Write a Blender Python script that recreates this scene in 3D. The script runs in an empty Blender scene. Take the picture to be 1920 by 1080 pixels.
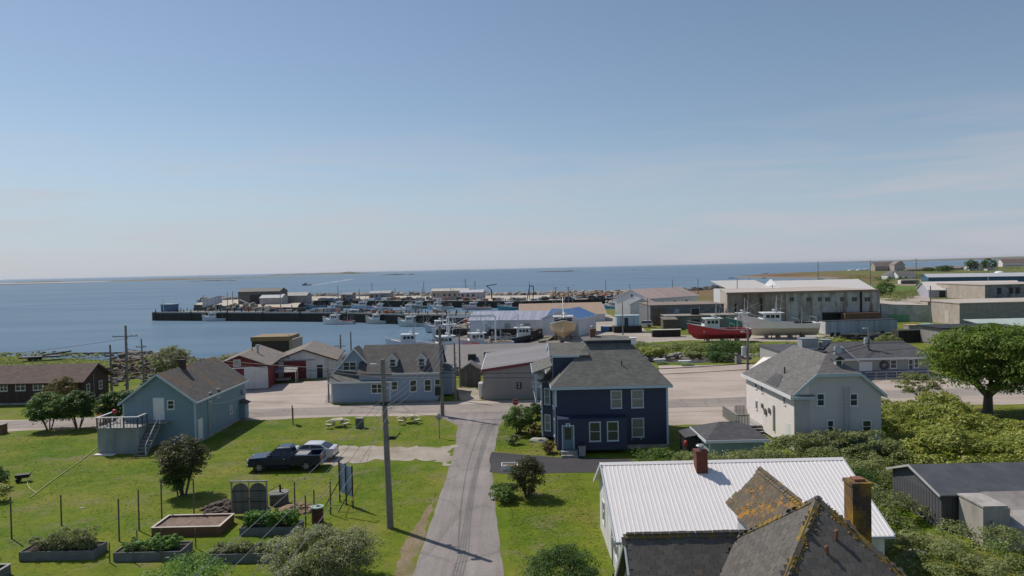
import bpy, math, random
import numpy as np
from mathutils import Vector, Matrix, Euler, noise as mnoise
random.seed(7); RNG = np.random.default_rng(11)
sc = bpy.context.scene; C = sc.collection
rad = math.radians
# ---------------------------------------------------------------- camera
FPX, CAMH = 1307.0, 16.0
PITCH, ROLL = math.atan(37.0/FPX), rad(1.25)
cam = bpy.data.cameras.new('camera'); co = bpy.data.objects.new('camera', cam); C.objects.link(co); sc.camera = co
cam.sensor_width = 36; cam.lens = 36*FPX/1920; cam.clip_start = 0.5; cam.clip_end = 90000
_cp, _sp, _cr, _sr = math.cos(PITCH), math.sin(PITCH), math.cos(ROLL), math.sin(ROLL)
FWD = Vector((0, _cp, -_sp)); RGT = Vector((_cr, -_sr*_sp, -_sr*_cp)); UPV = Vector((_sr, _cr*_sp, _cr*_cp))
co.matrix_world = Matrix(((RGT.x, UPV.x, -FWD.x, 0), (RGT.y, UPV.y, -FWD.y, 0), (RGT.z, UPV.z, -FWD.z, CAMH), (0, 0, 0, 1)))
# ---------------------------------------------------------------- sky, sun, exposure
SUN_EL = rad(51); SUN_AZ = math.atan2(-6.25, 5.1)      # clockwise from +Y
w = bpy.data.worlds.new('World'); sc.world = w; w.use_nodes = True
nt = w.node_tree; nt.nodes.clear()
def _n(nt, t, **k):
    n = nt.nodes.new(t)
    for a, b in k.items():
        if a in n.inputs: n.inputs[a].default_value = b
        else: setattr(n, a, b)
    return n
sky = _n(nt, 'ShaderNodeTexSky', sky_type='NISHITA', sun_disc=False, sun_elevation=SUN_EL, sun_rotation=SUN_AZ % (2*math.pi),
         altitude=20, air_density=1.0, dust_density=0.3, ozone_density=1.1)
bg = _n(nt, 'ShaderNodeBackground', Strength=0.088); out = _n(nt, 'ShaderNodeOutputWorld')
# thin cirrus streaks low in the sky
tc = _n(nt, 'ShaderNodeTexCoord'); mp = _n(nt, 'ShaderNodeMapping'); mp.inputs['Scale'].default_value = (1.6, 1.6, 16); mp.inputs['Rotation'].default_value = (0.05, 0.06, 0)
nz = _n(nt, 'ShaderNodeTexNoise', Scale=2.2, Detail=7, Roughness=0.55); nz.inputs['Distortion'].default_value = 0.6
cr1 = _n(nt, 'ShaderNodeMapRange'); cr1.inputs['From Min'].default_value = 0.46; cr1.inputs['From Max'].default_value = 0.72; cr1.inputs['To Max'].default_value = 0.6
sx = _n(nt, 'ShaderNodeSeparateXYZ')
m1 = _n(nt, 'ShaderNodeMapRange'); m1.inputs['From Min'].default_value = 0.22; m1.inputs['From Max'].default_value = 0.08
mm = _n(nt, 'ShaderNodeMath', operation='MULTIPLY')
mix = _n(nt, 'ShaderNodeMix', data_type='RGBA'); mix.inputs['B'].default_value = (6.3, 6.0, 6.5, 1)
L = nt.links.new
L(tc.outputs['Generated'], mp.inputs['Vector']); L(mp.outputs[0], nz.inputs['Vector']); L(nz.outputs[0], cr1.inputs['Value'])
L(tc.outputs['Generated'], sx.inputs[0]); L(sx.outputs['Z'], m1.inputs['Value'])
L(cr1.outputs[0], mm.inputs[0]); L(m1.outputs[0], mm.inputs[1]); L(mm.outputs[0], mix.inputs['Factor'])
hz = _n(nt, 'ShaderNodeMix', data_type='RGBA'); hz.inputs['B'].default_value = (4.25, 5.2, 7.0, 1)      # whitish sea haze low over the horizon
m2 = _n(nt, 'ShaderNodeMapRange', interpolation_type='SMOOTHERSTEP'); m2.inputs['From Min'].default_value = 0.22; m2.inputs['From Max'].default_value = -0.03; m2.inputs['To Max'].default_value = 0.72; m2.inputs['To Min'].default_value = 0.10
L(sx.outputs['Z'], m2.inputs['Value']); L(m2.outputs[0], hz.inputs['Factor']); L(sky.outputs[0], hz.inputs['A']); L(hz.outputs['Result'], mix.inputs['A']); L(mix.outputs['Result'], bg.inputs[0]); L(bg.outputs[0], out.inputs[0])
sun = bpy.data.lights.new('sun', 'SUN'); sun.energy = 3.9; sun.angle = rad(0.5); sun.color = (1, 0.945, 0.86)
so = bpy.data.objects.new('sun', sun); C.objects.link(so)
_sd = Vector((math.sin(SUN_AZ)*math.cos(SUN_EL), math.cos(SUN_AZ)*math.cos(SUN_EL), math.sin(SUN_EL)))
so.rotation_euler = (-_sd).to_track_quat('-Z', 'Y').to_euler()
sc.view_settings.view_transform = 'Standard'; sc.view_settings.look = 'None'; sc.view_settings.gamma = 1
sc.view_settings.exposure = 0.0; sc.view_settings.use_curve_mapping = False
sc.cycles.max_bounces = 6; sc.cycles.transparent_max_bounces = 6; sc.cycles.volume_bounces = 0
sc.cycles.use_denoising = True
# ---------------------------------------------------------------- helpers
def ray(px, py):
    return FWD + RGT*((px-960)/FPX) + UPV*((540-py)/FPX)
def G(px, py, z=0.0):
    """ground point (height z) on the line of sight of photo pixel px, py"""
    v = ray(px, py); t = (z-CAMH)/v.z
    return Vector((v.x*t, v.y*t, z))
def DY(px, py, y):
    v = ray(px, py); t = y/v.y
    return Vector((v.x*t, y, CAMH+v.z*t))
class MB:
    def __init__(s): s.v = []; s.f = []; s.m = []
    def poly(s, pts, m=0):
        b = len(s.v); s.v += [tuple(p) for p in pts]; s.f.append(tuple(range(b, b+len(pts)))); s.m.append(m); return s
    def box(s, x0, x1, y0, y1, z0, z1, m=0):
        b = len(s.v)
        s.v += [(x0,y0,z0),(x1,y0,z0),(x1,y1,z0),(x0,y1,z0),(x0,y0,z1),(x1,y0,z1),(x1,y1,z1),(x0,y1,z1)]
        for q in ((3,2,1,0),(4,5,6,7),(0,1,5,4),(1,2,6,5),(2,3,7,6),(3,0,4,7)):
            s.f.append(tuple(b+i for i in q)); s.m.append(m)
        return s
    def prism(s, pts, d, m=0):
        """pts: planar polygon (3D), extruded by vector d"""
        pts = [Vector(p) for p in pts]; d = Vector(d); n = len(pts); b = len(s.v)
        nr = Vector((0,0,0))
        for i in range(n): nr += pts[i].cross(pts[(i+1) % n])
        if nr.dot(d) > 0: pts = pts[::-1]
        s.v += [tuple(p) for p in pts] + [tuple(p+d) for p in pts]
        s.f.append(tuple(b+i for i in range(n))); s.f.append(tuple(b+n+i for i in reversed(range(n)))); s.m += [m, m]
        for i in range(n):
            j = (i+1) % n; s.f.append((b+j, b+i, b+n+i, b+n+j)); s.m.append(m)
        return s
    def cyl(s, p0, p1, r0, r1=None, n=8, m=0):
        p0, p1 = Vector(p0), Vector(p1); r1 = r0 if r1 is None else r1
        d = (p1-p0).normalized(); a = d.orthogonal().normalized(); c = d.cross(a); b = len(s.v)
        for p, r in ((p0, r0), (p1, r1)):
            for i in range(n):
                t = 2*math.pi*i/n; s.v.append(tuple(p + a*(math.cos(t)*r) + c*(math.sin(t)*r)))
        for i in range(n):
            j = (i+1) % n; s.f.append((b+i, b+j, b+n+j, b+n+i)); s.m.append(m)
        s.f.append(tuple(b+i for i in reversed(range(n)))); s.f.append(tuple(b+n+i for i in range(n))); s.m += [m, m]
        return s
    def tube(s, pts, r, n=5, m=0):
        pts = [Vector(p) for p in pts]; b0 = len(s.v)
        for k, p in enumerate(pts):
            d = (pts[min(k+1, len(pts)-1)]-pts[max(k-1, 0)]).normalized()
            up = Vector((0,0,1)) if abs(d.z) < .95 else Vector((1,0,0))
            a = d.cross(up).normalized(); c = a.cross(d)
            for i in range(n):
                t = 2*math.pi*i/n; s.v.append(tuple(p + a*(math.cos(t)*r) + c*(math.sin(t)*r)))
        for k in range(len(pts)-1):
            for i in range(n):
                j = (i+1) % n; s.f.append((b0+k*n+i, b0+k*n+j, b0+k*n+n+j, b0+k*n+n+i)); s.m.append(m)
        return s
    def loft(s, rings, m=0, caps=True, closed=True):
        n = len(rings[0]); b = len(s.v)
        for r in rings: s.v += [tuple(p) for p in r]
        for k in range(len(rings)-1):
            for i in range(n if closed else n-1):
                j = (i+1) % n; s.f.append((b+k*n+i, b+k*n+j, b+(k+1)*n+j, b+(k+1)*n+i)); s.m.append(m[i] if isinstance(m, (list, tuple)) else m)
        if caps:
            mm = m[0] if isinstance(m, (list, tuple)) else m
            s.f.append(tuple(b+i for i in reversed(range(n)))); s.f.append(tuple(b+(len(rings)-1)*n+i for i in range(n))); s.m += [mm, mm]
        return s
    def blob(s, c, r, n=6, k=4, seed=0, rough=0.2, m=0, flat=0.0):
        c = Vector(c); r = Vector(r) if not isinstance(r, (int, float)) else Vector((r, r, r)); b = len(s.v); rings = []
        for i in range(1, k):
            ph = math.pi*i/k
            for j in range(n):
                th = 2*math.pi*(j+.5*(i % 2))/n
                d = Vector((math.sin(ph)*math.cos(th), math.sin(ph)*math.sin(th), math.cos(ph)))
                q = 1+rough*mnoise.noise(d*1.7+Vector((seed*3.1, seed*1.7, 0)))*2
                s.v.append((c.x+d.x*r.x*q, c.y+d.y*r.y*q, c.z+d.z*r.z*q))
        s.v.append((c.x, c.y, c.z+r.z*.95)); s.v.append((c.x, c.y, c.z-r.z*.9)); T = b+(k-1)*n; B = T+1
        for j in range(n):
            j2 = (j+1) % n
            s.f.append((T, b+j, b+j2)); s.m.append(m)
            for i in range(k-2): s.f.append((b+i*n+j, b+(i+1)*n+j, b+(i+1)*n+j2, b+i*n+j2)); s.m.append(m)
            s.f.append((B, b+(k-2)*n+j2, b+(k-2)*n+j)); s.m.append(m)
        return s
    def mesh(s, name, mats, smooth=False):
        me = bpy.data.meshes.new(name); me.from_pydata(s.v, [], s.f)
        if not isinstance(mats, (list, tuple)): mats = [mats]
        for m in mats: me.materials.append(m)
        if len(mats) > 1: me.polygons.foreach_set('material_index', s.m)
        if smooth: me.polygons.foreach_set('use_smooth', [True]*len(s.f))
        facuv(me); return me
    def build(s, name, mats, parent=None, smooth=False):
        return link(name, s.mesh(name, mats, smooth), parent)
def facuv(me):
    """uv in metres: u along the horizontal of the face, v up its slope"""
    uv = me.uv_layers.new(name='uv'); arr = np.zeros((len(me.loops), 2), dtype=np.float32); vs = me.vertices
    for p in me.polygons:
        n = p.normal; u = Vector((-n.y, n.x, 0))
        if u.length < 0.02: u = Vector((1,0,0))
        u.normalize(); v = n.cross(u)
        for li in p.loop_indices:
            c = vs[me.loops[li].vertex_index].co; arr[li] = (c.dot(u), c.dot(v))
    uv.data.foreach_set('uv', arr.ravel())
def link(name, me, parent=None, loc=None, rz=0):
    o = bpy.data.objects.new(name, me); C.objects.link(o)
    if parent: o.parent = parent
    if loc is not None: o.location = loc
    if rz: o.rotation_euler = (0, 0, rz)
    return o
def tag(o, label=None, cat=None, group=None, kind=None):
    if label: o['label'] = label
    if cat: o['category'] = cat
    if group: o['group'] = group
    if kind: o['kind'] = kind
    return o
def thing(name, label, cat, loc=(0,0,0), rz=0, group=None):
    o = bpy.data.objects.new(name, None); C.objects.link(o); o.location = loc; o.rotation_euler = (0,0,rz); o.empty_display_size = .3
    return tag(o, label, cat, group)
KIDS = {}
def parts(par, name, m, boxes):
    for q in boxes: MB().box(*q).build(name, m, par)
def tree_copy(o, parent=None):
    c = o.copy(); C.objects.link(c); c.parent = parent
    for ch in list(o.children): tree_copy(ch, c)
    return c
def np_mesh(name, verts, nper, mat, smooth=False):
    n = len(verts)//nper; me = bpy.data.meshes.new(name)
    me.vertices.add(len(verts)); me.vertices.foreach_set('co', np.ascontiguousarray(verts, dtype=np.float32).ravel())
    me.loops.add(len(verts)); me.loops.foreach_set('vertex_index', np.arange(len(verts), dtype=np.int32))
    me.polygons.add(n); me.polygons.foreach_set('loop_start', np.arange(0, len(verts), nper, dtype=np.int32))
    try: me.polygons.foreach_set('loop_total', np.full(n, nper, dtype=np.int32))
    except Exception: pass
    me.update(calc_edges=True)
    for m in (mat if isinstance(mat, (list, tuple)) else [mat]): me.materials.append(m)
    return me
# ---------------------------------------------------------------- materials
def newmat(name):
    m = bpy.data.materials.new(name); m.use_nodes = True; n = m.node_tree; n.nodes.clear()
    p = n.nodes.new('ShaderNodeBsdfPrincipled'); o = n.nodes.new('ShaderNodeOutputMaterial'); n.links.new(p.outputs[0], o.inputs[0])
    return m, n, p
def ramp(nt, stops):
    r = nt.nodes.new('ShaderNodeValToRGB'); e = r.color_ramp.elements
    while len(e) < len(stops): e.new(0.5)
    for i, (a, c) in enumerate(stops): e[i].position = a; e[i].color = (*c, 1) if len(c) == 3 else c
    return r
def scl(c, k): return tuple(min(1, x*k) for x in c)
MC = {}
def mat(name, col, rough=0.7, var=0.12, scale=0.8, metal=0.0, pattern=None, ps=(0.4, 0.14), bump=0.3, dirt=None, dirt_amt=0.4, dirt_scale=0.35, coat=0, streak=False, spec=None, joint=0.75):
    if name in MC: return MC[name]
    m, n, p = newmat(name); L = n.links.new
    uvn = n.nodes.new('ShaderNodeUVMap'); tcn = n.nodes.new('ShaderNodeTexCoord')
    no = _n(n, 'ShaderNodeTexNoise', Scale=scale, Detail=6, Roughness=0.6); L(tcn.outputs['Object'], no.inputs['Vector'])
    r = ramp(n, [(0.3, scl(col, 1-var)), (0.7, scl(col, 1+var))]); L(no.outputs[0], r.inputs[0]); cur = r.outputs[0]
    if dirt:
        mp = n.nodes.new('ShaderNodeMapping'); L(tcn.outputs['Object'], mp.inputs[0])
        if streak: mp.inputs['Scale'].default_value = (1, 1, 0.18)
        d = _n(n, 'ShaderNodeTexNoise', Scale=dirt_scale*3, Detail=8, Roughness=0.68); L(mp.outputs[0], d.inputs['Vector'])
        dr = ramp(n, [(0.46, (0,0,0)), (0.66, (dirt_amt,)*3)]); L(d.outputs[0], dr.inputs[0])
        mx = _n(n, 'ShaderNodeMix', data_type='RGBA'); L(dr.outputs[0], mx.inputs['Factor']); L(cur, mx.inputs['A']); mx.inputs['B'].default_value = (*dirt, 1); cur = mx.outputs['Result']
    hgt = None
    if pattern == 'shingle':
        b = _n(n, 'ShaderNodeTexBrick'); b.inputs['Scale'].default_value = 1; b.inputs['Brick Width'].default_value = ps[0]; b.inputs['Row Height'].default_value = ps[1]; b.inputs['Mortar Size'].default_value = ps[1]*0.06
        b.inputs['Color1'].default_value = (.8,.8,.8,1); b.inputs['Color2'].default_value = (1.15,1.15,1.15,1); b.inputs['Mortar'].default_value = (joint,)*3+(1,)
        L(uvn.outputs[0], b.inputs['Vector']); mx = _n(n, 'ShaderNodeMix', data_type='RGBA', blend_type='MULTIPLY'); mx.inputs['Factor'].default_value = 1; L(cur, mx.inputs['A']); L(b.outputs['Color'], mx.inputs['B']); cur = mx.outputs['Result']
        sp = n.nodes.new('ShaderNodeSeparateXYZ'); L(uvn.outputs[0], sp.inputs[0])
        dv = _n(n, 'ShaderNodeMath', operation='DIVIDE'); dv.inputs[1].default_value = -ps[1]; L(sp.outputs['Y'], dv.inputs[0])
        fr = _n(n, 'ShaderNodeMath', operation='FRACT'); L(dv.outputs[0], fr.inputs[0]); hgt = fr.outputs[0]
    elif pattern == 'lap':
        sp = n.nodes.new('ShaderNodeSeparateXYZ'); L(uvn.outputs[0], sp.inputs[0])
        dv = _n(n, 'ShaderNodeMath', operation='DIVIDE'); dv.inputs[1].default_value = -ps[1]; L(sp.outputs['Y'], dv.inputs[0])
        fr = _n(n, 'ShaderNodeMath', operation='FRACT'); L(dv.outputs[0], fr.inputs[0]); hgt = fr.outputs[0]
    elif pattern == 'board':
        sp = n.nodes.new('ShaderNodeSeparateXYZ'); L(uvn.outputs[0], sp.inputs[0])
        dv = _n(n, 'ShaderNodeMath', operation='DIVIDE'); dv.inputs[1].default_value = ps[0]; L(sp.outputs['X'], dv.inputs[0])
        fr = _n(n, 'ShaderNodeMath', operation='FRACT'); L(dv.outputs[0], fr.inputs[0])
        gr = _n(n, 'ShaderNodeMapRange'); gr.inputs['From Min'].default_value = 0; gr.inputs['From Max'].default_value = 0.09; L(fr.outputs[0], gr.inputs['Value']); hgt = gr.outputs[0]
        fl = _n(n, 'ShaderNodeMath', operation='FLOOR'); L(dv.outputs[0], fl.inputs[0]); wn = _n(n, 'ShaderNodeTexWhiteNoise', noise_dimensions='1D'); L(fl.outputs[0], wn.inputs['W'])
        wr = ramp(n, [(0, (.82,)*3), (1, (1.18,)*3)]); L(wn.outputs['Value'], wr.inputs[0])
        mx = _n(n, 'ShaderNodeMix', data_type='RGBA', blend_type='MULTIPLY'); mx.inputs['Factor'].default_value = 1; L(cur, mx.inputs['A']); L(wr.outputs[0], mx.inputs['B']); cur = mx.outputs['Result']
    elif pattern == 'block':
        b = _n(n, 'ShaderNodeTexBrick'); b.inputs['Scale'].default_value = 1; b.inputs['Brick Width'].default_value = ps[0]; b.inputs['Row Height'].default_value = ps[1]; b.inputs['Mortar Size'].default_value = 0.02
        b.inputs['Color1'].default_value = (.9,.9,.9,1); b.inputs['Color2'].default_value = (1.08,1.08,1.08,1); b.inputs['Mortar'].default_value = (joint,)*3+(1,)
        L(uvn.outputs[0], b.inputs['Vector']); mx = _n(n, 'ShaderNodeMix', data_type='RGBA', blend_type='MULTIPLY'); mx.inputs['Factor'].default_value = 1; L(cur, mx.inputs['A']); L(b.outputs['Color'], mx.inputs['B']); cur = mx.outputs['Result']
    L(cur, p.inputs['Base Color']); p.inputs['Roughness'].default_value = rough; p.inputs['Metallic'].default_value = metal
    if spec is not None: p.inputs['Specular IOR Level'].default_value = spec
    if coat: p.inputs['Coat Weight'].default_value = coat; p.inputs['Coat Roughness'].default_value = 0.08
    bp = n.nodes.new('ShaderNodeBump'); bp.inputs['Distance'].default_value = 0.02; bp.inputs['Strength'].default_value = bump
    if hgt is not None: L(hgt, bp.inputs['Height'])
    else:
        n2 = _n(n, 'ShaderNodeTexNoise', Scale=14, Detail=4); L(tcn.outputs['Object'], n2.inputs['Vector']); L(n2.outputs[0], bp.inputs['Height'])
    L(bp.outputs[0], p.inputs['Normal']); MC[name] = m; return m
def foliage(name, cols, transl=0.35, rough=0.55):
    if name in MC: return MC[name]
    m, n, p = newmat(name); L = n.links.new
    g = n.nodes.new('ShaderNodeNewGeometry'); tcn = n.nodes.new('ShaderNodeTexCoord')
    no = _n(n, 'ShaderNodeTexNoise', Scale=0.7, Detail=3); L(g.outputs['Position'], no.inputs['Vector'])
    ad = _n(n, 'ShaderNodeMath', operation='MULTIPLY_ADD'); ad.inputs[1].default_value = 0.5; L(g.outputs['Random Per Island'], ad.inputs[0])
    m2 = _n(n, 'ShaderNodeMath', operation='MULTIPLY_ADD'); m2.inputs[1].default_value = 1.5; m2.inputs[2].default_value = -0.5; L(no.outputs[0], m2.inputs[0]); L(m2.outputs[0], ad.inputs[2])
    r = ramp(n, [(i/(len(cols)-1), c) for i, c in enumerate(cols)]); L(ad.outputs[0], r.inputs[0])
    L(r.outputs[0], p.inputs['Base Color']); p.inputs['Roughness'].default_value = rough; p.inputs['Specular IOR Level'].default_value = 0.3
    t = n.nodes.new('ShaderNodeBsdfTranslucent'); mxc = _n(n, 'ShaderNodeMix', data_type='RGBA', blend_type='MULTIPLY'); mxc.inputs['Factor'].default_value = 1; mxc.inputs['B'].default_value = (1.25, 1.3, 0.6, 1)
    L(r.outputs[0], mxc.inputs['A']); L(mxc.outputs['Result'], t.inputs[0])
    ms = n.nodes.new('ShaderNodeMixShader'); ms.inputs[0].default_value = transl*.8
    o = [q for q in n.nodes if q.type == 'OUTPUT_MATERIAL'][0]; L(p.outputs[0], ms.inputs[1]); L(t.outputs[0], ms.inputs[2]); L(ms.outputs[0], o.inputs[0])
    MC[name] = m; return m
M_TRIM = mat('white_trim', (.66,.68,.69), .5, .05)
M_BTRIM = mat('pale_blue_trim', (.42,.52,.60), .5, .05)
M_DARK = mat('dark_opening', (.015,.015,.017), .6, .1)
M_BLACK = mat('black_rubber', (.018,.018,.02), .75, .2)
M_STEEL = mat('galvanised_steel', (.36,.37,.38), .45, .15, metal=.5)
M_RUST = mat('rusty_steel', (.16,.07,.04), .8, .35)
M_POLE = mat('weathered_pole_wood', (.20,.185,.17), .85, .2, scale=3)
M_WOOD = mat('grey_weathered_wood', (.27,.26,.25), .85, .2, scale=3, pattern='board', ps=(.14,.14))
M_TAN = mat('bare_lumber', (.42,.30,.19), .75, .18, scale=2)
M_GLASS = mat('window_glass', (.03,.04,.045), .06, .2, spec=.7)
M_GLASS2 = mat('curtained_glass', (.16,.17,.16), .12, .25, scale=3, spec=.7)
M_CONC = mat('stained_concrete', (.36,.35,.32), .85, .15, dirt=(.15,.13,.10), dirt_amt=.6)
M_WHITE = mat('white_paint', (.74,.74,.73), .4, .05)
M_RED = mat('red_paint', (.33,.03,.035), .5, .1)
M_TIRE = mat('tyre_rubber', (.02,.02,.021), .85, .15)
M_RIM = mat('alloy_rim', (.30,.31,.32), .4, .05, metal=.2)
M_WIRE = mat('cable_black', (.02,.02,.022), .6, .1)
# ================================================================ TERRAIN
def gx(pts, z=-1.0): return [tuple(G(a, b, z)[:2]) for a, b in pts]
COAST = [(-1500,320),(-900,250),(-500,202),(-250,174),(-117,149),(-112,152),(-96,146),(-82,141),(-70,134),(-62,131),(-56,138),(-48,137),(-42,130),(-32,125),(-20,119),(-6,115),(6,117),(10,128),(10.5,150),(9,168),(8,176),(-12,179.5),(-15,195),(-15,221),(-9,230),(2,246),(8,262),(46,266),(50,286),(54,300),(42,318),(60,350)] \
  + gx([(1215,551.5),(1300,547),(1345,543),(1372,540),(1405,535),(1440,532),(1500,529),(1560,526),(1600,523),(1540,520.5),(1450,520),(1382,518.5),(1440,514.5),(1500,511.5),(1560,509),(1640,505.5),(1700,504.5),(1760,503.5),(1850,500.5)]) + [(3500,1700),(3500,-300),(-1500,-300)]
def sdist(X, Y, poly):
    P = np.array(poly, dtype=float); n = len(P); best = np.full(X.shape, 1e18); ins = np.zeros(X.shape, bool)
    for i in range(n):
        a, b = P[i], P[(i+1) % n]; d = b-a; l2 = d.dot(d)
        t = np.clip(((X-a[0])*d[0]+(Y-a[1])*d[1])/l2, 0, 1)
        best = np.minimum(best, (X-a[0]-t*d[0])**2+(Y-a[1]-t*d[1])**2)
        if a[1] != b[1]:
            c = ((a[1] > Y) != (b[1] > Y)) & (X < (b[0]-a[0])*(Y-a[1])/(b[1]-a[1])+a[0]); ins ^= c
    return np.where(ins, 1, -1)*np.sqrt(best)
CREEK = [(19,117),(24,114.5),(31,113.5),(39,115),(43,119),(38,122),(31,125),(22,127)]
def fbm(X, Y, s, seed):
    r = np.random.default_rng(seed); o = np.zeros(X.shape)
    for k in range(5):
        a = r.uniform(0, 2*math.pi, 3); f = s*(1.9**k)
        for t in a: o += math.pow(.6, k)*np.sin(f*(X*math.cos(t)+Y*math.sin(t))+r.uniform(0, 6.28)+1.3*np.sin(f*.6*(Y*math.cos(t)-X*math.sin(t))))
    return o/6
def build_ground():
    xs = np.concatenate([np.arange(-1500,-130,25), np.arange(-130,130,1.3), np.arange(130,520,4), np.arange(520,3500,40)])
    ys = np.concatenate([np.arange(-60,30,6), np.arange(30,132,1.2), np.arange(132,370,2.2), np.arange(370,1500,9)])
    X, Y = np.meshgrid(xs, ys); sd = sdist(X, Y, COAST) + 2.0*fbm(X, Y, .25, 3)*np.clip(np.hypot(X, Y)/160, .3, 4)
    Z = np.clip(-1+sd*0.2, -3.6, 0)
    c = sdist(X, Y, CREEK); Z = np.minimum(Z, np.clip(-c*0.5, -1.5, 0))
    far = np.clip((Y-380)/400, 0, 1)*(sd > 10); Z = Z + far*np.clip((sd-10)/60, 0, 1)*1.6*(0.5+fbm(X, Y, .02, 9))
    # rubble mound behind the brown bungalow
    Z = Z + 1.5*np.exp(-(((X+67)/6)**2+((Y-120)/6)**2))*(sd > -2)
    nx, ny = len(xs), len(ys); V = np.stack([X.ravel(), Y.ravel(), Z.ravel()], 1)
    i = np.arange(nx*ny).reshape(ny, nx); F = np.stack([i[:-1,:-1], i[:-1,1:], i[1:,1:], i[1:,:-1]], -1).reshape(-1, 4)
    me = bpy.data.meshes.new('ground'); me.vertices.add(len(V)); me.vertices.foreach_set('co', V.astype(np.float32).ravel())
    me.loops.add(F.size); me.loops.foreach_set('vertex_index', F.astype(np.int32).ravel()); me.polygons.add(len(F)); me.polygons.foreach_set('loop_start', np.arange(0, F.size, 4, dtype=np.int32))
    me.update(calc_edges=True); me.polygons.foreach_set('use_smooth', np.ones(len(F), bool)); me.materials.append(ground_mat())
    at = me.attributes.new('inland', 'FLOAT', 'POINT'); at.data.foreach_set('value', np.clip(sd, -50, 400).astype(np.float32).ravel()); return me
def ground_mat():
    m, n, p = newmat('meadow'); L = n.links.new
    g = n.nodes.new('ShaderNodeNewGeometry')
    def noi(s, d=5, r=.6, sc3=None):
        q = _n(n, 'ShaderNodeTexNoise', Scale=s, Detail=d, Roughness=r)
        if sc3:
            mp = n.nodes.new('ShaderNodeMapping'); mp.inputs['Scale'].default_value = sc3; L(g.outputs['Position'], mp.inputs[0]); L(mp.outputs[0], q.inputs['Vector'])
        else: L(g.outputs['Position'], q.inputs['Vector'])
        return q.outputs[0]
    def mixc(f, a, b, t='MIX'):
        q = _n(n, 'ShaderNodeMix', data_type='RGBA', blend_type=t)
        if isinstance(f, float): q.inputs['Factor'].default_value = f
        else: L(f, q.inputs['Factor'])
        for k, v in (('A', a), ('B', b)):
            if isinstance(v, tuple): q.inputs[k].default_value = (*v, 1)
            else: L(v, q.inputs[k])
        return q.outputs['Result']
    r1 = ramp(n, [(0.33, (.070,.125,.006)), (0.45, (.105,.152,.010)), (0.56, (.145,.168,.018)), (0.70, (.195,.178,.050))]); L(noi(.13, 6, .62), r1.inputs[0])
    r2 = ramp(n, [(0.3, (.80,.80,.80)), (0.7, (1.18,1.18,1.18))]); L(noi(3.2, 6, .75), r2.inputs[0]); c = mixc(1.0, r1.outputs[0], r2.outputs[0], 'MULTIPLY'); rm_ = ramp(n, [(0.36, (.86,.90,.88)), (0.5, (1,1,1)), (0.64, (1.15,1.09,1.04))]); L(noi(.75, 4, .6), rm_.inputs[0]); c = mixc(1.0, c, rm_.outputs[0], 'MULTIPLY')
    r3 = ramp(n, [(0.52, (0,0,0)), (0.68, (.85,.85,.85))]); L(noi(.32, 7, .7), r3.inputs[0]); c = mixc(r3.outputs[0], c, (.19,.16,.085))
    # distance inland / yard: drier
    sp = n.nodes.new('ShaderNodeSeparateXYZ'); L(g.outputs['Position'], sp.inputs[0])
    fy = _n(n, 'ShaderNodeMapRange'); fy.inputs['From Min'].default_value = 120; fy.inputs['From Max'].default_value = 330; fy.inputs['To Max'].default_value = .75; L(sp.outputs['Y'], fy.inputs['Value'])
    r5 = ramp(n, [(0.35, (.085,.115,.025)), (0.52, (.15,.14,.055)), (0.66, (.19,.12,.065))]); L(noi(.035, 6, .6), r5.inputs[0]); c = mixc(fy.outputs[0], c, r5.outputs[0])
    at = n.nodes.new('ShaderNodeAttribute'); at.attribute_name = 'inland'
    ih = _n(n, 'ShaderNodeMapRange'); ih.inputs['From Min'].default_value = 95; ih.inputs['From Max'].default_value = 30; L(at.outputs['Fac'], ih.inputs['Value'])
    iy = _n(n, 'ShaderNodeMapRange'); iy.inputs['From Min'].default_value = 230; iy.inputs['From Max'].default_value = 420; L(sp.outputs['Y'], iy.inputs['Value'])
    im = _n(n, 'ShaderNodeMath', operation='MULTIPLY'); L(ih.outputs[0], im.inputs[0]); L(iy.outputs[0], im.inputs[1])
    r7 = ramp(n, [(0.36, (.085,.075,.04)), (0.5, (.20,.105,.06)), (0.64, (.17,.15,.08))]); L(noi(.022, 6, .65), r7.inputs[0]); c = mixc(im.outputs[0], c, r7.outputs[0])
    # shore
    zz = _n(n, 'ShaderNodeMath', operation='MULTIPLY_ADD'); zz.inputs[1].default_value = .5; L(noi(1.2, 4), zz.inputs[0]); L(sp.outputs['Z'], zz.inputs[2])
    fs = _n(n, 'ShaderNodeMapRange'); fs.inputs['From Min'].default_value = .10; fs.inputs['From Max'].default_value = -.25; L(zz.outputs[0], fs.inputs['Value'])
    r6 = ramp(n, [(0.3, (.10,.085,.07)), (0.7, (.30,.27,.23))]); L(noi(1.6, 6, .7), r6.inputs[0]); c = mixc(fs.outputs[0], c, r6.outputs[0])
    L(c, p.inputs['Base Color']); p.inputs['Roughness'].default_value = .95; p.inputs['Specular IOR Level'].default_value = .15
    bp = n.nodes.new('ShaderNodeBump'); bp.inputs['Strength'].default_value = .3; bp.inputs['Distance'].default_value = .08; L(noi(2.2, 8, .72), bp.inputs['Height']); L(bp.outputs[0], p.inputs['Normal'])
    return m
tag(link('ground', build_ground()), kind='structure')
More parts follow.
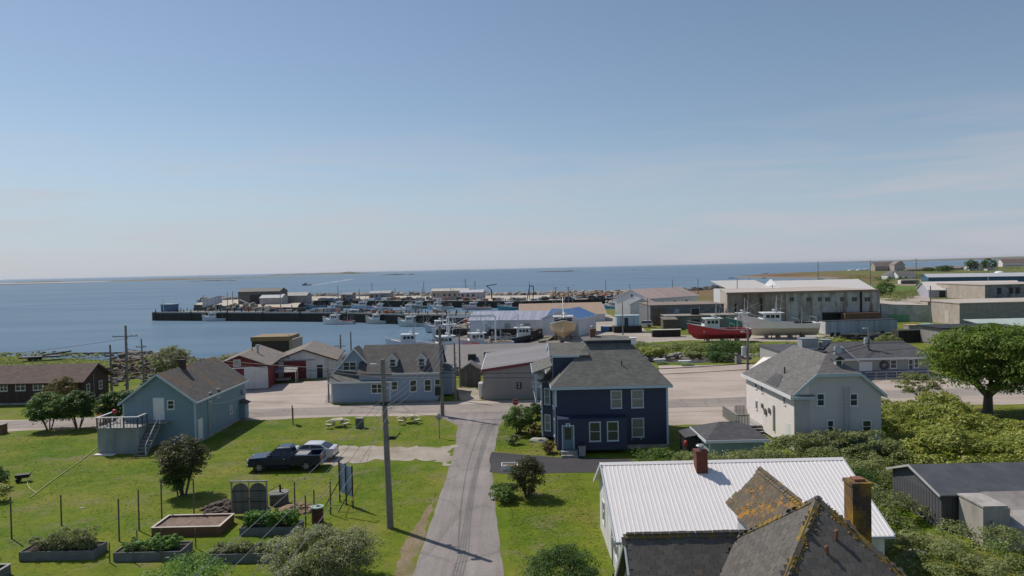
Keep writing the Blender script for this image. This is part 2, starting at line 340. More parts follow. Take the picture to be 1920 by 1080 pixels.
def sheet(name, pts, z, m, jit=.22, step=1.0, seed=0):
    P = []
    for i, a in enumerate(pts):
        b = pts[(i+1) % len(pts)]; a = Vector(a); b = Vector(b); l = (b-a).length; k = max(1, int(l/step)); nrm = Vector((-(b-a).y, (b-a).x))/max(l, 1e-6)
        for q in range(k):
            t = q/k; c = a.lerp(b, t); e = jit*(mnoise.noise(Vector((c.x*.35, c.y*.35, seed)))*1.3+mnoise.noise(Vector((c.x*1.3, c.y*1.3, seed+5)))*.7) if q else 0
            c = c+nrm*e; P.append((c.x, c.y, z))
    mb = MB(); mb.poly(P)
    o = mb.build(name, m)
    if o.data.polygons[0].normal.z < 0: o.data.flip_normals()
    return tag(o, kind='structure')
def ground_stuff(name, cols, sc1, sc2, rough=.95, bump=.5, crack=False, green=None, track=None):
    m, n, p = newmat(name); L = n.links.new; g = n.nodes.new('ShaderNodeNewGeometry')
    a = _n(n, 'ShaderNodeTexNoise', Scale=sc1, Detail=7, Roughness=.62); b = _n(n, 'ShaderNodeTexNoise', Scale=sc2, Detail=5, Roughness=.75)
    L(g.outputs['Position'], a.inputs['Vector']); L(g.outputs['Position'], b.inputs['Vector'])
    r = ramp(n, [(0.32+i*.36/(len(cols)-1), c) for i, c in enumerate(cols)]); L(a.outputs[0], r.inputs[0])
    r2 = ramp(n, [(.3, (.75,)*3), (.7, (1.2,)*3)]); L(b.outputs[0], r2.inputs[0])
    mx = _n(n, 'ShaderNodeMix', data_type='RGBA', blend_type='MULTIPLY'); mx.inputs['Factor'].default_value = 1; L(r.outputs[0], mx.inputs['A']); L(r2.outputs[0], mx.inputs['B']); cur = mx.outputs['Result']
    if track:
        mt = n.nodes.new('ShaderNodeMapping'); mt.inputs['Scale'].default_value = track; L(g.outputs['Position'], mt.inputs[0]); tn = _n(n, 'ShaderNodeTexNoise', Scale=1, Detail=4, Roughness=.6); L(mt.outputs[0], tn.inputs['Vector'])
        rt = ramp(n, [(.36, (.88,.875,.87)), (.5, (1,1,1)), (.66, (1.06,1.06,1.06))]); L(tn.outputs[0], rt.inputs[0]); mk = _n(n, 'ShaderNodeMix', data_type='RGBA', blend_type='MULTIPLY'); mk.inputs['Factor'].default_value = 1; L(cur, mk.inputs['A']); L(rt.outputs[0], mk.inputs['B']); cur = mk.outputs['Result']
    if crack:
        v = _n(n, 'ShaderNodeTexVoronoi', feature='DISTANCE_TO_EDGE', Scale=.33); mpv = n.nodes.new('ShaderNodeMapping'); mpv.inputs['Scale'].default_value = (1.2,.45,1)
        ds = n.nodes.new('ShaderNodeVectorMath'); ds.operation = 'MULTIPLY_ADD'; ds.inputs[1].default_value = (1.6,1.6,0); L(b.outputs[1] if len(b.outputs) > 1 else b.outputs[0], ds.inputs[0]); L(g.outputs['Position'], ds.inputs[2])
        L(ds.outputs[0], mpv.inputs[0]); L(mpv.outputs[0], v.inputs['Vector']); rc = ramp(n, [(.006, (.45,.45,.45)), (.016, (0,0,0))]); L(v.outputs['Distance'], rc.inputs[0])
        m2 = _n(n, 'ShaderNodeMix', data_type='RGBA'); L(rc.outputs[0], m2.inputs['Factor']); L(cur, m2.inputs['A']); m2.inputs['B'].default_value = (.07,.065,.06,1); cur = m2.outputs['Result']
    if green:
        c3 = _n(n, 'ShaderNodeTexNoise', Scale=.45, Detail=8, Roughness=.75); L(g.outputs['Position'], c3.inputs['Vector']); rg = ramp(n, [(.62, (0,0,0)), (.75, (.75,)*3)]); L(c3.outputs[0], rg.inputs[0])
        m3 = _n(n, 'ShaderNodeMix', data_type='RGBA'); L(rg.outputs[0], m3.inputs['Factor']); L(cur, m3.inputs['A']); m3.inputs['B'].default_value = (*green, 1); cur = m3.outputs['Result']
    L(cur, p.inputs['Base Color']); p.inputs['Roughness'].default_value = rough; p.inputs['Specular IOR Level'].default_value = .2
    bp = n.nodes.new('ShaderNodeBump'); bp.inputs['Strength'].default_value = bump; bp.inputs['Distance'].default_value = .03; L(b.outputs[0], bp.inputs['Height']); L(bp.outputs[0], p.inputs['Normal'])
    return m
G_GRAVEL = ground_stuff('gravel', [(.335,.275,.23),(.42,.35,.30),(.47,.40,.345)], .11, 5, track=(.05,.7,1))
G_YARD = ground_stuff('yard_gravel', [(.27,.23,.19),(.38,.33,.28),(.43,.375,.32)], .07, 3, green=(.17,.16,.08))
G_DRIVE = ground_stuff('pale_gravel', [(.26,.22,.165),(.36,.31,.255),(.42,.365,.31)], .35, 7, green=(.16,.15,.06))
G_ROAD = ground_stuff('worn_road', [(.25,.215,.19),(.30,.26,.23),(.34,.295,.26)], .12, 8, crack=True, track=(.04,1.1,1))
G_STREET = ground_stuff('old_asphalt', [(.225,.20,.185),(.265,.235,.22),(.30,.268,.25)], .25, 9, crack=True, bump=.35, track=(1.7,.06,1))
G_ASPH = ground_stuff('fresh_asphalt', [(.055,.052,.055),(.075,.07,.072)], .4, 12, bump=.35)
G_DIRT = ground_stuff('bare_earth', [(.16,.12,.085),(.27,.21,.16)], .5, 6)
sheet('gravel_lot', [(-60,78.6),(-45,79.6),(-40,82),(-41,92),(-40,95),(-35,99.6),(-28,104),(-22.6,104),(-22.6,85),(-21.6,83.3),(-8,84.3),(-3,84.3),(12,83),(15,88),(20.5,92),(21.5,103),(23,110.5),(37,110),(41,105),(44,94.5),(62,94),(66,102),(140,112),(140,77),(60,75.2),(46,76),(38,77.5),(33,75.5),(24.5,70),(13.8,68.8),(12,74),(8,76.5),(-8,76.2),(-19,76.8),(-28,76.0),(-54,72.7),(-90,68),(-90,73)], .004, G_GRAVEL, .3, seed=1)
sheet('cross_road', [(-90,69.5),(-54,74),(-28,77.4),(-19,77.9),(-8,77.6),(8,77.6),(24,77.6),(40,80),(60,81),(140,84),(140,90),(60,86),(40,84.5),(24,82.6),(-8,82.4),(-20,82.3),(-30,82),(-54,78.4),(-90,73.2)], .008, G_ROAD, .12, seed=2)
sheet('street', [(-5.5,24),(-5.5,42),(-5.35,58),(-5.6,66),(-5.9,71),(-8.6,76.5),(-8.6,77.8),(2.4,77.8),(1.2,75.4),(-1.2,72.5),(-1.65,70),(-2.0,56),(-1.15,42),(-.75,36),(-.6,24)], .012, G_STREET, .11, seed=3)
sheet('gravel_drive', [(-17.8,63.2),(-15,63.6),(-12,63.1),(-9,63.2),(-7.2,62.3),(-5.5,63.3),(-5.5,56.4),(-6.6,58.2),(-8.5,58.9),(-10,58.4),(-12,58.9),(-14.2,58.3),(-15,57),(-17,57.2),(-18.6,60)], .016, G_DRIVE, 1.0, .35, seed=4)
sheet('asphalt_drive', [(-2.1,60.4),(3.4,58.3),(9.6,57.2),(9.6,53.6),(-.6,53.8),(-2.1,54.4)], .016, G_ASPH, .1, seed=5)
sheet('harbour_yard', [(10.6,131),(14,131.5),(22,141),(30,145),(37.5,147),(46,143),(58,139.5),(70,141),(74,149.5),(56,155),(44,150),(40,157),(32,158),(33,175),(33,205),(31,245),(12,246),(-4,231),(-12,216),(-12,181),(9,177.5),(11,166)], .004, G_YARD, .5, 2, seed=6)
sheet('concrete_pad', gx([(1575,569),(1640,560),(1744,552),(1744,566),(1650,571)], 0), .004, G_YARD, .6, 3, seed=7)
sheet('footpath', gx([(1800,857),(1822,860),(1862,871),(1862,876),(1825,868),(1800,861)], 0), .004, G_DIRT, .2, .5, seed=8)
sheet('dirt_track', [(-6.7,84.6),(-4.2,84.5),(-4.4,90),(-5.2,93.8),(-7.6,93.8),(-7.2,89)], .012, G_DRIVE, .2, .6, seed=9)
_bf = ground_stuff('mown_field', [(.085,.15,.025),(.115,.175,.035)], .06, 2)
sheet('ball_field', gx([(1625,541),(1665,531),(1690,532.5),(1760,536.5),(1760,547),(1700,546),(1640,548)], .5), .5, _bf, 1, 6, seed=10)
sheet('infield_dirt', gx([(1668,533),(1760,532),(1760,536),(1690,535.5)], .52), .52, ground_stuff('infield', [(.27,.19,.14),(.33,.24,.18)], .1, 2), .6, 5, seed=11)
sheet('dirt_patch', [(-6.3,34),(-5.6,34),(-5.6,44),(-5.75,50),(-6.0,47),(-6.4,43),(-6.7,40),(-6.5,37)], .004, ground_stuff('verge_earth', [(.15,.14,.05),(.22,.17,.10),(.27,.21,.15)], .5, 5, green=(.12,.14,.03)), .3, .3, seed=12)
# creek water / mud
sheet('creek', [(20,118),(24,116),(31,115),(39,116),(42,119),(37,121.5),(30,123.5),(22,125.5)], -.72, mat('creek_mud', (.075,.06,.05), .35, .3), .2, 1, seed=13)
# sea
def sea_mat():
    m, n, p = newmat('sea_water'); L = n.links.new; g = n.nodes.new('ShaderNodeNewGeometry')
    a = _n(n, 'ShaderNodeTexNoise', Scale=.0075, Detail=4, Roughness=.55); L(g.outputs['Position'], a.inputs['Vector'])
    r = ramp(n, [(.35, (.122,.190,.262)), (.65, (.142,.214,.288))]); L(a.outputs[0], r.inputs[0])
    m5 = n.nodes.new('ShaderNodeMapping'); m5.inputs['Scale'].default_value = (.004,.03,1); m5.inputs['Rotation'].default_value = (0,0,.12); L(g.outputs['Position'], m5.inputs[0]); n5 = _n(n, 'ShaderNodeTexNoise', Scale=1, Detail=6, Roughness=.62); L(m5.outputs[0], n5.inputs['Vector'])
    r5 = ramp(n, [(.33, (.80,.86,.90)), (.5, (1,1,1)), (.68, (1.14,1.10,1.07))]); L(n5.outputs[0], r5.inputs[0]); x5 = _n(n, 'ShaderNodeMix', data_type='RGBA', blend_type='MULTIPLY'); x5.inputs['Factor'].default_value = 1; L(r.outputs[0], x5.inputs['A']); L(r5.outputs[0], x5.inputs['B'])
    L(x5.outputs['Result'], p.inputs['Base Color']); p.inputs['Roughness'].default_value = .16; p.inputs['IOR'].default_value = 1.333; p.inputs['Specular IOR Level'].default_value = .32
    mp = n.nodes.new('ShaderNodeMapping'); mp.inputs['Scale'].default_value = (.55,1.0,1); mp.inputs['Rotation'].default_value = (0,0,.35); L(g.outputs['Position'], mp.inputs[0])
    b1 = _n(n, 'ShaderNodeTexNoise', Scale=.55, Detail=6, Roughness=.62); L(mp.outputs[0], b1.inputs['Vector'])
    b2 = _n(n, 'ShaderNodeTexNoise', Scale=.035, Detail=3, Roughness=.5); L(mp.outputs[0], b2.inputs['Vector'])
    st = _n(n, 'ShaderNodeMapRange'); st.inputs['From Min'].default_value = .35; st.inputs['From Max'].default_value = .65; st.inputs['To Min'].default_value = .35; st.inputs['To Max'].default_value = .8; L(b2.outputs[0], st.inputs['Value'])
    bp = n.nodes.new('ShaderNodeBump'); bp.inputs['Distance'].default_value = .7; L(st.outputs[0], bp.inputs['Strength']); L(b1.outputs[0], bp.inputs['Height']); L(bp.outputs[0], p.inputs['Normal'])
    # wind-roughened surface: wave slopes keep the mirror part well below that of a flat sheet at grazing angles
    p.inputs['Specular IOR Level'].default_value = 0; p.inputs['Roughness'].default_value = 1
    gl = n.nodes.new('ShaderNodeBsdfGlossy'); gl.inputs['Roughness'].default_value = .18; L(bp.outputs[0], gl.inputs['Normal'])
    fr = n.nodes.new('ShaderNodeFresnel'); fr.inputs['IOR'].default_value = 1.33; L(bp.outputs[0], fr.inputs['Normal'])
    fm = _n(n, 'ShaderNodeMapRange'); fm.inputs['From Max'].default_value = .75; fm.inputs['To Max'].default_value = .17; L(fr.outputs[0], fm.inputs['Value'])
    ms = n.nodes.new('ShaderNodeMixShader'); o = [q for q in n.nodes if q.type == 'OUTPUT_MATERIAL'][0]; L(fm.outputs[0], ms.inputs[0]); L(p.outputs[0], ms.inputs[1]); L(gl.outputs[0], ms.inputs[2]); L(ms.outputs[0], o.inputs[0])
    return m
_s = MB(); _s.poly([(-60000,-2000,-2),(60000,-2000,-2),(60000,60000,-2),(-60000,60000,-2)]); tag(_s.build('sea', sea_mat()), kind='structure')
def island(x0, y0, x1, y1, wdt, h, m, seed, sand=None):
    a, b = Vector((x0, y0)), Vector((x1, y1)); d = b-a; l = d.length; u = d/l; nn = Vector((-u.y, u.x)); mb = MB(); rings = []
    N = 40
    for i in range(N+1):
        t = i/N; e = (max(0.0, math.sin(math.pi*t))**.6); c = a+d*t; k = .55+.45*mnoise.noise(Vector((t*6, seed, 0)))*1.6
        hh = h*e*max(.12, k); ww = wdt*max(.05, e)*(.7+.5*mnoise.noise(Vector((t*4, seed+3, 0))))
        rings.append([(c.x+nn.x*s*ww, c.y+nn.y*s*ww, -2.6+z*(hh+.9)) for s, z in ((-1.0,0),(-.8,.35),(-.4,.9),(0,1.),(.5,.85),(1,0))])
    mb.loft(rings, caps=False, closed=False); return tag(mb.build('island', m, smooth=True), kind='structure')
_isl = ground_stuff('island_heath', [(.10,.09,.05),(.16,.14,.09),(.20,.17,.13)], .01, .2); _snd = ground_stuff('island_sand', [(.38,.34,.29),(.46,.42,.37)], .01, .2); _dk = ground_stuff('dark_ledge', [(.05,.05,.045),(.09,.08,.07)], .01, .3)
island(-4300,3050,-1330,2900,560,3.5,_snd,1); island(-2300,2240,-1430,2370,18,2.2,_dk,2); island(-1750,3000,-1200,2880,330,8,_isl,3); island(-1450,3100,-950,3150,120,5,_isl,9); island(-930,2010,-800,2030,14,3.0,_dk,4)
island(-2250,6400,-1180,6200,90,24,_isl,5); island(-570,3010,-420,3040,20,6,_dk,6); island(100,2800,280,2830,18,5,_dk,7); island(-2500,2900,-1600,3000,40,6,_isl,11)
island(3500,8200,9000,8000,400,36,_isl,8)
_ledge = [tag(island(gx([(p, q)], -2)[0][0]-w_, gx([(p, q)], -2)[0][1], gx([(p, q)], -2)[0][0]+w_, gx([(p, q)], -2)[0][1]+2, w_*.5, 1.1, _dk, 20+i), kind='structure') for i, (p, q, w_) in enumerate([(1373,522,5),(1436,513,5),(1446,520.5,4),(1433,522,3),(1369,533,2.5),(1483,527.5,8),(1520,526,12),(1540,524,4),(1190,506,9),(1215,506,9)])]
# wake behind the boat under way
_w = MB(); _w.poly([(-285,990,-1.96),(-280.5,993,-1.96),(-390,1740,-1.96),(-405,1745,-1.96)])
def wake_mat():
    m, n, p = newmat('foam'); L = n.links.new; g = n.nodes.new('ShaderNodeNewGeometry'); a = _n(n, 'ShaderNodeTexNoise', Scale=.06, Detail=6, Roughness=.7); L(g.outputs['Position'], a.inputs['Vector'])
    r = ramp(n, [(.35, (0,0,0)), (.7, (.8,.8,.8))]); L(a.outputs[0], r.inputs[0]); L(r.outputs[0], p.inputs['Alpha']); p.inputs['Base Color'].default_value = (.7,.74,.78,1); p.inputs['Roughness'].default_value = .7; return m
tag(_w.build('wake', wake_mat()), kind='structure')
# ================================================================ BUILDING KIT
def dpx(px, py, x):
    v = ray(px, py); t = x/v.x; return Vector((x, v.y*t, CAMH+v.z*t))
WM = {}
def win_mesh(w, h, kind):
    k = (round(w, 2), round(h, 2), kind)
    if k in WM: return WM[k]
    t = .09 if w > .5 else .06; a = MB()
    a.box(-w/2, w/2, -.05, 0, 0, t); a.box(-w/2, w/2, -.05, 0, h-t, h); a.box(-w/2, -w/2+t, -.05, 0, t, h-t); a.box(w/2-t, w/2, -.05, 0, t, h-t)
    if kind != 'plain': a.box(-w/2+t, w/2-t, -.035, 0, h*.5-.025, h*.5+.025)
    if kind == 'double': a.box(-.04, .04, -.04, 0, t, h*.5-.025); a.box(-.04, .04, -.04, 0, h*.5+.025, h-t)
    a.box(-w/2-.03, w/2+.03, -.08, -.052, -.03, .02)
    b = MB(); 
    for z0, z1 in (((t, h*.5-.026), (h*.5+.026, h-t)) if kind != 'plain' else ((t, h-t),)): b.box(-w/2+t+.002, w/2-t-.002, -.02, -.004, z0, z1)
    WM[k] = (a.mesh('window', M_TRIM), b.mesh('pane', M_GLASS)); return WM[k]
FACE = {'-y': 0, '-x': -math.pi/2, '+x': math.pi/2, '+y': math.pi}
def window(par, loc, w, h, face='-y', kind='sash', trim=None, glass=None, name='window'):
    a, b = win_mesh(w, h, kind); o = link(name, a, par, loc, FACE.get(face, face) if isinstance(face, str) else face); p = link('pane', b, o)
    if trim: o.material_slots[0].link = 'OBJECT'; o.material_slots[0].material = trim
    if glass: p.material_slots[0].link = 'OBJECT'; p.material_slots[0].material = glass
    return o
def wpx(par, px0, py0, px1, py1, y, kind='sash', **k):
    a, b = DY(px0, py1, y), DY(px1, py0, y); base = par.location
    return window(par, (round((a.x+b.x)/2-base.x, 3), y-base.y-.003, a.z-base.z), max(.3, round(b.x-a.x, 1)), max(.3, round(b.z-a.z, 1)), '-y', kind, **k)
def door(par, loc, w, h, m, face='-y', trim=None, lite=False, handle=True):
    a = MB(); a.box(-w/2, w/2, -.03, 0, 0, h)
    for zz in ((.12, h*.42), (h*.5, h*.93)) if not lite else ((.12, h*.36),): a.box(-w*.36, w*.36, -.042, -.03, zz[0], zz[1])
    o = a.build('door', m, par); o.location = loc; o.rotation_euler = (0, 0, FACE[face])
    f = MB(); f.box(-w/2-.1, -w/2-.003, -.05, 0, 0, h+.1); f.box(w/2+.003, w/2+.1, -.05, 0, 0, h+.1); f.box(-w/2-.003, w/2+.003, -.05, 0, h+.003, h+.1); f.build('door_frame', trim or M_TRIM, o)
    if lite: MB().box(-w*.32, w*.32, -.045, -.032, h*.42, h*.93).build('pane', M_GLASS, o)
    if handle: MB().cyl((w*.38, -.03, h*.47), (w*.38, -.08, h*.47), .03, n=6).build('handle', M_STEEL, o)
    return o
def gable_roof(x0, x1, y0, y1, h, hr, axis='y', over=.3, t=.1, ridge=None):
    """two roof slabs; ridge along axis"""
    def T(p): return p if axis == 'y' else (p[1], p[0], p[2])
    if axis == 'x': x0, x1, y0, y1 = y0, y1, x0, x1
    xm = (x0+x1)/2 if ridge is None else ridge; out = []
    for xe, s in ((x0, -1), (x1, 1)):
        k = (hr-h)/abs(xm-xe); xo = xe+s*over; zo = h-over*k
        m = MB(); m.prism([T((xo, y0-over, zo+t)), T((xo, y1+over, zo+t)), T((xm, y1+over, hr+t)), T((xm, y0-over, hr+t))], (0, 0, -t+.012)); out.append(m)
    return out
def rake(mb, x0, x1, y, h, hr, axis='y', over=.3, wd=.2, ridge=None, t=.1, sgn=-1, m=0):
    def T(p): return p if axis == 'y' else (p[1], p[0], p[2])
    xm = (x0+x1)/2 if ridge is None else ridge
    for xe, s in ((x0, -1), (x1, 1)):
        k = (hr-h)/abs(xm-xe); xo = xe+s*(over+.01); zo = h-(over+.01)*k+t+.01
        mb.prism([T((xo, y, zo)), T((xm, y, hr+t+.01)), T((xm, y, hr+t-wd)), T((xo, y, zo-wd))], T((0, sgn*.05, 0)), m)
def gable_wall(x0, x1, y0, y1, h, hr, axis='y', z0=0, ridge=None):
    def T(p): return p if axis == 'y' else (p[1], p[0], p[2])
    if axis == 'x': x0, x1, y0, y1 = y0, y1, x0, x1
    xm = (x0+x1)/2 if ridge is None else ridge
    return MB().prism([T((x0, y0, z0)), T((x1, y0, z0)), T((x1, y0, h)), T((xm, y0, hr)), T((x0, y0, h))], T((0, y1-y0, 0)))
def gable_house(t, w, l, h, hr, axis, mw, mr, mt=None, over=.3, x0=0, y0=0, z0=0, ridge=None, found=True):
    gable_wall(x0, x0+w, y0, y0+l, h, hr, axis, z0+(.25 if found else 0), ridge).build('wall', mw, t)
    if found: MB().box(x0+.03, x0+w-.03, y0+.03, y0+l-.03, z0-.4, z0+.249).build('foundation', M_CONC, t)
    rs = [s.build('roof', mr, t) for s in gable_roof(x0, x0+w, y0, y0+l, h, hr, axis, over, ridge=ridge)]
    if mt:
        b = MB()
        if axis == 'y':
            rake(b, x0, x0+w, y0-over-.002, h, hr, 'y', over, ridge=ridge); rake(b, x0, x0+w, y0+l+over+.002, h, hr, 'y', over, ridge=ridge, sgn=1)
            for xx, s in ((x0-over, -1), (x0+w+over, 1)):
                k = (hr-h)/(w/2); zo = h-over*k; b.box(min(xx, xx+s*.06), max(xx, xx+s*.06), y0-over, y0+l+over, zo-.06, zo+.1)
        else:
            rake(b, y0, y0+l, x0-over-.002, h, hr, 'x', over, ridge=ridge); rake(b, y0, y0+l, x0+w+over+.002, h, hr, 'x', over, ridge=ridge, sgn=1)
            for yy, s in ((y0-over, -1), (y0+l+over, 1)):
                k = (hr-h)/(l/2 if ridge is None else abs(ridge-(y0 if s < 0 else y0+l))); zo = h-over*k; b.box(x0-over, x0+w+over, min(yy, yy+s*.06), max(yy, yy+s*.06), zo-.06, zo+.1)
        b.build('roof_trim', mt, t)
    return rs
def corners(t, xs, ys, z0, z1, m, wd=.12):
    for x in xs:
        for y in ys:
            b = MB(); sx = -1 if x == min(xs) else 1; sy = -1 if y == min(ys) else 1
            b.box(min(x+sx*.025, x-sx*wd), max(x+sx*.025, x-sx*wd), min(y+sy*.025, y-sy*wd), max(y+sy*.025, y-sy*wd), z0, z1); b.build('corner_board', m, t)
def chimney(t, x, y, z0, z1, w, m, cap=True, d=None):
    d = d or w; b = MB().box(x-w/2, x+w/2, y-d/2, y+d/2, z0, z1).box(x-w/2-.04, x+w/2+.04, y-d/2-.04, y+d/2+.04, z1, z1+.12)
    o = b.build('chimney', m, t)
    if cap: MB().cyl((x, y, z1+.12), (x, y, z1+.35), w*.22, n=8).cyl((x, y, z1+.35), (x, y, z1+.42), w*.42, w*.3, n=8).build('chimney_cap', M_STEEL, o)
    return o
def hip_roof_faces(x0, x1, y0, y1, z, tx0, tx1, ty0, ty1, tz, t=.09):
    """list of four sloping slabs front,right,back,left (top rectangle or ridge tx0..tx1 / ty0..ty1)"""
    e = [(x0,y0,z),(x1,y0,z),(x1,y1,z),(x0,y1,z)]; u = [(tx0,ty0,tz),(tx1,ty0,tz),(tx1,ty1,tz),(tx0,ty1,tz)]; out = []
    for i in range(4):
        j = (i+1) % 4; q = [e[i], e[j], u[j], u[i]]; q = [p for k, p in enumerate(q) if k == 0 or (Vector(p)-Vector(q[k-1])).length > 1e-4]
        out.append(MB().prism([(a, b, c+t) for a, b, c in q], (0, 0, -t)))
    return out
def shingle(name, col, **k): return mat(name, col, .92, .16, 1.2, pattern='shingle', ps=k.pop('ps', (.42, .16)), bump=.55, **k)
R_GREY = shingle('grey_shingles', (.135,.132,.118)); R_BROWN = shingle('brown_grey_shingles', (.092,.084,.080)); R_DKBR = shingle('dark_brown_shingles', (.125,.085,.07)); R_DARK = shingle('charcoal_shingles', (.075,.073,.078))
R_COT = shingle('lichened_shingles', (.095,.086,.080), dirt=(.22,.11,.02), dirt_amt=.5, dirt_scale=.13)
R_LILAC = shingle('grey_lilac_shingles', (.145,.135,.13)); R_SHED = shingle('tan_grey_shingles', (.19,.165,.145), dirt=(.28,.18,.10), dirt_amt=.5, dirt_scale=.08)
S_NAVY = mat('navy_siding', (.013,.024,.062), .55, .12, pattern='lap', ps=(.1,.13), bump=.7)
S_COT = mat('blue_grey_siding', (.19,.28,.33), .6, .1, pattern='lap', ps=(.1,.13), bump=.6, dirt=(.25,.30,.32), dirt_amt=.25, streak=True)
S_SLATE = mat('slate_blue_siding', (.27,.34,.43), .6, .06, pattern='lap', ps=(.1,.12), bump=.5)
S_CREAM = mat('cream_siding', (.74,.67,.63), .6, .05, pattern='lap', ps=(.1,.12), bump=.5)
S_TAUPE = mat('taupe_metal_siding', (.27,.25,.24), .6, .06, pattern='board', ps=(.3,.3), bump=.2)
S_BROWN = mat('brown_board_siding', (.055,.032,.028), .75, .2, pattern='board', ps=(.3,.3), bump=.6)
S_RED = mat('barn_red_boards', (.17,.022,.025), .75, .2, pattern='board', ps=(.2,.2), bump=.5)
S_WHITE = mat('weathered_white_boards', (.62,.60,.58), .7, .1, pattern='lap', ps=(.1,.15), bump=.4, dirt=(.3,.28,.25), dirt_amt=.5, streak=True)
S_GREEN = mat('pale_green_siding', (.26,.36,.33), .6, .08, pattern='lap', ps=(.1,.13), bump=.5)
BRICK = mat('old_brick', (.20,.085,.05), .9, .25, scale=6, pattern='block', ps=(.22,.075), joint=.8)
S_NAVYT = M_BTRIM

# ---------------------------------------------------------------- navy blue house
B = Vector((3.55, 60.6, 0))
t = thing('house', 'tall navy blue house with grey hipped roof and pale window trim beside the lane', 'house', B)
navy = t
W_, D_, EH = 9.85, 10.2, 5.5
MB().box(0, W_, 0, D_, .35, EH).build('wall', S_NAVY, t); MB().box(.03, W_-.03, .03, D_-.03, -.3, .349).build('foundation', M_CONC, t)
o_ = .35
for s in hip_roof_faces(-o_, W_+o_, -o_, D_+o_, EH, 3.2, 7.35, 3.6, 6.6, 8.78): s.build('roof', R_GREY, t)
MB().box(-o_-.03, W_+o_+.03, -o_-.03, -o_+.01, EH-.16, EH+.07).box(-o_-.03, -o_+.01, -o_+.01, D_+o_, EH-.16, EH+.07).box(W_+o_-.01, W_+o_+.03, -o_+.01, D_+o_, EH-.16, EH+.07).box(-o_+.01, W_+o_-.01, -o_+.01, -.003, EH-.06, EH-.01).build('eave_trim', M_BTRIM, t)
MB().box(3.22, 7.33, 3.62, 6.58, 8.7, 9.12).build('roof_deck_band', S_NAVY, t)
for s in hip_roof_faces(3.0, 7.55, 3.4, 6.8, 9.12, 4.4, 6.1, 4.9, 5.3, 9.36, .08): s.build('deck_roof', R_GREY, t)
chimney(t, 3.95, 5.0, 8.9, 10.0, .5, BRICK)
MB().box(7.3, 7.75, 3.3, 3.75, 8.75, 9.3).box(7.22, 7.83, 3.22, 3.83, 9.3, 9.38).build('roof_vent', M_WHITE, t)
MB().cyl((6.1, 1.5, 6.7), (6.1, 1.5, 7.55), .05, n=6).build('vent_pipe', M_DARK, t)
# side dormer (faces the lane)
MB().prism([(.02, 2.4, 5.9), (.02, 6.6, 5.9), (.02, 6.6, 8.0), (.02, 4.5, 8.85), (.02, 2.4, 8.0)], (3.2, 0, 0)).build('dormer', S_NAVY, t)
d = t.children[-1]
for s in gable_roof(-.1, 3.1, 2.4, 6.6, 8.0, 8.85, 'x', .18, .08): s.build('dormer_roof', R_GREY, d)
b = MB(); rake(b, 2.4, 6.6, -.29, 8.0, 8.85, 'x', .18, .22); b.box(-.02, .0, 2.38, 2.55, 5.9, 8.0).box(-.12, 2.4, 2.2, 2.24, 7.84, 8.02).build('dormer_trim', M_BTRIM, d)
# bay on the lane side
MB().prism([(0, 3.4, .3), (-1.0, 3.9, .3), (-1.0, 6.0, .3), (0, 6.6, .3)], (0, 0, 5.1)).build('bay', S_NAVY, t); d = t.children[-1]
MB().prism([(-.0, 3.1, 5.4), (-1.3, 3.7, 5.4), (-1.3, 6.2, 5.4), (-.0, 6.9, 5.4)], (0, 0, .1)).loft([[(0,3.1,5.5),(-1.3,3.7,5.5),(-1.3,6.2,5.5),(0,6.9,5.5)],[(0,4.4,6.0),(-.25,4.6,6.0),(-.25,5.4,6.0),(0,5.6,6.0)]]).build('bay_roof', R_GREY, d)
for z in (.85, 3.3):
    a = math.atan2(-.5, 1.0)
    window(t, (-.5, 3.64, z), .62, 1.55, a, trim=M_BTRIM, glass=M_GLASS2); window(t, (-1.003, 4.95, z), .8, 1.55, '-x', trim=M_BTRIM)
parts(t, 'corner_board', M_BTRIM, [(-1.06,-.94,3.86,3.98,.3,5.4),(-.04,.06,3.3,3.42,.3,5.4),(-.03,-.003,.0,.14,.3,5.34),(W_-.14,W_+.03,-.03,-.003,.3,5.34),(-.03,.14,-.03,-.003,3.8,5.34)])
for q in ((1145,731,1166,766), (1184,730,1206,765), (1185,783,1207,820)): wpx(t, *q, 60.6, trim=M_BTRIM, glass=M_GLASS2)
for (y, z) in ((1.2, .95), (1.2, 3.4), (2.4, 3.4), (8.4, .95), (8.4, 3.4)): window(t, (-.003, y, z), .8, 1.55, '-x', trim=M_BTRIM)
MB().box(W_+.003,W_+.55,3.0,3.9,2.6,3.5).build('heat_pump', M_DARK, t)
# porch
MB().box(.1, 6.0, -1.6, -.003, .35, 3.05).build('porch', S_NAVY, t); P = t.children[-1]
MB().prism([(-.1, -1.85, 3.12), (6.15, -1.85, 3.12), (6.15, -.03, 3.72), (-.1, -.03, 3.72)], (0, 0, -.09)).build('porch_roof', R_GREY, P)
MB().box(-.12, 6.17, -1.9, -1.855, 2.95, 3.13).box(.07, .2, -1.63, -1.5, .3, 2.94).box(5.9, 6.03, -1.63, -1.5, .3, 2.94).box(.1, 5.9, -1.63, -1.601, .3, .42).build('porch_trim', M_BTRIM, P)
for q in ((1105,791,1126,828), (1138,790,1160,827)): wpx(t, *q, 59.0, trim=M_BTRIM)
door(t, (.95, -1.604, .5), .86, 1.95, mat('blue_door', (.10,.17,.23), .45), trim=M_BTRIM, lite=True)
MB().box(.3, 1.7, -2.3, -1.64, .2, .45).box(.3, 1.7, -2.65, -2.3, .0, .22).build('door_steps', M_WOOD, t)
MB().cyl((6.6,-.02,.8),(6.6,-.12,.8),.08,n=8).build('wall_vent', M_STEEL, t); MB().cyl((7.45,-.02,.85),(7.45,-.12,.85),.08,n=8).build('wall_vent', M_STEEL, t)
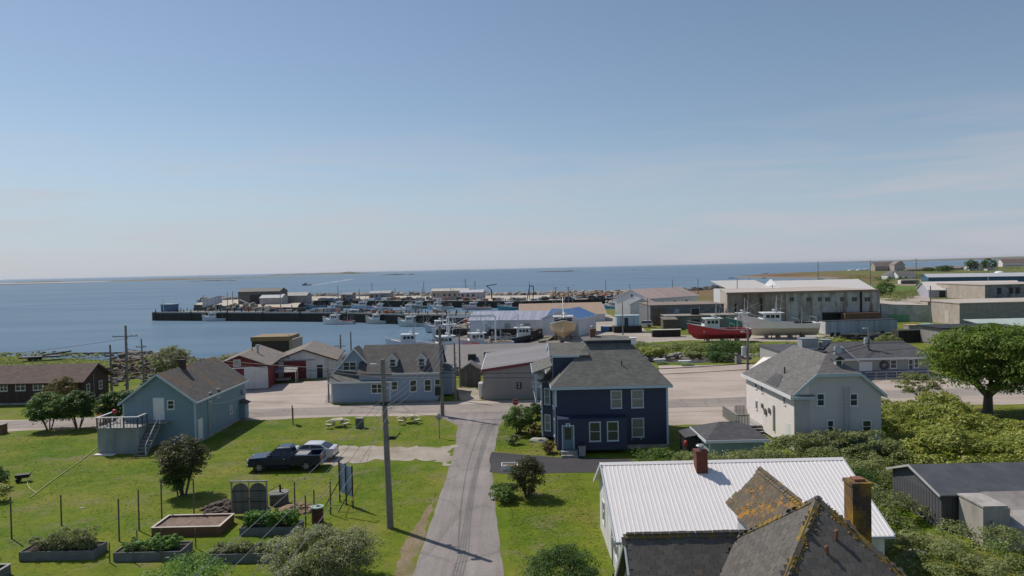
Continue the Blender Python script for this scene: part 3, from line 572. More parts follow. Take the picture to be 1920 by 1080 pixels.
MB().box(.75, 1.15, -1.7, -1.605, 2.62, 2.72).cyl((.85,-1.7,2.6),(.8,-1.85,2.5),.06,.08,n=6).cyl((1.05,-1.7,2.6),(1.1,-1.85,2.5),.06,.08,n=6).build('porch_light', M_BTRIM, t)
MB().cyl((-1.05,3.2,6.1),(-1.15,3.05,6.15),.38,.4,n=12).cyl((-.8,3.3,5.7),(-1.05,3.2,6.1),.03,n=5).build('satellite_dish', M_STEEL, t)

# ---------------------------------------------------------------- blue-grey cottage (left)
B = Vector((-36.9, 65.35, 0)); t = thing('house', 'blue-grey cottage with brown lichened roof and concrete deck at its gable end', 'house', B)
gable_house(t, 6.8, 12.3, 4.2, 6.75, 'y', S_COT, R_COT, M_BTRIM, .3)
corners(t, (0, 6.8), (0, 12.3), .25, 4.1, M_BTRIM)
chimney(t, 3.55, 4.6, 6.2, 7.45, .55, mat('sooty_brick', (.07,.045,.04), .9, .25, pattern='block', ps=(.22,.075)), cap=False)
door(t, (3.4, -.003, 2.45), .85, 2.0, M_WHITE); wpx(t, 314, 749, 327, 768, 65.35)
for q in ((390,741,397,755), (405,733,412,747)):
    a = dpx(q[0], q[3], -30.1); b = dpx(q[2], q[1], -30.1); window(t, (6.803, (a.y+b.y)/2-B.y, a.z), .6, .95, '+x')
window(t, (6.803, 8.2, 1.2), .6, .9, '+x'); door(t, (6.803, .9, .25), .8, 1.95, M_WHITE, '+x')
MB().cyl((6.86,2.7,.3),(6.86,2.7,4.0),.04,n=6).box(6.8,6.95,2.55,2.85,1.1,1.55).build('electric_meter', M_STEEL, t)
MB().box(6.8,7.4,10.6,11.6,.2,1.9).build('side_entry', S_COT, t); MB().prism([(6.8,10.4,2.2),(7.6,10.4,1.85),(7.6,11.8,1.85),(6.8,11.8,2.2)], (0,0,-.08)).build('side_entry_roof', R_COT, t)
MB().cyl((6.85,11.5,2.9),(7.1,11.35,3.0),.28,.3,n=10).build('satellite_dish', M_STEEL, t)
t = thing('deck', 'raised grey concrete deck with white railing and stairs at the cottage gable', 'deck', (-37.7, 62.55, 0))
MB().box(0, 3.7, 0, 2.79, -.2, 2.3).build('base', mat('deck_concrete', (.27,.30,.31), .85, .12, dirt=(.12,.13,.12), dirt_amt=.5, streak=True), t)
MB().box(-.08, 3.78, -.08, 2.79, 2.3, 2.4).box(3.78, 5.3, 1.75, 2.79, 2.3, 2.4).build('deck_boards', M_WOOD, t)
b = KIDS.setdefault('rail', type('R', (), {'box': lambda s, *q: MB().box(*q).build('baluster', mat('dark_railing', (.07,.075,.08), .7), t)})())
for x in (0, 1.2, 2.4, 3.65): b.box(x-.05, x+.05, -.05, .05, 2.4, 3.3)
for y in (1.3, 2.7): b.box(-.05, .05, y-.05, y+.05, 2.4, 3.3)
for x in (.3,.6,.9,1.5,1.8,2.1,2.7,3.0,3.3): b.box(x-.02, x+.02, -.02, .02, 2.45, 3.2)
for y in (.3,.6,.9,1.6,1.9,2.3): b.box(-.02, .02, y-.02, y+.02, 2.45, 3.2)
for y in (.8, 1.6): b.box(3.6, 3.7, y-.05, y+.05, 2.4, 3.3)
parts(t, 'handrail', M_WHITE, [(-.08, 3.75, -.08, .08, 3.3, 3.37),(-.08, .08, .082, 2.75, 3.3, 3.37),(3.58, 3.73, .082, 1.65, 3.3, 3.37)])
for k in range(9): MB().box(3.85, 4.75, 1.7-.3*(k+1), 1.7-.3*k+.03, 2.1-.26*k, 2.15-.26*k).build('stair_step', M_WOOD, t)
MB().prism([(3.8,1.75,2.3),(3.8,-1.1,-.05),(3.8,-.8,-.05),(3.8,1.75,2.0)], (.05,0,0)).prism([(4.75,1.75,2.3),(4.75,-1.1,-.05),(4.75,-.8,-.05),(4.75,1.75,2.0)], (.05,0,0)).build('stair_stringers', M_WOOD, t)
MB().tube([(4.78,1.7,3.2),(4.78,-.9,1.0)], .04).cyl((4.78,-.9,0),(4.78,-.9,1.0),.04,n=5).cyl((4.78,1.7,2.3),(4.78,1.7,3.2),.04,n=5).build('stair_rail', M_WHITE, t)

# ---------------------------------------------------------------- long brown bungalow (far left)
B = Vector((-82, 88.3, 0)); t = thing('house', 'long dark brown bungalow with low brown roof near the shore', 'house', B)
gable_house(t, 27, 5.9, 2.95, 4.65, 'x', S_BROWN, R_DKBR, mat('brown_trim', (.05,.03,.026)), .45)
for q in ((0,719,14,734), (29,716,48,733), (62,716,81,732)): wpx(t, *q, 88.3, kind='double')
for x in (3, 8): window(t, (x, -.003, 1.3), 1.3, 1.1, kind='double')
for y in (1.3, 4.0): window(t, (27.003, y, 1.15), .75, 1.15, '+x')
MB().cyl((27.05,2.5,.3),(27.05,2.5,3.4),.04,n=5).box(27,27.12,2.35,2.65,.4,.8).build('electric_meter', M_STEEL, t)

# ---------------------------------------------------------------- wharf sheds (red, white) and brown fish plant box
B = Vector((-41.4, 95.3, 0)); t = thing('shed', 'low barn-red shed with white sliding door and tan roof', 'shed', B, rad(9))
gable_house(t, 7.4, 13.5, 3.3, 4.75, 'y', S_RED, R_SHED, mat('dark_trim', (.06,.03,.03)), .35, found=False)
MB().box(4.2, 7.35, -.08, -.003, .1, 3.0).build('sliding_door', S_WHITE, t); MB().box(.4, 7.3, -.13, -.085, 2.98, 3.14).build('door_track', M_WHITE, t)
window(t, (3.3, -.003, 3.3), .95, .95, kind='plain', glass=mat('boarded', (.35,.36,.38))); window(t, (3.0, -.003, 1.2), .9, 1.2)
MB().cyl((4.9, 6, 4.0), (4.9, 6, 5.4), .16, n=8).cyl((4.9, 6, 5.4), (4.9, 6, 5.6), .28, n=8).build('stovepipe', M_STEEL, t)
MB().cyl((4.0, 6.5, 4.3), (4.0, 6.5, 5.2), .09, n=6).build('vent_pipe', M_STEEL, t)
B = Vector((-36.2, 104.2, 0)); t = thing('shed', 'whitewashed wharf shed with wide dark red door', 'shed', B, rad(9))
gable_house(t, 9.2, 12.5, 2.75, 4.4, 'y', S_WHITE, R_SHED, mat('dark_trim', (.06,.03,.03)), .35, found=False)
MB().box(1.7, 4.9, -.09, -.003, .05, 2.75).build('sliding_door', S_RED, t); MB().box(.2, 6.2, -.14, -.095, 2.76, 2.9).build('door_track', M_WOOD, t)
door(t, (6.9, -.003, .05), .85, 1.95, mat('dark_door', (.02,.022,.025)))
window(t, (2.3, -.003, 2.95), .7, .75, kind='plain', glass=MC['boarded'])
_pl = MB().box(3.0, 4.9, -.06, -.003, 2.98, 3.78).build('sign_board', mat('faded_sign', (.55,.55,.56), .6, .15, scale=4), t)
MB().box(3.45, 4.4, -.075, -.062, 3.5, 3.58).box(3.3, 4.55, -.075, -.062, 3.28, 3.36).box(3.6, 4.25, -.075, -.062, 3.14, 3.2).build('faded_lettering', mat('faded_letters', (.40,.40,.44)), _pl)
B = Vector((-47, 125, -.5)); t = thing('warehouse', 'dark flat-roofed wharf building with tan top band at the water', 'warehouse', B)
MB().box(0, 6.6, 0, 6, 0, 4.4).build('wall', mat('dark_brown_cladding', (.045,.035,.032), .8, .15), t); MB().box(-.15, 6.75, -.15, 6.1, 4.4, 5.15).build('parapet', mat('ochre_band', (.24,.16,.085), .8, .2), t); MB().box(6.6, 7.4, .2, 5.8, 0, 4.6).build('side_wall', mat('tan_side', (.36,.30,.24), .8, .15), t)
MB().cyl((6,2,5.15),(6,2,5.4),.2,n=8).build('roof_vent', M_WHITE, t)

# ---------------------------------------------------------------- slate-blue house with dormers
B = Vector((-22.2, 84.3, 0)); t = thing('house', 'long slate-blue house with two roof dormers and steep front gable across the road', 'house', B)
MB().prism([(3.4,0,.2),(3.4,9.4,.2),(3.4,9.4,3.6),(3.4,4.7,6.5),(3.4,0,3.6)], (9.5,0,0)).build('wall', S_SLATE, t)
MB().box(0, 7.2, -.02, 1.9, .2, 2.62).build('front_bay', S_SLATE, t)
MB().prism([(-.1,1.9,.2),(5.0,1.9,.2),(5.0,1.9,3.6),(2.45,1.9,6.5),(-.1,1.9,3.6)], (0,2.6,0)).build('front_gable', S_SLATE, t)
MB().box(.05,12.8,.05,9.3,-.3,.199).build('foundation', M_CONC, t)
for s in gable_roof(3.4, 12.9, 0, 9.4, 3.6, 6.5, 'x', .25): s.build('roof', R_BROWN, t)
for s in gable_roof(-.1, 5.0, 1.9, 4.42, 3.6, 6.5, 'y', .25): s.build('gable_roof', R_BROWN, t)
MB().prism([(-.3,-.25,2.66),(7.4,-.25,2.66),(7.4,1.88,3.62),(-.3,1.88,3.62)], (0,0,-.1)).build('front_bay_roof', R_GREY, t)
b = MB(); rake(b, -.1, 5.0, 1.64, 3.6, 6.5, 'y', .25, .25); b.box(-.33,7.43,-.3,-.255,2.48,2.7).box(7.45,13.15,-.3,-.255,3.38,3.62).box(-.03,.12,-.03,0,.2,2.5).box(7.06,7.2,-.03,0,.2,2.5).build('trim', M_TRIM, t)
b = MB().prism([(7.2,-.01,.2),(7.2,1.9,.2),(7.2,1.9,3.55),(7.2,-.01,2.7)], (.02,0,0)); b.build('bay_side', S_SLATE, t)
wpx(t, 696, 719, 719, 738, 84.3, kind='double'); wpx(t, 643, 678, 668, 695, 86.2, kind='double')
for q in ((734,715,746,732), (768,711,782,735), (795,710,809,734), (815,709,828,733)): wpx(t, *q, 84.3)
for cx in (7.35, 10.9):
    d = MB().prism([(cx-.55,1.0,3.6),(cx+.55,1.0,3.6),(cx+.55,1.0,5.15),(cx,1.0,5.75),(cx-.55,1.0,5.15)], (0,2.6,0)).build('dormer', M_TRIM, t)
    for s in gable_roof(cx-.55, cx+.55, 1.0, 3.8, 5.15, 5.75, 'y', .18, .07): s.build('dormer_roof', R_BROWN, d)
    b = MB(); rake(b, cx-.55, cx+.55, .81, 5.15, 5.75, 'y', .18, .16, t=.07); b.build('dormer_trim', M_TRIM, d)
    window(t, (cx, .997, 4.25), .8, .95)
MB().box(12.905, 14.4, 3.7, 8.5, .2, 3.3).build('side_wing', S_SLATE, t); MB().prism([(12.92,3.5,3.5),(14.6,3.5,3.25),(14.6,8.7,3.25),(12.92,8.7,3.5)], (0,0,-.1)).build('side_wing_roof', R_BROWN, t)
b = MB()
for k in range(5): b.box(-1.0, -.1, .5+.25*k, .76+.25*k, .2*k, .2*k+.06)
b.build('side_steps', M_WOOD, t)
# ---------------------------------------------------------------- garden shed, taupe net building and the wharf roofs behind it
B = Vector((-7.3, 95, 0)); t = thing('shed', 'small brown-grey garden shed with double door strips between the big buildings', 'shed', B)
gable_house(t, 2.65, 2.6, 2.3, 3.15, 'y', mat('shed_taupe', (.16,.145,.13), .75, .1, pattern='board', ps=(.2,.2)), R_LILAC, M_WOOD, .22, found=False)
MB().box(.85, 1.75, -.05, -.003, .15, 1.95).build('door', mat('shed_door', (.13,.11,.10)), t); MB().box(.75,.845,-.06,-.003,.15,2.0).box(1.755,1.85,-.06,-.003,.15,2.0).build('door_trim', M_WOOD, t)
B = Vector((-3.75, 84.6, 0)); t = thing('warehouse', 'broad taupe metal warehouse with dark red rake trim behind the navy house', 'warehouse', B)
MB().prism([(0,0,0),(17.6,0,0),(17.6,0,3.7),(8.8,0,4.85),(0,0,3.7)], (0,16.4,0)).build('wall', mat('taupe_stucco', (.29,.27,.26), .75, .06, dirt=(.22,.2,.19), dirt_amt=.3, streak=True), t)
rg = mat('grey_metal_roof', (.20,.178,.17), .55, .06, pattern='board', ps=(.45,.45), bump=.3)
for s in gable_roof(0, 17.6, 0, 16.4, 3.7, 4.85, 'y', .15): s.build('roof', rg, t)
b = MB(); rake(b, 0, 17.6, -.152, 3.7, 4.85, 'y', .15, .34); b.build('rake_trim', mat('maroon_trim', (.17,.035,.05), .5), t)
MB().box(-.22,-.15,-.15,16.5,3.45,3.8).build('gutter', M_WHITE, t)
sg = MB().box(5.9, 7.2, -.07, -.003, 1.35, 2.2).build('sign', mat('pale_sign', (.50,.54,.58), .5, .04), t)
def lettering(name, txt, size, m, par, loc, rx=math.pi/2, rz=0, ext=.004, align='CENTER'):
    cu = bpy.data.curves.new(name, 'FONT'); cu.body = txt; cu.size = size; cu.extrude = ext; cu.align_x = align; cu.align_y = 'CENTER'
    o = bpy.data.objects.new(name+'_tmp', cu); C.objects.link(o); dg = bpy.context.evaluated_depsgraph_get(); me = bpy.data.meshes.new_from_object(o.evaluated_get(dg)); bpy.data.objects.remove(o)
    me.materials.clear(); me.materials.append(m); q = link(name, me, par, loc); q.rotation_euler = (rx, 0, rz); return q
lettering('lettering', 'NILC', .52, mat('navy_letters', (.03,.05,.16)), sg, (6.55, -.076, 1.8))
em = MB().box(4.05, 4.65, -.06, -.003, 1.3, 2.1).build('emblem_plate', M_DARK, t); MB().cyl((4.35,-.061,1.9),(4.35,-.07,1.9),.15,n=10).cyl((4.35,-.061,1.55),(4.35,-.07,1.55),.15,n=10).build('emblem', mat('emblem_grey', (.3,.29,.28)), em)
MB().cyl((-.4,1.2,.2),(-.4,1.2,1.9),.28,n=10).cyl((-.4,2.0,.2),(-.4,2.0,1.9),.28,n=10).build('propane_tanks', M_WHITE, t)
y_ = 101.5; pts = [DY(907,690,y_), DY(1045,690,y_), DY(1045,657,y_), DY(1013,650.5,y_), DY(985,657.5,y_), DY(907,662,y_)]
B = Vector((pts[0].x, y_, 0)); t = thing('shed', 'pale blue low shed gable with dark blue rake behind the taupe warehouse', 'shed', B)
q = [(p.x-B.x, 0, max(0, p.z)) for p in pts]; q[0] = (0,0,0); q[1] = (q[1][0],0,0)
MB().prism(q, (0,2.8,0)).build('wall', mat('pale_blue_wall', (.30,.36,.46), .6), t)
b = MB()
for i in (2,3,4): a, c = q[i], q[i+1]; b.prism([(a[0],-.02,a[2]+.12),(c[0],-.02,c[2]+.12),(c[0],-.02,c[2]-.12),(a[0],-.02,a[2]-.12)], (0,-.06,0))
b.build('rake_trim', mat('dark_blue_trim', (.03,.05,.10)), t)
MB().prism([q[5],q[4],(q[4][0],2.9,q[4][2]),(0,2.9,q[5][2])], (0,0,.1)).prism([q[4],q[3],(q[3][0],2.9,q[3][2]),(q[4][0],2.9,q[4][2])], (0,0,.1)).prism([q[3],q[2],(q[2][0],2.9,q[2][2]),(q[3][0],2.9,q[3][2])], (0,0,.1)).build('roof', rg, t)
B = Vector((-10.4, 105.3, -.6)); t = thing('warehouse', 'long low wharf warehouse with wide grey roof in front of the moored boats', 'warehouse', B)
gable_house(t, 17.6, 12.5, 1.95, 4.45, 'x', S_TAUPE, mat('pale_grey_roof', (.215,.195,.185), .7, .08, dirt=(.2,.17,.14), dirt_amt=.4), M_WOOD, .35, found=False)
MB().box(3.4,4.6,1.3,2.5,2.3,3.5).build('roof_vent', M_DARK, t); MB().box(-.8,18,12.5,16,-1.6,.2).build('quay', mat('dark_timber', (.05,.043,.035), .85, .2, pattern='board', ps=(.35,.35)), t)

# ---------------------------------------------------------------- cream house on the right
B = Vector((23.3, 57.7, 0)); t = thing('house', 'cream two-storey house with half-hipped grey roof and a ladder on its end wall', 'house', B)
MB().prism([(0,0,.2),(7.2,0,.2),(7.2,0,5.05),(5.45,0,6.55),(1.75,0,6.55),(0,0,5.05)], (0,12,0)).build('wall', S_CREAM, t)
rl = R_LILAC; hc = 3.6; th = .1
def slab(par, pts, m=rl, nm='roof'): return MB().prism([(a, b_, c+th) for a, b_, c in pts], (0,0,-th+.01)).build(nm, m, par)
slab(t, [(-.35,-.25,4.78),(1.75,-.25,6.6),(hc,2.0,7.95),(hc,9.0,7.95),(-.35,12.35,4.78)]); slab(t, [(7.55,-.25,4.78),(5.45,-.25,6.6),(hc,2.0,7.95),(hc,9.0,7.95),(7.55,12.35,4.78)])
slab(t, [(1.75,-.25,6.6),(5.45,-.25,6.6),(hc,2.0,7.95)]); slab(t, [(-.35,12.35,4.78),(7.55,12.35,4.78),(hc,9.0,7.95)])
b = MB(); 
for a, c in (((-.35,4.78),(1.75,6.6)), ((1.75,6.6),(5.45,6.6)), ((5.45,6.6),(7.55,4.78))): b.prism([(a[0],-.252,a[1]+.11),(c[0],-.252,c[1]+.11),(c[0],-.252,c[1]-.17),(a[0],-.252,a[1]-.17)], (0,-.05,0)); b.prism([(a[0],-.25,a[1]-.02),(c[0],-.25,c[1]-.02),(c[0],-.01,c[1]-.02),(a[0],-.01,a[1]-.02)], (0,0,-.05))
b.build('rake_trim', mat('seafoam_trim', (.40,.50,.52), .5), t)
parts(t, 'gutter', M_WHITE, [(-.42,-.36,-.25,12.4,4.6,4.9),(7.56,7.62,-.25,12.4,4.6,4.9)])
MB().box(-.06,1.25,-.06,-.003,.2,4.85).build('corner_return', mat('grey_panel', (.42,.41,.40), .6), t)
MB().prism([(-.4,-.5,4.86),(1.5,-.5,4.86),(1.5,-.26,5.0),(-.4,-.26,5.0)], (0,0,-.1)).build('corner_roof', rl, t); MB().box(-.4,1.5,-.56,-.505,4.66,4.88).build('corner_trim', MC['seafoam_trim'], t)
MB().prism([(1.26,-.004,.2),(7.2,-.004,.2),(7.2,-.004,5.05),(5.45,-.004,6.54),(1.75,-.004,6.54),(1.26,-.004,6.1)], (0,-.022,0)).build('end_wall', mat('shaded_cream_siding', (.50,.485,.465), .65, .05, pattern='lap', ps=(.1,.12), bump=.5), t)  # greyer overlay on the cream siding, the gable's shade put into its colour
for q in ((1531,737,1546,762), (1593,736,1608,762), (1550,787,1564,812), (1616,788,1634,812)): wpx(t, *q, 57.67)
for y, z, h in ((9.1,3.9,.75), (7.5,3.8,.75), (2.1,3.7,.8), (9.0,1.9,.9)): window(t, (-.003, y, z), .55, h, '-x', 'plain')
d = MB().box(3.75,4.4,.75,2.6,6.6,7.75).build('dormer', M_TRIM, t); MB().prism([(3.62,.6,7.7),(4.08,.6,8.05),(4.55,.6,7.7)], (0,2.0,0)).build('dormer_roof', M_DARK, d); window(t, (4.07,.747,6.75), .6, .95)
MB().cyl((4.1,1.2,8.1),(4.1,1.2,8.45),.03,n=5).cyl((4.1,1.15,8.5),(4.15,.98,8.55),.33,.36,n=12).build('satellite_dish', M_STEEL, t)
MB().cyl((1.0,4.6,5.9),(1.0,4.6,6.6),.06,n=6).build('vent_pipe', M_DARK, t)
th = .125; slab(t, [(-.2,3.2,4.93),(-.2,6.0,4.93),(.75,6.0,5.76),(.75,4.4,5.76)], R_DARK, 'roof_patch'); th = .1
b = MB().box(3.95,4.0,-.3,-.24,.1,5.6).box(4.4,4.45,-.3,-.24,.1,5.6)
for k in range(18): b.cyl((4.0,-.27,.4+.29*k),(4.4,-.27,.4+.29*k),.018,n=5)
tag(b.build('ladder', M_STEEL, None), 'aluminium ladder leaning upright against the cream house end wall', 'ladder').location = B
b = MB()
for y, z, s in ((5.6,2.5,.25),(6.6,2.2,.3),(7.4,2.6,.22)): b.cyl((-.02,y,z),(-.12,y,z),s,n=10)
b.build('wall_ornaments', mat('driftwood', (.12,.10,.09)), t)
MB().box(-.15,-.003,4.4,4.55,.9,3.2).build('drainpipe', M_STEEL, t); MB().box(-.02,-.003,1.0,1.9,.4,2.3).build('hatch', M_TRIM, t)
t = thing('deck', 'small weathered wooden deck with slatted railing at the cream house side', 'deck', (20.9, 65.2, 0))
MB().box(0,2.35,0,4.6,.6,.72).build('deck_boards', M_WOOD, t)
for x0, x1, y0, y1 in ((0,.05,0,4.6),(0.05,1.2,0,.05),(1.2,2.35,4.55,4.6)):
    n = int(max(x1-x0, y1-y0)/.13)
    for i in range(n):
        u = (i+.5)/n; cx, cy = (x0+(x1-x0)*u, y0+(y1-y0)*u); o = link('slat', WM.setdefault('slat', MB().box(-.04,.04,-.04,.04,0,1.0).mesh('slat', M_WOOD)), t, (cx, cy, .72))
MB().box(-.05,.1,-.05,4.65,1.72,1.78).box(.1,1.2,-.05,.1,1.72,1.78).build('handrail', M_WOOD, t)
for k in range(3): MB().box(1.3,2.3,-.35*(k+1),-.35*k-.01,.42-.2*k,.48-.2*k).build('step', M_WOOD, t)

# ---------------------------------------------------------------- dark-roofed restaurant
B = Vector((42.6, 95, 0)); t = thing('restaurant', 'low grey building with charcoal roof, front gable and round emblem beside the car park', 'restaurant', B)
sg_ = mat('grey_lap', (.31,.31,.30), .65, .06, pattern='lap', ps=(.1,.13)); MB().box(0,14.2,0,12,.1,2.6).build('wall', sg_, t); MB().box(4.5,13.9,-.06,-.003,.1,1.0).build('wainscot', mat('slate_panel', (.13,.17,.24), .6), t)
for s in hip_roof_faces(1.0,14.8,-.45,12.4,2.6,3.0,14.0,6.0,6.4,4.15): s.build('roof', R_DARK, t)
MB().box(1.0,14.85,-.5,-.46,2.45,2.7).build('eave_trim', M_TRIM, t)
MB().prism([(-.1,-.4,2.5),(4.1,-.4,2.5),(2.0,-.4,4.4)], (0,5.5,0)).build('front_gable', mat('grey_blue_gable', (.24,.26,.31), .6), t)
for s in gable_roof(-.1,4.1,-.4,5.6,2.5,4.4,'y',.2): s.build('gable_roof', R_DARK, t)
b = MB(); rake(b,-.1,4.1,-.602,2.5,4.4,'y',.2,.22); b.box(-.1,4.1,-.44,-.4,2.4,2.52).build('gable_trim', M_TRIM, t)
MB().box(-5,1.0,1.5,11,.1,3.4).build('rear_wing', sg_, t); MB().box(-5.2,1.2,1.3,11.2,3.4,3.55).build('rear_roof', R_DARK, t)
for q in ((1669,674,1681,691), (1703,673,1712,694), (1714,672,1722,690)): wpx(t, *q, 95)
MB().box(4.6,6.4,-.07,-.065,.9,2.2).build('notice_panel', M_TRIM, t); _e = MB().cyl((8.05,-.07,1.65),(8.05,-.14,1.65),.62,n=20).build('emblem', mat('emblem_dark', (.03,.035,.045)), t)
MB().cyl((8.05,-.141,1.65),(8.05,-.15,1.65),.52,n=18).build('emblem_disc', mat('emblem_mid', (.06,.07,.08)), _e)
MB().box(7.8,8.3,-.16,-.151,1.68,1.8).box(7.75,8.1,-.16,-.151,1.5,1.58).build('emblem_mark', mat('emblem_grey2', (.35,.36,.36)), _e)
b = MB().box(4.5,14.5,-1.9,-.4,0,.18)
for x in np.arange(4.6,14.5,1.4): b.box(x-.04,x+.04,-1.9,-1.82,.18,1.0)
b.box(4.5,14.5,-1.92,-1.8,.95,1.02).box(4.5,14.5,-1.9,-1.82,.55,.6); b.build('ramp', M_WOOD, t)
for nm, x, y, wx, wy, h, lb in (('air_handler',-1.8,3.2,2.3,1.6,1.25,'long grey rooftop air unit on white curb, left one'),('air_handler',1.0,3.0,1.3,1.2,1.05,'squarer rooftop air unit on white curb, right one')):
    u = thing(nm, lb, 'air unit', B+Vector((x, y, 3.56))); MB().box(0,wx,0,wy,.3,h+.3).box(-.1,wx+.1,-.1,wy+.1,h+.3,h+.36).build('housing', mat('unit_grey', (.30,.32,.33), .5), u); MB().box(.05,wx-.05,.05,wy-.05,0,.299).build('curb', M_WHITE, u)
# ---------------------------------------------------------------- small pale green shed
B = Vector((15.1, 54, 0)); t = thing('shed', 'pale green shed with dark hipped roof half hidden by shrubs', 'shed', B)
MB().box(0,4.3,0,4.2,.1,2.3).build('wall', S_GREEN, t)
for s in hip_roof_faces(-.3,4.6,-.3,4.5,2.25,1.4,2.9,2.0,2.2,3.1): s.build('roof', R_DARK, t)
MB().box(-.36,4.66,-.36,-.31,2.1,2.32).box(-.36,-.31,-.31,4.5,2.1,2.32).build('eave_trim', M_TRIM, t); MB().box(-.03,.1,-.03,-.003,.1,2.1).build('corner_board', M_TRIM, t)
t = thing('lean_to', 'dark little lean-to with a red buoy beside the green shed', 'lean-to', B+Vector((-1.2,2.2,0)))
MB().box(0,1.1,0,2.2,0,1.9).build('wall', M_DARK, t); MB().prism([(-.15,-.2,1.95),(1.15,-.2,2.2),(1.15,2.4,2.2),(-.15,2.4,1.95)], (0,0,.08)).build('roof', R_DARK, t); MB().blob((-.1,-.15,1.5),(.2,.2,.3),8,5,2,.02).build('buoy', M_RED, t, True)
# ---------------------------------------------------------------- white metal-roofed house
B = Vector((5.1, 34.2, 0)); t = thing('house', 'white house with ribbed white metal roof and brick chimney', 'house', B); whiteh = t
MB().prism([(0,0,0),(0,8.1,0),(0,8.1,2.85),(0,5.0,4.72),(0,0,2.6)], (13.1,0,0)).build('wall', S_WHITE, t)
RW = mat('white_metal_roofing', (.78,.735,.715), .42, .025, scale=1.5, dirt=(.55,.52,.50), dirt_amt=.3, dirt_scale=.25)
def rib_sheet(w, l, n):
    m = MB(); p = []; s = w/n
    for k in range(n):
        x = k*s; p += [(x, .0), (x+s*.62, .0), (x+s*.70, .021), (x+s*.92, .021)]
    p.append((w, 0.0))
    for (xa, za), (xb, zb) in zip(p[:-1], p[1:]): m.poly([(xa,0,za),(xb,0,zb),(xb,l,zb),(xa,l,za)])
    m.poly([(0,0,-.02),(w,0,-.02),(w,0,0),(0,0,0)]); m.poly([(0,l,-.02),(0,0,-.02),(w,0,-.02),(w,l,-.02)][::-1]); return m
y0, z0, y1, z1 = -.35, 2.47, 5.0, 4.84; sl = math.hypot(y1-y0, z1-z0); an = math.atan2(z1-z0, y1-y0); N = 15; wS = 13.7/N
me = rib_sheet(wS, sl, 4).mesh('roof_sheet', RW)
for k in range(N): o = link('roof_sheet', me, t, (-.3+k*wS, y0, z0+.003*(k % 2))); o.rotation_euler = (an, 0, 0)
sl2 = math.hypot(3.5, 2.05); me2 = rib_sheet(13.7, sl2, 60).mesh('back_roof', RW); o = link('back_roof', me2, t, (13.4, 8.5, 2.79)); o.rotation_euler = (math.atan2(2.05, 3.5), 0, math.pi)
MB().prism([(-.32,4.8,4.79),(-.32,5.0,4.9),(-.32,5.25,4.76),(-.32,5.25,4.74),(-.32,5.0,4.87),(-.32,4.8,4.77)], (13.74,0,0)).box(-.34,-.3,4.7,5.2,4.6,4.86).build('ridge_cap', RW, t)
b = MB()
for x, s in ((-.3,-1),(13.4,1)):
    b.prism([(x,y0,z0+.05),(x,y1,z1+.05),(x,y1,z1-.15),(x,y0,z0-.15)], (s*.05,0,0)); b.prism([(x,8.5,2.84),(x,y1,z1+.05),(x,y1,z1-.15),(x,8.5,2.64)], (s*.05,0,0))
    b.prism([(x,y0,z0-.06),(x,y1,z1-.06),(x,y1,z1-.1),(x,y0,z0-.1)], (-s*.29,0,0))
b.build('rake_trim', mat('grey_white_trim', (.52,.54,.57), .5), t)
MB().box(-.3,13.4,-.47,-.36,2.36,2.48).build('gutter', mat('grey_gutter', (.33,.35,.38), .4), t)
for y, z in ((1.2,1.0),(6.2,1.0)): window(t, (-.003,y,z), .8, 1.3, '-x')
MB().cyl((-.08,2.4,.1),(-.08,2.4,2.8),.045,n=6).box(-.14,-.003,2.1,2.5,1.2,1.7).build('electric_meter', M_STEEL, t)
chimney(t, 5.2, 4.35, 4.0, 5.55, .62, mat('red_brick_stack', (.165,.05,.035), .9, .25, scale=5, pattern='block', ps=(.21,.075)))
for x0, x1, u in ((6.3,9.6,.19),(6.3,8.4,.05)):
    b = MB(); yy = y0+(y1-y0)*u; zz = z0+(z1-z0)*u
    for k in range(int((x1-x0)/.23)+1): b.box(x0+.23*k-.02,x0+.23*k+.02,yy-.02,yy+.02,zz,zz+.12)
    b.tube([(x0-.1,yy,zz+.11),(x1+.1,yy,zz+.11)], .025).build('snow_guard', mat('snow_guard_grey', (.45,.43,.44), .5), t)
# ---------------------------------------------------------------- charcoal board shed and concrete bunker (right edge)
B = Vector((25.0, 40.6, 0)); t = thing('shed', 'charcoal board shed with dark sheet roof and white rake at the right edge', 'shed', B)
gable_wall(0,13,0,5.3,2.15,3.0,'x',0,3.0).build('wall', mat('charcoal_boards', (.085,.085,.095), .8, .1), t)
for k in range(18): link('board', WM.setdefault('bd', MB().box(-.02,0,.0,.26,0,1.95).mesh('board', mat('charcoal_plank', (.085,.085,.095), .8, .35, scale=.4))), t, (-.001, .02+.295*k, .02))
for k in range(44): link('board', WM.setdefault('bf', MB().box(0,.265,-.02,0,0,2.1).mesh('board', MC['charcoal_plank'])), t, (.02+.295*k, -.001, .02))
rd = mat('dark_sheet_roof', (.072,.074,.082), .6, .2, scale=.7, dirt=(.12,.12,.13), dirt_amt=.5)
for s in gable_roof(0,13,0,5.3,2.15,3.0,'x',.25,ridge=3.0): s.build('roof', rd, t)
b = MB(); rake(b,0,5.3,-.255,2.15,3.0,'x',.25,.13,ridge=3.0); b.build('rake_trim', mat('pale_rake', (.45,.44,.42), .6), t)
B = Vector((25.8, 38.2, 0)); t = thing('concrete_bunker', 'pale weathered concrete outbuilding with sloping slab roof by the charcoal shed', 'outbuilding', B)
cn = mat('pale_concrete', (.40,.37,.34), .85, .1, dirt=(.2,.18,.16), dirt_amt=.6, streak=True)
MB().prism([(0,0,-.2),(.9,-.5,-.2),(3.2,-.9,-.2),(6.5,-.9,-.2),(6.5,2.1,-.2),(0,2.1,-.2)], (0,0,1.45)).build('lower_wall', cn, t)
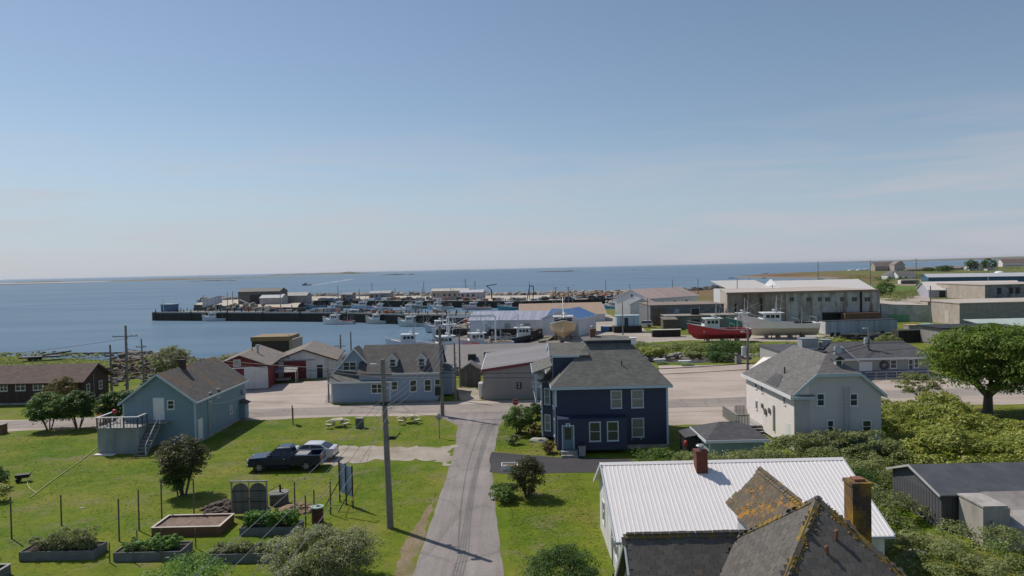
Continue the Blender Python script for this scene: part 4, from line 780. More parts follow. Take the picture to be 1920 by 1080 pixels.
MB().prism([(0,0,1.25),(1.35,-.2,1.25),(1.35,2.1,1.25),(0,2.1,1.25)], (0,0,.95)).prism([(1.35,-.2,1.25),(2.8,-.85,1.25),(1.35,2.1,2.2),(1.35,2.1,1.25)], (5.0,0,.0)).build('upper_wall', cn, t)
MB().prism([(1.3,2.15,2.36),(6.6,2.15,2.36),(6.6,-.95,1.05),(2.6,-.95,1.05)], (0,0,-.14)).build('slab_roof', mat('stained_slab', (.33,.30,.28), .85, .2, dirt=(.18,.10,.09), dirt_amt=.5), t); MB().box(-.06,1.3,-.1,2.15,2.2,2.3).build('flat_roof', cn, t)
MB().cyl((4.6,1.6,2.0),(4.6,1.6,2.75),.09,n=8).build('vent_pipe', M_STEEL, t); MB().box(.35,.5,-.35,-.1,1.35,1.5).tube([(.42,-.3,1.45),(.42,-.45,1.2),(.5,-.42,1.0)],.02).build('wall_lamp', M_STEEL, t)
# ---------------------------------------------------------------- dark shingled house (foreground)
def shingle_mat(name, col, lich, lo, island):
    m, n, p = newmat(name); L = n.links.new; g = n.nodes.new('ShaderNodeNewGeometry'); oi = n.nodes.new('ShaderNodeObjectInfo')
    src = g.outputs['Random Per Island'] if island else oi.outputs['Random']
    r = ramp(n, [(0, scl(col,.84)), (.5, col), (1, scl(col,1.18))]); L(src, r.inputs[0])
    a = _n(n, 'ShaderNodeTexNoise', Scale=1.3, Detail=8, Roughness=.75); L(g.outputs['Position'], a.inputs['Vector'])
    ad = _n(n, 'ShaderNodeMath', operation='MULTIPLY_ADD'); ad.inputs[1].default_value = .16; L(src, ad.inputs[0]); L(a.outputs[0], ad.inputs[2])
    r2 = ramp(n, [(lo, (0,0,0)), (lo+.05, (.9,.9,.9))]); L(ad.outputs[0], r2.inputs[0])
    b = _n(n, 'ShaderNodeTexNoise', Scale=9, Detail=5); L(g.outputs['Position'], b.inputs['Vector']); r3 = ramp(n, [(.35, lich), (.65, scl(lich,1.5))]); L(b.outputs[0], r3.inputs[0])
    mx = _n(n, 'ShaderNodeMix', data_type='RGBA'); L(r2.outputs[0], mx.inputs['Factor']); L(r.outputs[0], mx.inputs['A']); L(r3.outputs[0], mx.inputs['B'])
    r4 = ramp(n, [(.3,(.75,)*3),(.7,(1.25,)*3)]); c = _n(n, 'ShaderNodeTexNoise', Scale=22, Detail=5, Roughness=.7); L(g.outputs['Position'], c.inputs['Vector']); L(c.outputs[0], r4.inputs[0])
    m2 = _n(n, 'ShaderNodeMix', data_type='RGBA', blend_type='MULTIPLY'); m2.inputs['Factor'].default_value = 1; L(mx.outputs['Result'], m2.inputs['A']); L(r4.outputs[0], m2.inputs['B'])
    L(m2.outputs['Result'], p.inputs['Base Color']); p.inputs['Roughness'].default_value = .9; p.inputs['Specular IOR Level'].default_value = .25
    bp = n.nodes.new('ShaderNodeBump'); bp.inputs['Strength'].default_value = .5; bp.inputs['Distance'].default_value = .012; L(c.outputs[0], bp.inputs['Height']); L(bp.outputs[0], p.inputs['Normal']); return m
OR = (.27,.13,.018)
SH_A = shingle_mat('old_shingle', (.122,.110,.099), OR, .78, False); SH_B = shingle_mat('old_shingle_mass', (.122,.110,.099), OR, .80, True); SH_L = shingle_mat('lichen_shingle', (.12,.095,.07), OR, .635, True); SH_C = shingle_mat('ridge_shingle', (.13,.115,.10), (.20,.13,.025), .56, True)
B = Vector((9.5, 21.8, 0)); t = thing('house', 'near dark house with old lichen-spotted shingle roof and tall brick chimney', 'house', B); dark = t
AP, HW, EZ = 8.5, 4.2, 4.3
MB().box(-HW+.4, HW-.4, -HW+.4, HW-.4, 0, EZ).build('wall', S_CREAM, t)
MB().prism([(-5.5,-.9,0),(-5.5,4.9,0),(-5.5,4.9,3.9),(-5.5,2.0,6.5),(-5.5,-.9,3.6)], (5.2,0,0)).build('wing_wall', mat('grey_gable', (.45,.46,.47), .6), t)
MB().prism([(-1.2,0,4),(.9,0,4),(.9,0,6.9),(-.2,0,8.0),(-1.2,0,6.9)], (0,4.2,0)).build('rear_gable', MC['grey_gable'], t)
PL = {  # plane: origin, u (along course), v (up slope), polygon in world-local coords
 'left': [(-HW,-HW,EZ),(-HW,HW,EZ),(0,.0,AP)], 'front': [(-HW,-HW,EZ),(HW,-HW,EZ),(0,0,AP)], 'right': [(HW,-HW,EZ),(HW,HW,EZ),(0,0,AP)], 'back': [(-HW,HW,EZ),(HW,HW,EZ),(0,0,AP)],
 'wing': [(-5.78,-1.0,3.65),(-2.5,-1.0,3.65),(-1.0,2.0,6.65),(-5.78,2.0,6.65)], 'wingback': [(-5.78,5.0,3.65),(-1.0,5.0,3.65),(-1.0,2.0,6.65),(-5.78,2.0,6.65)],
 'rearleft': [(-1.5,1.0,6.85),(-1.5,4.5,6.85),(-.25,4.5,8.1),(-.25,.6,8.1)], 'rearright': [(1.0,1.0,6.85),(1.0,4.5,6.85),(-.25,4.5,8.1),(-.25,.6,8.1)]}
md = mat('roof_underlay', (.045,.042,.04), .9, .2)
cand = []; restS = {'m': MB(), 'l': MB()}
CAMP = Vector((0,0,CAMH))
rr = random.Random(5)
SW, SE = .30, .165
sme = MB().box(-SW/2+.006, SW/2-.006, -.02, .27, -.004, .014).mesh('shingle', SH_A)
for nm, pg in PL.items():
    pg = [Vector(p) for p in pg]; n = (pg[1]-pg[0]).cross(pg[2]-pg[0]).normalized()
    if n.z < 0: n = -n
    u = Vector((-n.y, n.x, 0)).normalized(); v = n.cross(u)
    MB().prism([p+n*.0 for p in pg], -n*.08).build('roof_deck', md, t)
    if nm in ('right', 'back', 'wingback', 'rearright'):
        tm = restS['m']
    uu = [(p-pg[0]).dot(u) for p in pg]; vv = [(p-pg[0]).dot(v) for p in pg]; poly = list(zip(uu, vv))
    def inside(a, b):
        ok = False
        for i in range(len(poly)):
            (x1, y1), (x2, y2) = poly[i], poly[(i+1) % len(poly)]
            if (y1 > b) != (y2 > b) and a < (x2-x1)*(b-y1)/(y2-y1)+x1: ok = not ok
        return ok
    r = 0; b0 = min(vv)
    while b0+r*SE < max(vv):
        b = b0+r*SE; a = min(uu)-(.5*SW if r % 2 else 0)+rr.uniform(-.04,.04)
        while a < max(uu)+SW:
            if inside(a, b+.08):
                wob = rr.uniform(-.01,.01)
                c = pg[0]+u*a+v*(b+wob)+n*(.012+rr.uniform(0,.006))
                tilt = Matrix((u, v, n)).transposed() @ Matrix.Rotation(rad(3.2)+rr.uniform(-.012,.012), 3, 'X') @ Matrix.Rotation(rr.uniform(-.02,.02), 3, 'Z')
                wpos = c+B; d = (wpos-CAMP); vis = nm in ('left','front','wing','rearleft') and n.dot(-d) > 0
                px = FPX*d.dot(RGT)/d.dot(FWD); py = FPX*d.dot(UPV)/d.dot(FWD)
                inframe = abs(px) < 965 and abs(py) < 545
                # hidden behind the main hip / buried
                if nm in ('rearleft','rearright') and c.z < AP-(c.y) and c.z < AP-abs(c.x): pass
                elif nm == 'wing' and c.z < AP+c.x-.02 and c.y < -c.x: pass
                elif nm == 'left' and (c.y > -1 and c.z < 6.65-abs(2.0-c.y)): pass
                else: cand.append((d.length if (vis and inframe) else 1e6+d.length, nm, c, tilt))
            a += SW
        r += 1
cand.sort(key=lambda q: (q[1] == 'rearleft', q[0]))
for k, (dd, nm, c, tl) in enumerate(cand):
    if k < 298 and dd < 1e5:
        o = link('shingle', sme, t); o.matrix_local = Matrix.Translation(c) @ tl.to_4x4()
    else:
        m = restS['l' if nm.startswith('rear') else 'm']; b0 = len(m.v); m.box(-SW/2+.006, SW/2-.006, -.02, .27, -.004, .014)
        for i in range(b0, len(m.v)): m.v[i] = tuple(c + tl @ Vector(m.v[i]))
tag(restS['m'].build('shingles', SH_B, t), kind='stuff'); tag(restS['l'].build('lichened_shingles', SH_L, t), kind='stuff')
capme = MB().prism([(-.13,-.17,-.05),(0,-.17,.035),(.13,-.17,-.05),(.13,-.17,-.07),(0,-.17,.01),(-.13,-.17,-.07)], (0,.34,0)).mesh('ridge_shingle', SH_C)
def caps(p0, p1, st=.2):
    p0, p1 = Vector(p0), Vector(p1); d = (p1-p0); l = d.length; d.normalize(); x = d.cross(Vector((0,0,1))).normalized(); z = x.cross(d); R = Matrix((x, d, z)).transposed()
    for k in range(int(l/st)):
        Q = Matrix.Translation(p0+d*(st*(k+.5))+z*(.045+rr.uniform(0,.02))) @ (R @ Matrix.Rotation(-.11+rr.uniform(-.02,.02), 3, 'X') @ Matrix.Rotation(rr.uniform(-.05,.05), 3, 'Y')).to_4x4()
        o = link('ridge_shingle', capme, t); o.matrix_local = Q
a0 = Vector((0,0,AP))
for e, f in (((-HW,-HW,EZ),.62),((HW,-HW,EZ),.8),((-HW,HW,EZ),.62)): caps(a0, a0.lerp(Vector(e), f))
caps((-.25,.7,8.1),(-.25,4.5,8.1)); caps((-5.78,2.0,6.65),(-1.85,2.0,6.65))
# lichen / moss cushions along the hips and on the rear slope: clumps growing on the shingles
lm = MB()
for k in range(150):
    f = rr.uniform(.02,.6); e = Vector((-HW,-HW,EZ)); p = a0.lerp(e, f)+Vector((rr.gauss(.10,.09), rr.gauss(-.02,.07), 0)); p.z = AP-max(abs(p.x),abs(p.y))+.05; lm.blob(p, (rr.uniform(.02,.075),rr.uniform(.02,.07),rr.uniform(.012,.03)), 5, 3, k, .3)
for k in range(80):
    f = rr.uniform(.02,.5); e = Vector((HW,-HW,EZ)); p = a0.lerp(e, f)+Vector((rr.gauss(-.08,.07), rr.gauss(-.02,.06), 0)); p.z = AP-max(abs(p.x),abs(p.y))+.05; lm.blob(p, (rr.uniform(.02,.06),rr.uniform(.02,.06),rr.uniform(.012,.03)), 5, 3, k, .3)
for k in range(60):
    y = rr.uniform(1.6,4.4); x = -.25-rr.random()**.7*1.2; lm.blob((x, y, 8.1-(-.25-x)+.03), (rr.uniform(.03,.09),rr.uniform(.03,.09),.03), 5, 3, k, .3)
tag(lm.build('lichen_cushions', mat('lichen_orange', (.27,.15,.02), .95, .45, scale=5), t), kind='stuff')
for p, q in (((.12,-.95,7.5),(.13,-1.0,7.86)), ((-.28,-1.25,7.2),(-.3,-1.28,7.5))): MB().cyl(p, q, .05, n=6).cyl(q, Vector(q)+Vector((0,0,.05)), .08, .05, n=6).build('vent_pipe', M_RUST, t)
o = chimney(t, 2.05, 1.6, 5.2, 8.45, .62, mat('lichened_brick', (.10,.065,.045), .9, .3, scale=5, pattern='block', ps=(.21,.075), dirt=(.40,.22,.02), dirt_amt=.95, dirt_scale=.32), cap=False); MB().box(1.87,2.23,1.42,1.78,8.571,8.66).build('flue', M_RUST, o); MB().box(1.7,2.4,1.25,1.95,6.3,6.5).build('flashing', M_STEEL, o)
b = MB(); rake(b,-.9,4.9,-5.8,3.65,6.55,'x',.1,.22); b.build('rake_trim', mat('grey_rake', (.42,.44,.46), .6), t)

# ================================================================ HARBOUR BUILDINGS
CO2 = mat('old_concrete', (.46,.455,.44), .9, .18, dirt=(.17,.10,.065), dirt_amt=.9, dirt_scale=.2, streak=True); CO1 = mat('brown_concrete', (.31,.27,.23), .9, .2, dirt=(.13,.07,.045), dirt_amt=.85, dirt_scale=.12, streak=True)
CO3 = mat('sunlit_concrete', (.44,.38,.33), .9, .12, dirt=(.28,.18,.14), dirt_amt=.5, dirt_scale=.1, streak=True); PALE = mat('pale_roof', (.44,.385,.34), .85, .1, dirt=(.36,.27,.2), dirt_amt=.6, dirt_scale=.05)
WSID = mat('white_cladding', (.62,.62,.64), .6, .06, pattern='lap', ps=(.2,.3), bump=.3); BROOF = mat('blue_metal_roof', (.05,.13,.30), .4, .06, pattern='board', ps=(.4,.4), bump=.3); LBROOF = mat('faded_blue_roof', (.30,.31,.38), .5, .06, pattern='board', ps=(.4,.4), bump=.3)
TROOF = mat('tan_roof', (.33,.235,.17), .85, .08); PROOF = mat('pink_roof', (.36,.27,.245), .8, .06, pattern='board', ps=(.5,.5), bump=.2); DWALL = mat('dark_weathered', (.13,.135,.145), .9, .3, dirt=(.2,.2,.2), dirt_amt=.6)
t = thing('fish_plant', 'long white shed with faded lavender blue roof beside the slip', 'shed', (-11, 178.2, 0), rad(-9)); gable_house(t, 21, 13, 2.9, 4.7, 'x', WSID, LBROOF, M_TRIM, .3, found=False)
for x in (4, 9, 14): MB().box(x, x+1.6, -.06, -.003, .1, 2.1).build('door', M_STEEL, t)
t = thing('fish_plant', 'white building with bright blue gabled roof behind the yellow boat', 'shed', (15.2, 160.5, 0), rad(-24)); gable_house(t, 9, 13.5, 4.0, 5.9, 'y', WSID, BROOF, M_TRIM, .3, x0=-9, found=False)
MB().prism([(-9.0,4,4.0),(-9.0,12,4.0),(-9.0,8,5.7)], (4.4,0,0)).build('cross_gable', WSID, t)
for s in gable_roof(-9.3,-4.5,4,12,4.05,5.75,'x',.3): s.build('cross_roof', BROOF, t)
t = thing('shed', 'white shed with broad tan roof near the inner basin', 'shed', (2.5, 203, 0)); gable_house(t, 24.5, 23, 2.2, 4.9, 'x', WSID, TROOF, M_TRIM, .4, found=False); MB().prism([(24.9,6,0),(24.9,17,0),(24.9,11.5,4.6)], (.3,0,0)).build('end_gable', S_CREAM, t)
t = thing('warehouse', 'big white warehouse with pinkish roof overlooking the yard', 'warehouse', (38.5, 224, 0), rad(-52)); gable_house(t, 15, 24, 5.6, 8.3, 'y', WSID, PROOF, M_TRIM, .3, x0=-7.5, found=False)
window(t, (0,-.003,5.8), .9, 1.1, kind='plain', glass=M_DARK)
for y in (6, 12, 18): window(t, (7.503, y, 3.2), 1.2, 1.3, '+x', 'plain', glass=M_DARK)
t = thing('shed', 'lower white annex gable with small dark window below the pinkish warehouse', 'shed', (36.2, 214, 0), rad(-20)); gable_house(t, 7.5, 9, 4.1, 5.9, 'y', WSID, PROOF, M_TRIM, .25, found=False); window(t, (3.6,-.003,3.9), 1.0, 1.2, kind='plain', glass=M_DARK)
t = thing('shed', 'dark flat-roofed derelict shed left of the old concrete plant', 'shed', (36.4, 184, 0)); MB().box(0,19.5,0,16,0,5.3).build('wall', DWALL, t); MB().box(-.15,19.6,-.15,16.1,5.3,5.45).build('roof', mat('brown_flat_roof', (.22,.17,.14), .9, .2), t); MB().box(.6,3.8,-.06,-.003,0,4.6).build('side_panel', mat('rotted_brown', (.14,.105,.08), .9, .3), t)
for x in (6.4, 11): MB().box(x,x+1.2,-.05,-.003,3.2,4.3).build('boarded_window', S_SLATE, t)
t = thing('shed', 'long low grey shed with flat roof in front of the derelict shed', 'shed', (38.5, 174, 0)); MB().box(0,18,0,6,0,3.1).build('wall', mat('grey_green_wall', (.20,.205,.19), .9, .3, dirt=(.07,.08,.07), dirt_amt=.6), t); MB().box(-.3,18.2,-.3,6.1,3.1,3.25).build('roof', mat('grey_flat_roof', (.27,.24,.21), .9, .15), t); MB().box(6,8.2,-.06,-.003,.2,2.2).build('door', M_DARK, t); MB().box(9.5,11,-.06,-.003,.6,2.0).build('boarded_window', S_SLATE, t)
t = thing('shed', 'small brown cube shed with sloped roof beside the long low shed', 'shed', (36.9, 170.6, 0)); MB().prism([(0,0,0),(0,3,0),(0,3,2.9),(0,0,2.5)], (3.4,0,0)).build('wall', mat('brown_plank_wall', (.12,.10,.085), .9, .15, pattern='board', ps=(.2,.2)), t); MB().prism([(-.2,-.3,2.52),(3.6,-.3,2.52),(3.6,3.2,2.98),(-.2,3.2,2.98)], (0,0,.1)).build('roof', mat('brown_felt', (.17,.15,.125), .9), t)
t = thing('tank', 'black square tank standing on the low shed roof', 'tank', (45.3, 176, 3.25)); MB().box(0,1.9,0,1.6,0,1.6).build('body', M_BLACK, t); MB().box(1.95,2.1,.3,.45,0,2.2).build('standpipe', M_STEEL, t)
# concrete plant
t = thing('factory', 'old two-storey concrete fish plant with row of small windows and rust stains', 'factory', (56.4, 183, 0))
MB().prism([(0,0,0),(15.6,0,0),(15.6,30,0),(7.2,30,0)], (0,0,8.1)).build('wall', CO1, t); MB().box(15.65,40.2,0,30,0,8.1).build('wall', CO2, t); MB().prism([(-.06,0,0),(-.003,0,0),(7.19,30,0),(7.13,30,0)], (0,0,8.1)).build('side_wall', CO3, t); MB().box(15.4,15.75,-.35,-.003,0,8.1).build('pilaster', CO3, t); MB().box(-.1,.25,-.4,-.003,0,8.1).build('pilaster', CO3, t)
MB().prism([(-.2,-.45,8.1),(40.4,-.45,8.1),(40.4,30.2,8.1),(7.0,30.2,8.1)], (0,0,.25)).build('flat_roof', PALE, t); MB().box(-.25,40.45,-.5,-.455,7.9,8.4).build('roof_edge', mat('rust_edge', (.30,.19,.15), .9), t)
for a, b_ in ((1480,1489),(1512,1521),(1533,1541),(1547,1556),(1575,1583),(1597,1607),(1621,1632)): wpx(t, a, 557, b_, 565, 183, kind='double', trim=mat('grey_frame', (.22,.22,.21)))
for x in (2.2, 9.0): MB().cyl((x,-.12,.5),(x,-.12,5.0+x*.2),.22,n=6).build('downpipe', M_DARK, t)
MB().cyl((35.2,-.15,2.4),(35.2,-.15,7.9),.28,n=6).build('downpipe', M_DARK, t); MB().box(25,38.7,-.05,-.003,.1,2.3).build('loading_opening', M_DARK, t); MB().box(25,38.7,-1.4,-.06,2.3,2.6).build('canopy', M_DARK, t)
for x in (28.5, 31.2): MB().box(x,x+.5,-.04,-.003,4.0,5.1).build('wall_stain', CO1, t)
t = thing('container', 'rust-brown cargo box in front of the plant loading bay', 'container', (85.3, 178.5, 0)); MB().box(0,9,0,2.4,.3,2.6).build('body', mat('rust_box', (.13,.075,.055), .8, .25), t); MB().box(-.03,9.03,-.03,2.43,.1,.3).build('frame', M_DARK, t)
t = thing('hangar', 'large hall with bright cream white pitched roof behind the concrete plant', 'hall', (84.5, 215, 0)); gable_house(t, 27.5, 22, 7.0, 10.0, 'x', WSID, mat('cream_roof', (.60,.555,.52), .6, .04), M_TRIM, .2, found=False); MB().prism([(-.3,0,6.5),(-.3,22,6.5),(-.3,11,10.6)], (-.5,0,0)).build('end_gable', M_WHITE, t)
t = thing('hall', 'long hall with pale grey roof and green roof strip left of the cream hall', 'hall', (70, 222, 0)); MB().box(0,14,0,20,0,7.4).build('wall', WSID, t); MB().prism([(-1,-1,7.5),(14.1,-1,7.5),(14.1,20,10),(-1,20,10)], (0,0,.15)).build('roof', mat('pale_grey_white_roof', (.50,.47,.44), .7, .05), t); MB().prism([(-4,-4,7.2),(11,-4,7.2),(11,-1.1,7.6),(-4,-1.1,7.6)], (0,0,.15)).build('green_roof', mat('green_roof', (.13,.27,.20), .7, .1), t); MB().box(-3.8,10.8,-3.8,-.1,0,7.2).build('annex', WSID, t)
t = thing('concrete_wall', 'long low stained concrete wall with green algae right of the plant', 'wall', (96.9, 183, 0)); MB().prism([(0,0,0),(11.2,-6.0,0),(11.2,-6.0,4.1),(0,0,4.3)], (0,26,0)).build('wall', mat('algae_concrete', (.43,.43,.41), .9, .12, dirt=(.10,.20,.13), dirt_amt=.6, dirt_scale=.1), t); MB().prism([(-.1,-.1,4.33),(11.25,-6.1,4.13),(11.25,20,4.13),(-.1,26,4.33)], (0,0,.12)).build('slab_top', PALE, t)
t = thing('fence', 'bright green board hoarding at the foot of the concrete wall', 'fence', (98.5, 181.5, 0), rad(-20))
for k in range(7): link('panel', WM.setdefault('gp', MB().box(0,1.3,-.04,.04,0,1.7).mesh('panel', mat('green_boards', (.12,.30,.15), .7, .2, pattern='board', ps=(.2,.2)))), t, (1.35*k,0,0))
MB().box(0,9.4,.05,.12,.4,.5).build('rail', M_WOOD, t)
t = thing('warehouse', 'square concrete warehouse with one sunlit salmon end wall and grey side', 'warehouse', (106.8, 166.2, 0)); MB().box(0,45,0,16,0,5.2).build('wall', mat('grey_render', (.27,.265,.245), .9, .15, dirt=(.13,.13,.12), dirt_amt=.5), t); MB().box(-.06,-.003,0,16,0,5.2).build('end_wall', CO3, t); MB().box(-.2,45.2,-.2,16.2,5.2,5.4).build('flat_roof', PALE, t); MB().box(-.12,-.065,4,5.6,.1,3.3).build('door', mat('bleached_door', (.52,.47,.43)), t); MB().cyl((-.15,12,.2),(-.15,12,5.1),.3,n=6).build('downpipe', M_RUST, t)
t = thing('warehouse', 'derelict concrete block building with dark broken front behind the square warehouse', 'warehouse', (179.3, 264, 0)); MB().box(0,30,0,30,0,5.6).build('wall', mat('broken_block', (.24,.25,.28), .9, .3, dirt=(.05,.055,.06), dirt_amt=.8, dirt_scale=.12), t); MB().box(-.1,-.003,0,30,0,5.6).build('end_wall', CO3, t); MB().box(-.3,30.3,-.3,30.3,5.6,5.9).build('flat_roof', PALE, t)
for x in (4.5, 9, 11.5): MB().box(x,x+1.6,-.05,-.003,2.2,4.6).build('opening', M_DARK, t)
t = thing('shed', 'lilac-walled shed with white sheet roof and dark doorway beside the derelict building', 'shed', (173.5, 290, 0), rad(-18)); gable_house(t, 34, 20, 3.2, 6.3, 'x', mat('lilac_wall', (.38,.36,.42), .7), mat('bleached_roof', (.55,.50,.46), .7, .05), M_TRIM, .4, found=False); MB().box(3.8,8,-.06,-.003,.1,2.7).build('doorway', M_DARK, t); MB().box(9,13.5,-.06,-.003,.2,2.6).build('door', S_CREAM, t)
t = thing('warehouse', 'long dark teal blue warehouse with pale grey roof on the right', 'warehouse', (208, 348, 0), rad(-22)); gable_house(t, 90, 22, 6.9, 8.4, 'x', mat('teal_cladding', (.025,.10,.19), .5, .08, pattern='board', ps=(.6,.6)), mat('light_grey_roof', (.42,.42,.44), .6, .06), None, .4, found=False)
for x in (3, 13.5, 19): MB().box(x,x+2.4,-.08,-.003,1.6,4.2).build('window', M_TRIM, t)
for x in (25, 48, 72): MB().box(x,x+.35,-.12,-.003,0,6.9).build('downpipe', M_TRIM, t)
for x in (46, 68): MB().blob((x,11,8.6),(.9,.9,.9),8,5,1,.02).build('roof_vent', M_WHITE, t, True)
t = thing('tank', 'white domed tank rising behind the teal warehouse roof', 'tank', (256, 366, 0)); MB().cyl((0,0,0),(0,0,7.3),2.6,n=16).build('body', M_WHITE, t, True); MB().blob((0,0,7.3),(2.6,2.6,1.8),16,8,0,0).build('dome', M_WHITE, t, True)
t = thing('trailer', 'long blue-grey box trailer parked in the grass behind the restaurant', 'trailer', (66.4, 147.6, 0), rad(7)); MB().box(0,16.4,0,2.5,.5,3.2).build('body', mat('trailer_blue', (.24,.30,.37), .5, .05, pattern='board', ps=(.6,.6)), t); MB().box(-.05,-.003,.05,2.45,.55,3.15).build('rear_door', mat('trailer_end', (.55,.52,.50)), t); MB().box(-.03,16.45,-.05,2.55,3.2,3.28).build('roof', M_DARK, t)
for x in (1.5, 2.8, 13): MB().cyl((x,-.05,.45),(x,.25,.45),.45,n=12).build('wheel', M_TIRE, t)
t = thing('hut', 'pale blue hut with black doorway standing on a stack of lobster traps', 'hut', (24.2, 166.5, 0)); MB().box(.8,6.2,.5,3.3,1.55,3.95).build('wall', mat('hut_blue', (.27,.40,.48), .6, .06, pattern='board', ps=(.4,.4)), t); MB().box(.6,6.4,.3,3.5,3.95,4.08).build('roof', mat('hut_roof', (.38,.46,.50), .6), t); MB().box(2.6,3.5,.45,.497,1.6,3.5).build('door', M_DARK, t)
TRAP = mat('wire_trap', (.05,.045,.04), .9, .5, scale=4)
def trap_stack(par, x0, x1, y0, y1, rows, z0=0, h=.38, l=1.05):
    n = max(1, int((x1-x0)/l)); k = max(1, int((y1-y0)/.6))
    for r in range(rows):
        for i in range(n):
            for j in range(k):
                link('lobster_trap', WM.setdefault('trap', MB().box(-.5,.5,-.27,.27,0,.06).box(-.5,.5,-.27,.27,.3,.36).box(-.5,-.46,-.27,.27,.06,.3).box(.46,.5,-.27,.27,.06,.3).box(-.05,.0,-.27,.27,.06,.3).box(-.45,.45,-.1,.1,.06,.25).mesh('lobster_trap', TRAP)), par, (x0+(i+.5)*l, y0+(j+.5)*.6, z0+r*h), random.uniform(-.05,.05))
trap_stack(t, 0, 6.8, -.4, .5, 4)
MB().box(.0,6.8,.55,3.4,0,1.5).build('platform', mat('dark_platform', (.06,.055,.05), .9, .3), t)
t = thing('trap_stack', 'row of stacked lobster traps under a pale tarpaulin in the yard', 'trap stack', (31, 154.6, 0)); trap_stack(t, 0, 6.4, 0, 1.3, 4); MB().box(-.1,6.5,-.15,1.5,1.52,1.62).build('tarpaulin', mat('tarp', (.52,.50,.42), .7, .1), t)
t = thing('trap_stack', 'dark heap of stacked traps beyond the restaurant roof', 'trap stack', (74.3, 134, 0), rad(4)); trap_stack(t, 0, 8.6, 0, 2.4, 6, h=.4)
for i, (x, y, z, lb) in enumerate(((80.3,141,1.6,'wooden crate on its own behind the trap heap'),(84,142,1.6,'dark crate with open lid behind the trap heap'))):
    t = thing('crate', lb, 'crate', (x, y, 0)); MB().box(0,2.2,0,2,.1,2.6).build('body', M_WOOD if i == 0 else DWALL, t); MB().box(-.1,2.3,-.1,2.1,2.6,2.75).build('lid', M_TAN if i == 0 else S_GREEN, t)
t = thing('shed', 'low grey flat-roofed shed half hidden behind the large right-hand tree', 'shed', (78.5, 127, 0)); MB().box(0,14,0,7,0,3.2).build('wall', S_TAUPE, t); MB().box(-.4,14.4,-.4,7.4,3.2,3.4).build('roof', M_DARK, t); MB().prism([(16,9.5,2.2),(46,9.5,2.2),(46,19,3.1),(16,19,3.1)],(0,0,.12)).box(16.2,45.8,9.6,18.8,0,2.15).build('rear_roof', mat('pale_green_roof', (.38,.44,.40), .7), t)
# far houses
def far_house(lb, px, py, w, l, h, hr, ax, mw, mr, cat='house', rz=0, nm='house'):
    p = G(px, py, .3); t = thing(nm, lb, cat, (p.x, p.y, p.z-.4), rad(rz)); gable_house(t, w, l, h+.4, hr+.4, ax, mw, mr, None, .4, found=False)
    if h > 2.5:
        for k in range(max(1, int(w/5))): MB().box(1+k*4.5,2.6+k*4.5,-.06,-.003,1.2,2.6).build('window', M_DARK, t)
    return t
far_house('distant white house with twin gables beside the ball field', 1664, 524, 15, 9, 3.6, 7, 'y', M_WHITE, R_LILAC); far_house('distant white garage wing with black door by the ball field', 1684, 524, 14, 10, 3.4, 6.4, 'x', M_WHITE, R_LILAC, 'garage')
far_house('distant long brown-roofed barn near the shore', 1641, 508.5, 32, 14, 7, 13, 'x', mat('far_beige', (.36,.31,.26)), mat('far_brown_roof', (.20,.16,.15)), 'barn'); far_house('distant dark barn with white rounded end', 1664, 507, 26, 12, 6, 13, 'x', mat('far_dark', (.10,.075,.075)), mat('far_dark_roof', (.11,.09,.09)), 'barn'); far_house('distant pinkish white barn gable', 1677, 508, 15, 14, 9, 14, 'y', mat('far_pink', (.42,.36,.35)), MC['far_brown_roof'], 'barn')
for i, (px, py, w) in enumerate(((1702,509.5,46),(1745,508,40),(1771,506.5,30))): far_house(('first','second','third')[i]+' of the long low brown sheds along the far shore, counted from the left', px, py, w, 10, 3, 5.5, 'x', MC['far_brown_roof'], mat('far_tan_roof', (.27,.23,.21)), 'shed', nm='shed')
far_house('distant white bungalow with grey roof between two dark trees', 1818, 507.5, 26, 11, 4.5, 9, 'x', M_WHITE, R_LILAC); far_house('small distant white cottage right of the dark round tree', 1853, 507.5, 9, 8, 3, 6, 'x', M_WHITE, R_LILAC); far_house('distant beige house with red-brown roof at the right edge', 1880, 500, 42, 14, 7, 13, 'x', S_CREAM, mat('far_red_roof', (.24,.15,.13))); far_house('small green shed in the far meadow', 1751, 507.5, 12, 6, 3, 4.5, 'x', S_GREEN, S_GREEN, 'shed', nm='shed')
for lb, px in (('dark open dugout shelter left of the pair by the ball field', 1690), ('dark open dugout shelter next to the teal warehouse', 1733)):
    p = G(px, 533, .3); t = thing('dugout', lb, 'shelter', p); MB().box(0,11,0,3,0,2.3).build('wall', DWALL, t); MB().box(-.6,-.003,-.3,3,0,2.5).box(-.6,11.3,-.4,3.1,2.5,2.7).build('roof', S_CREAM, t)
# overturned white hulls on the far shore
for i, (px, py) in enumerate(((1597,508.5),(1612,508),(1622,507.5))):
    p = G(px, py, .3); tag(MB().blob((0,0,0),(7,2.2,3.2),10,5,i,.05).build('upturned_hull', M_WHITE), 'white upturned hull on the far shore, %s of three from the left' % ('first','second','third')[i], 'boat').location = p
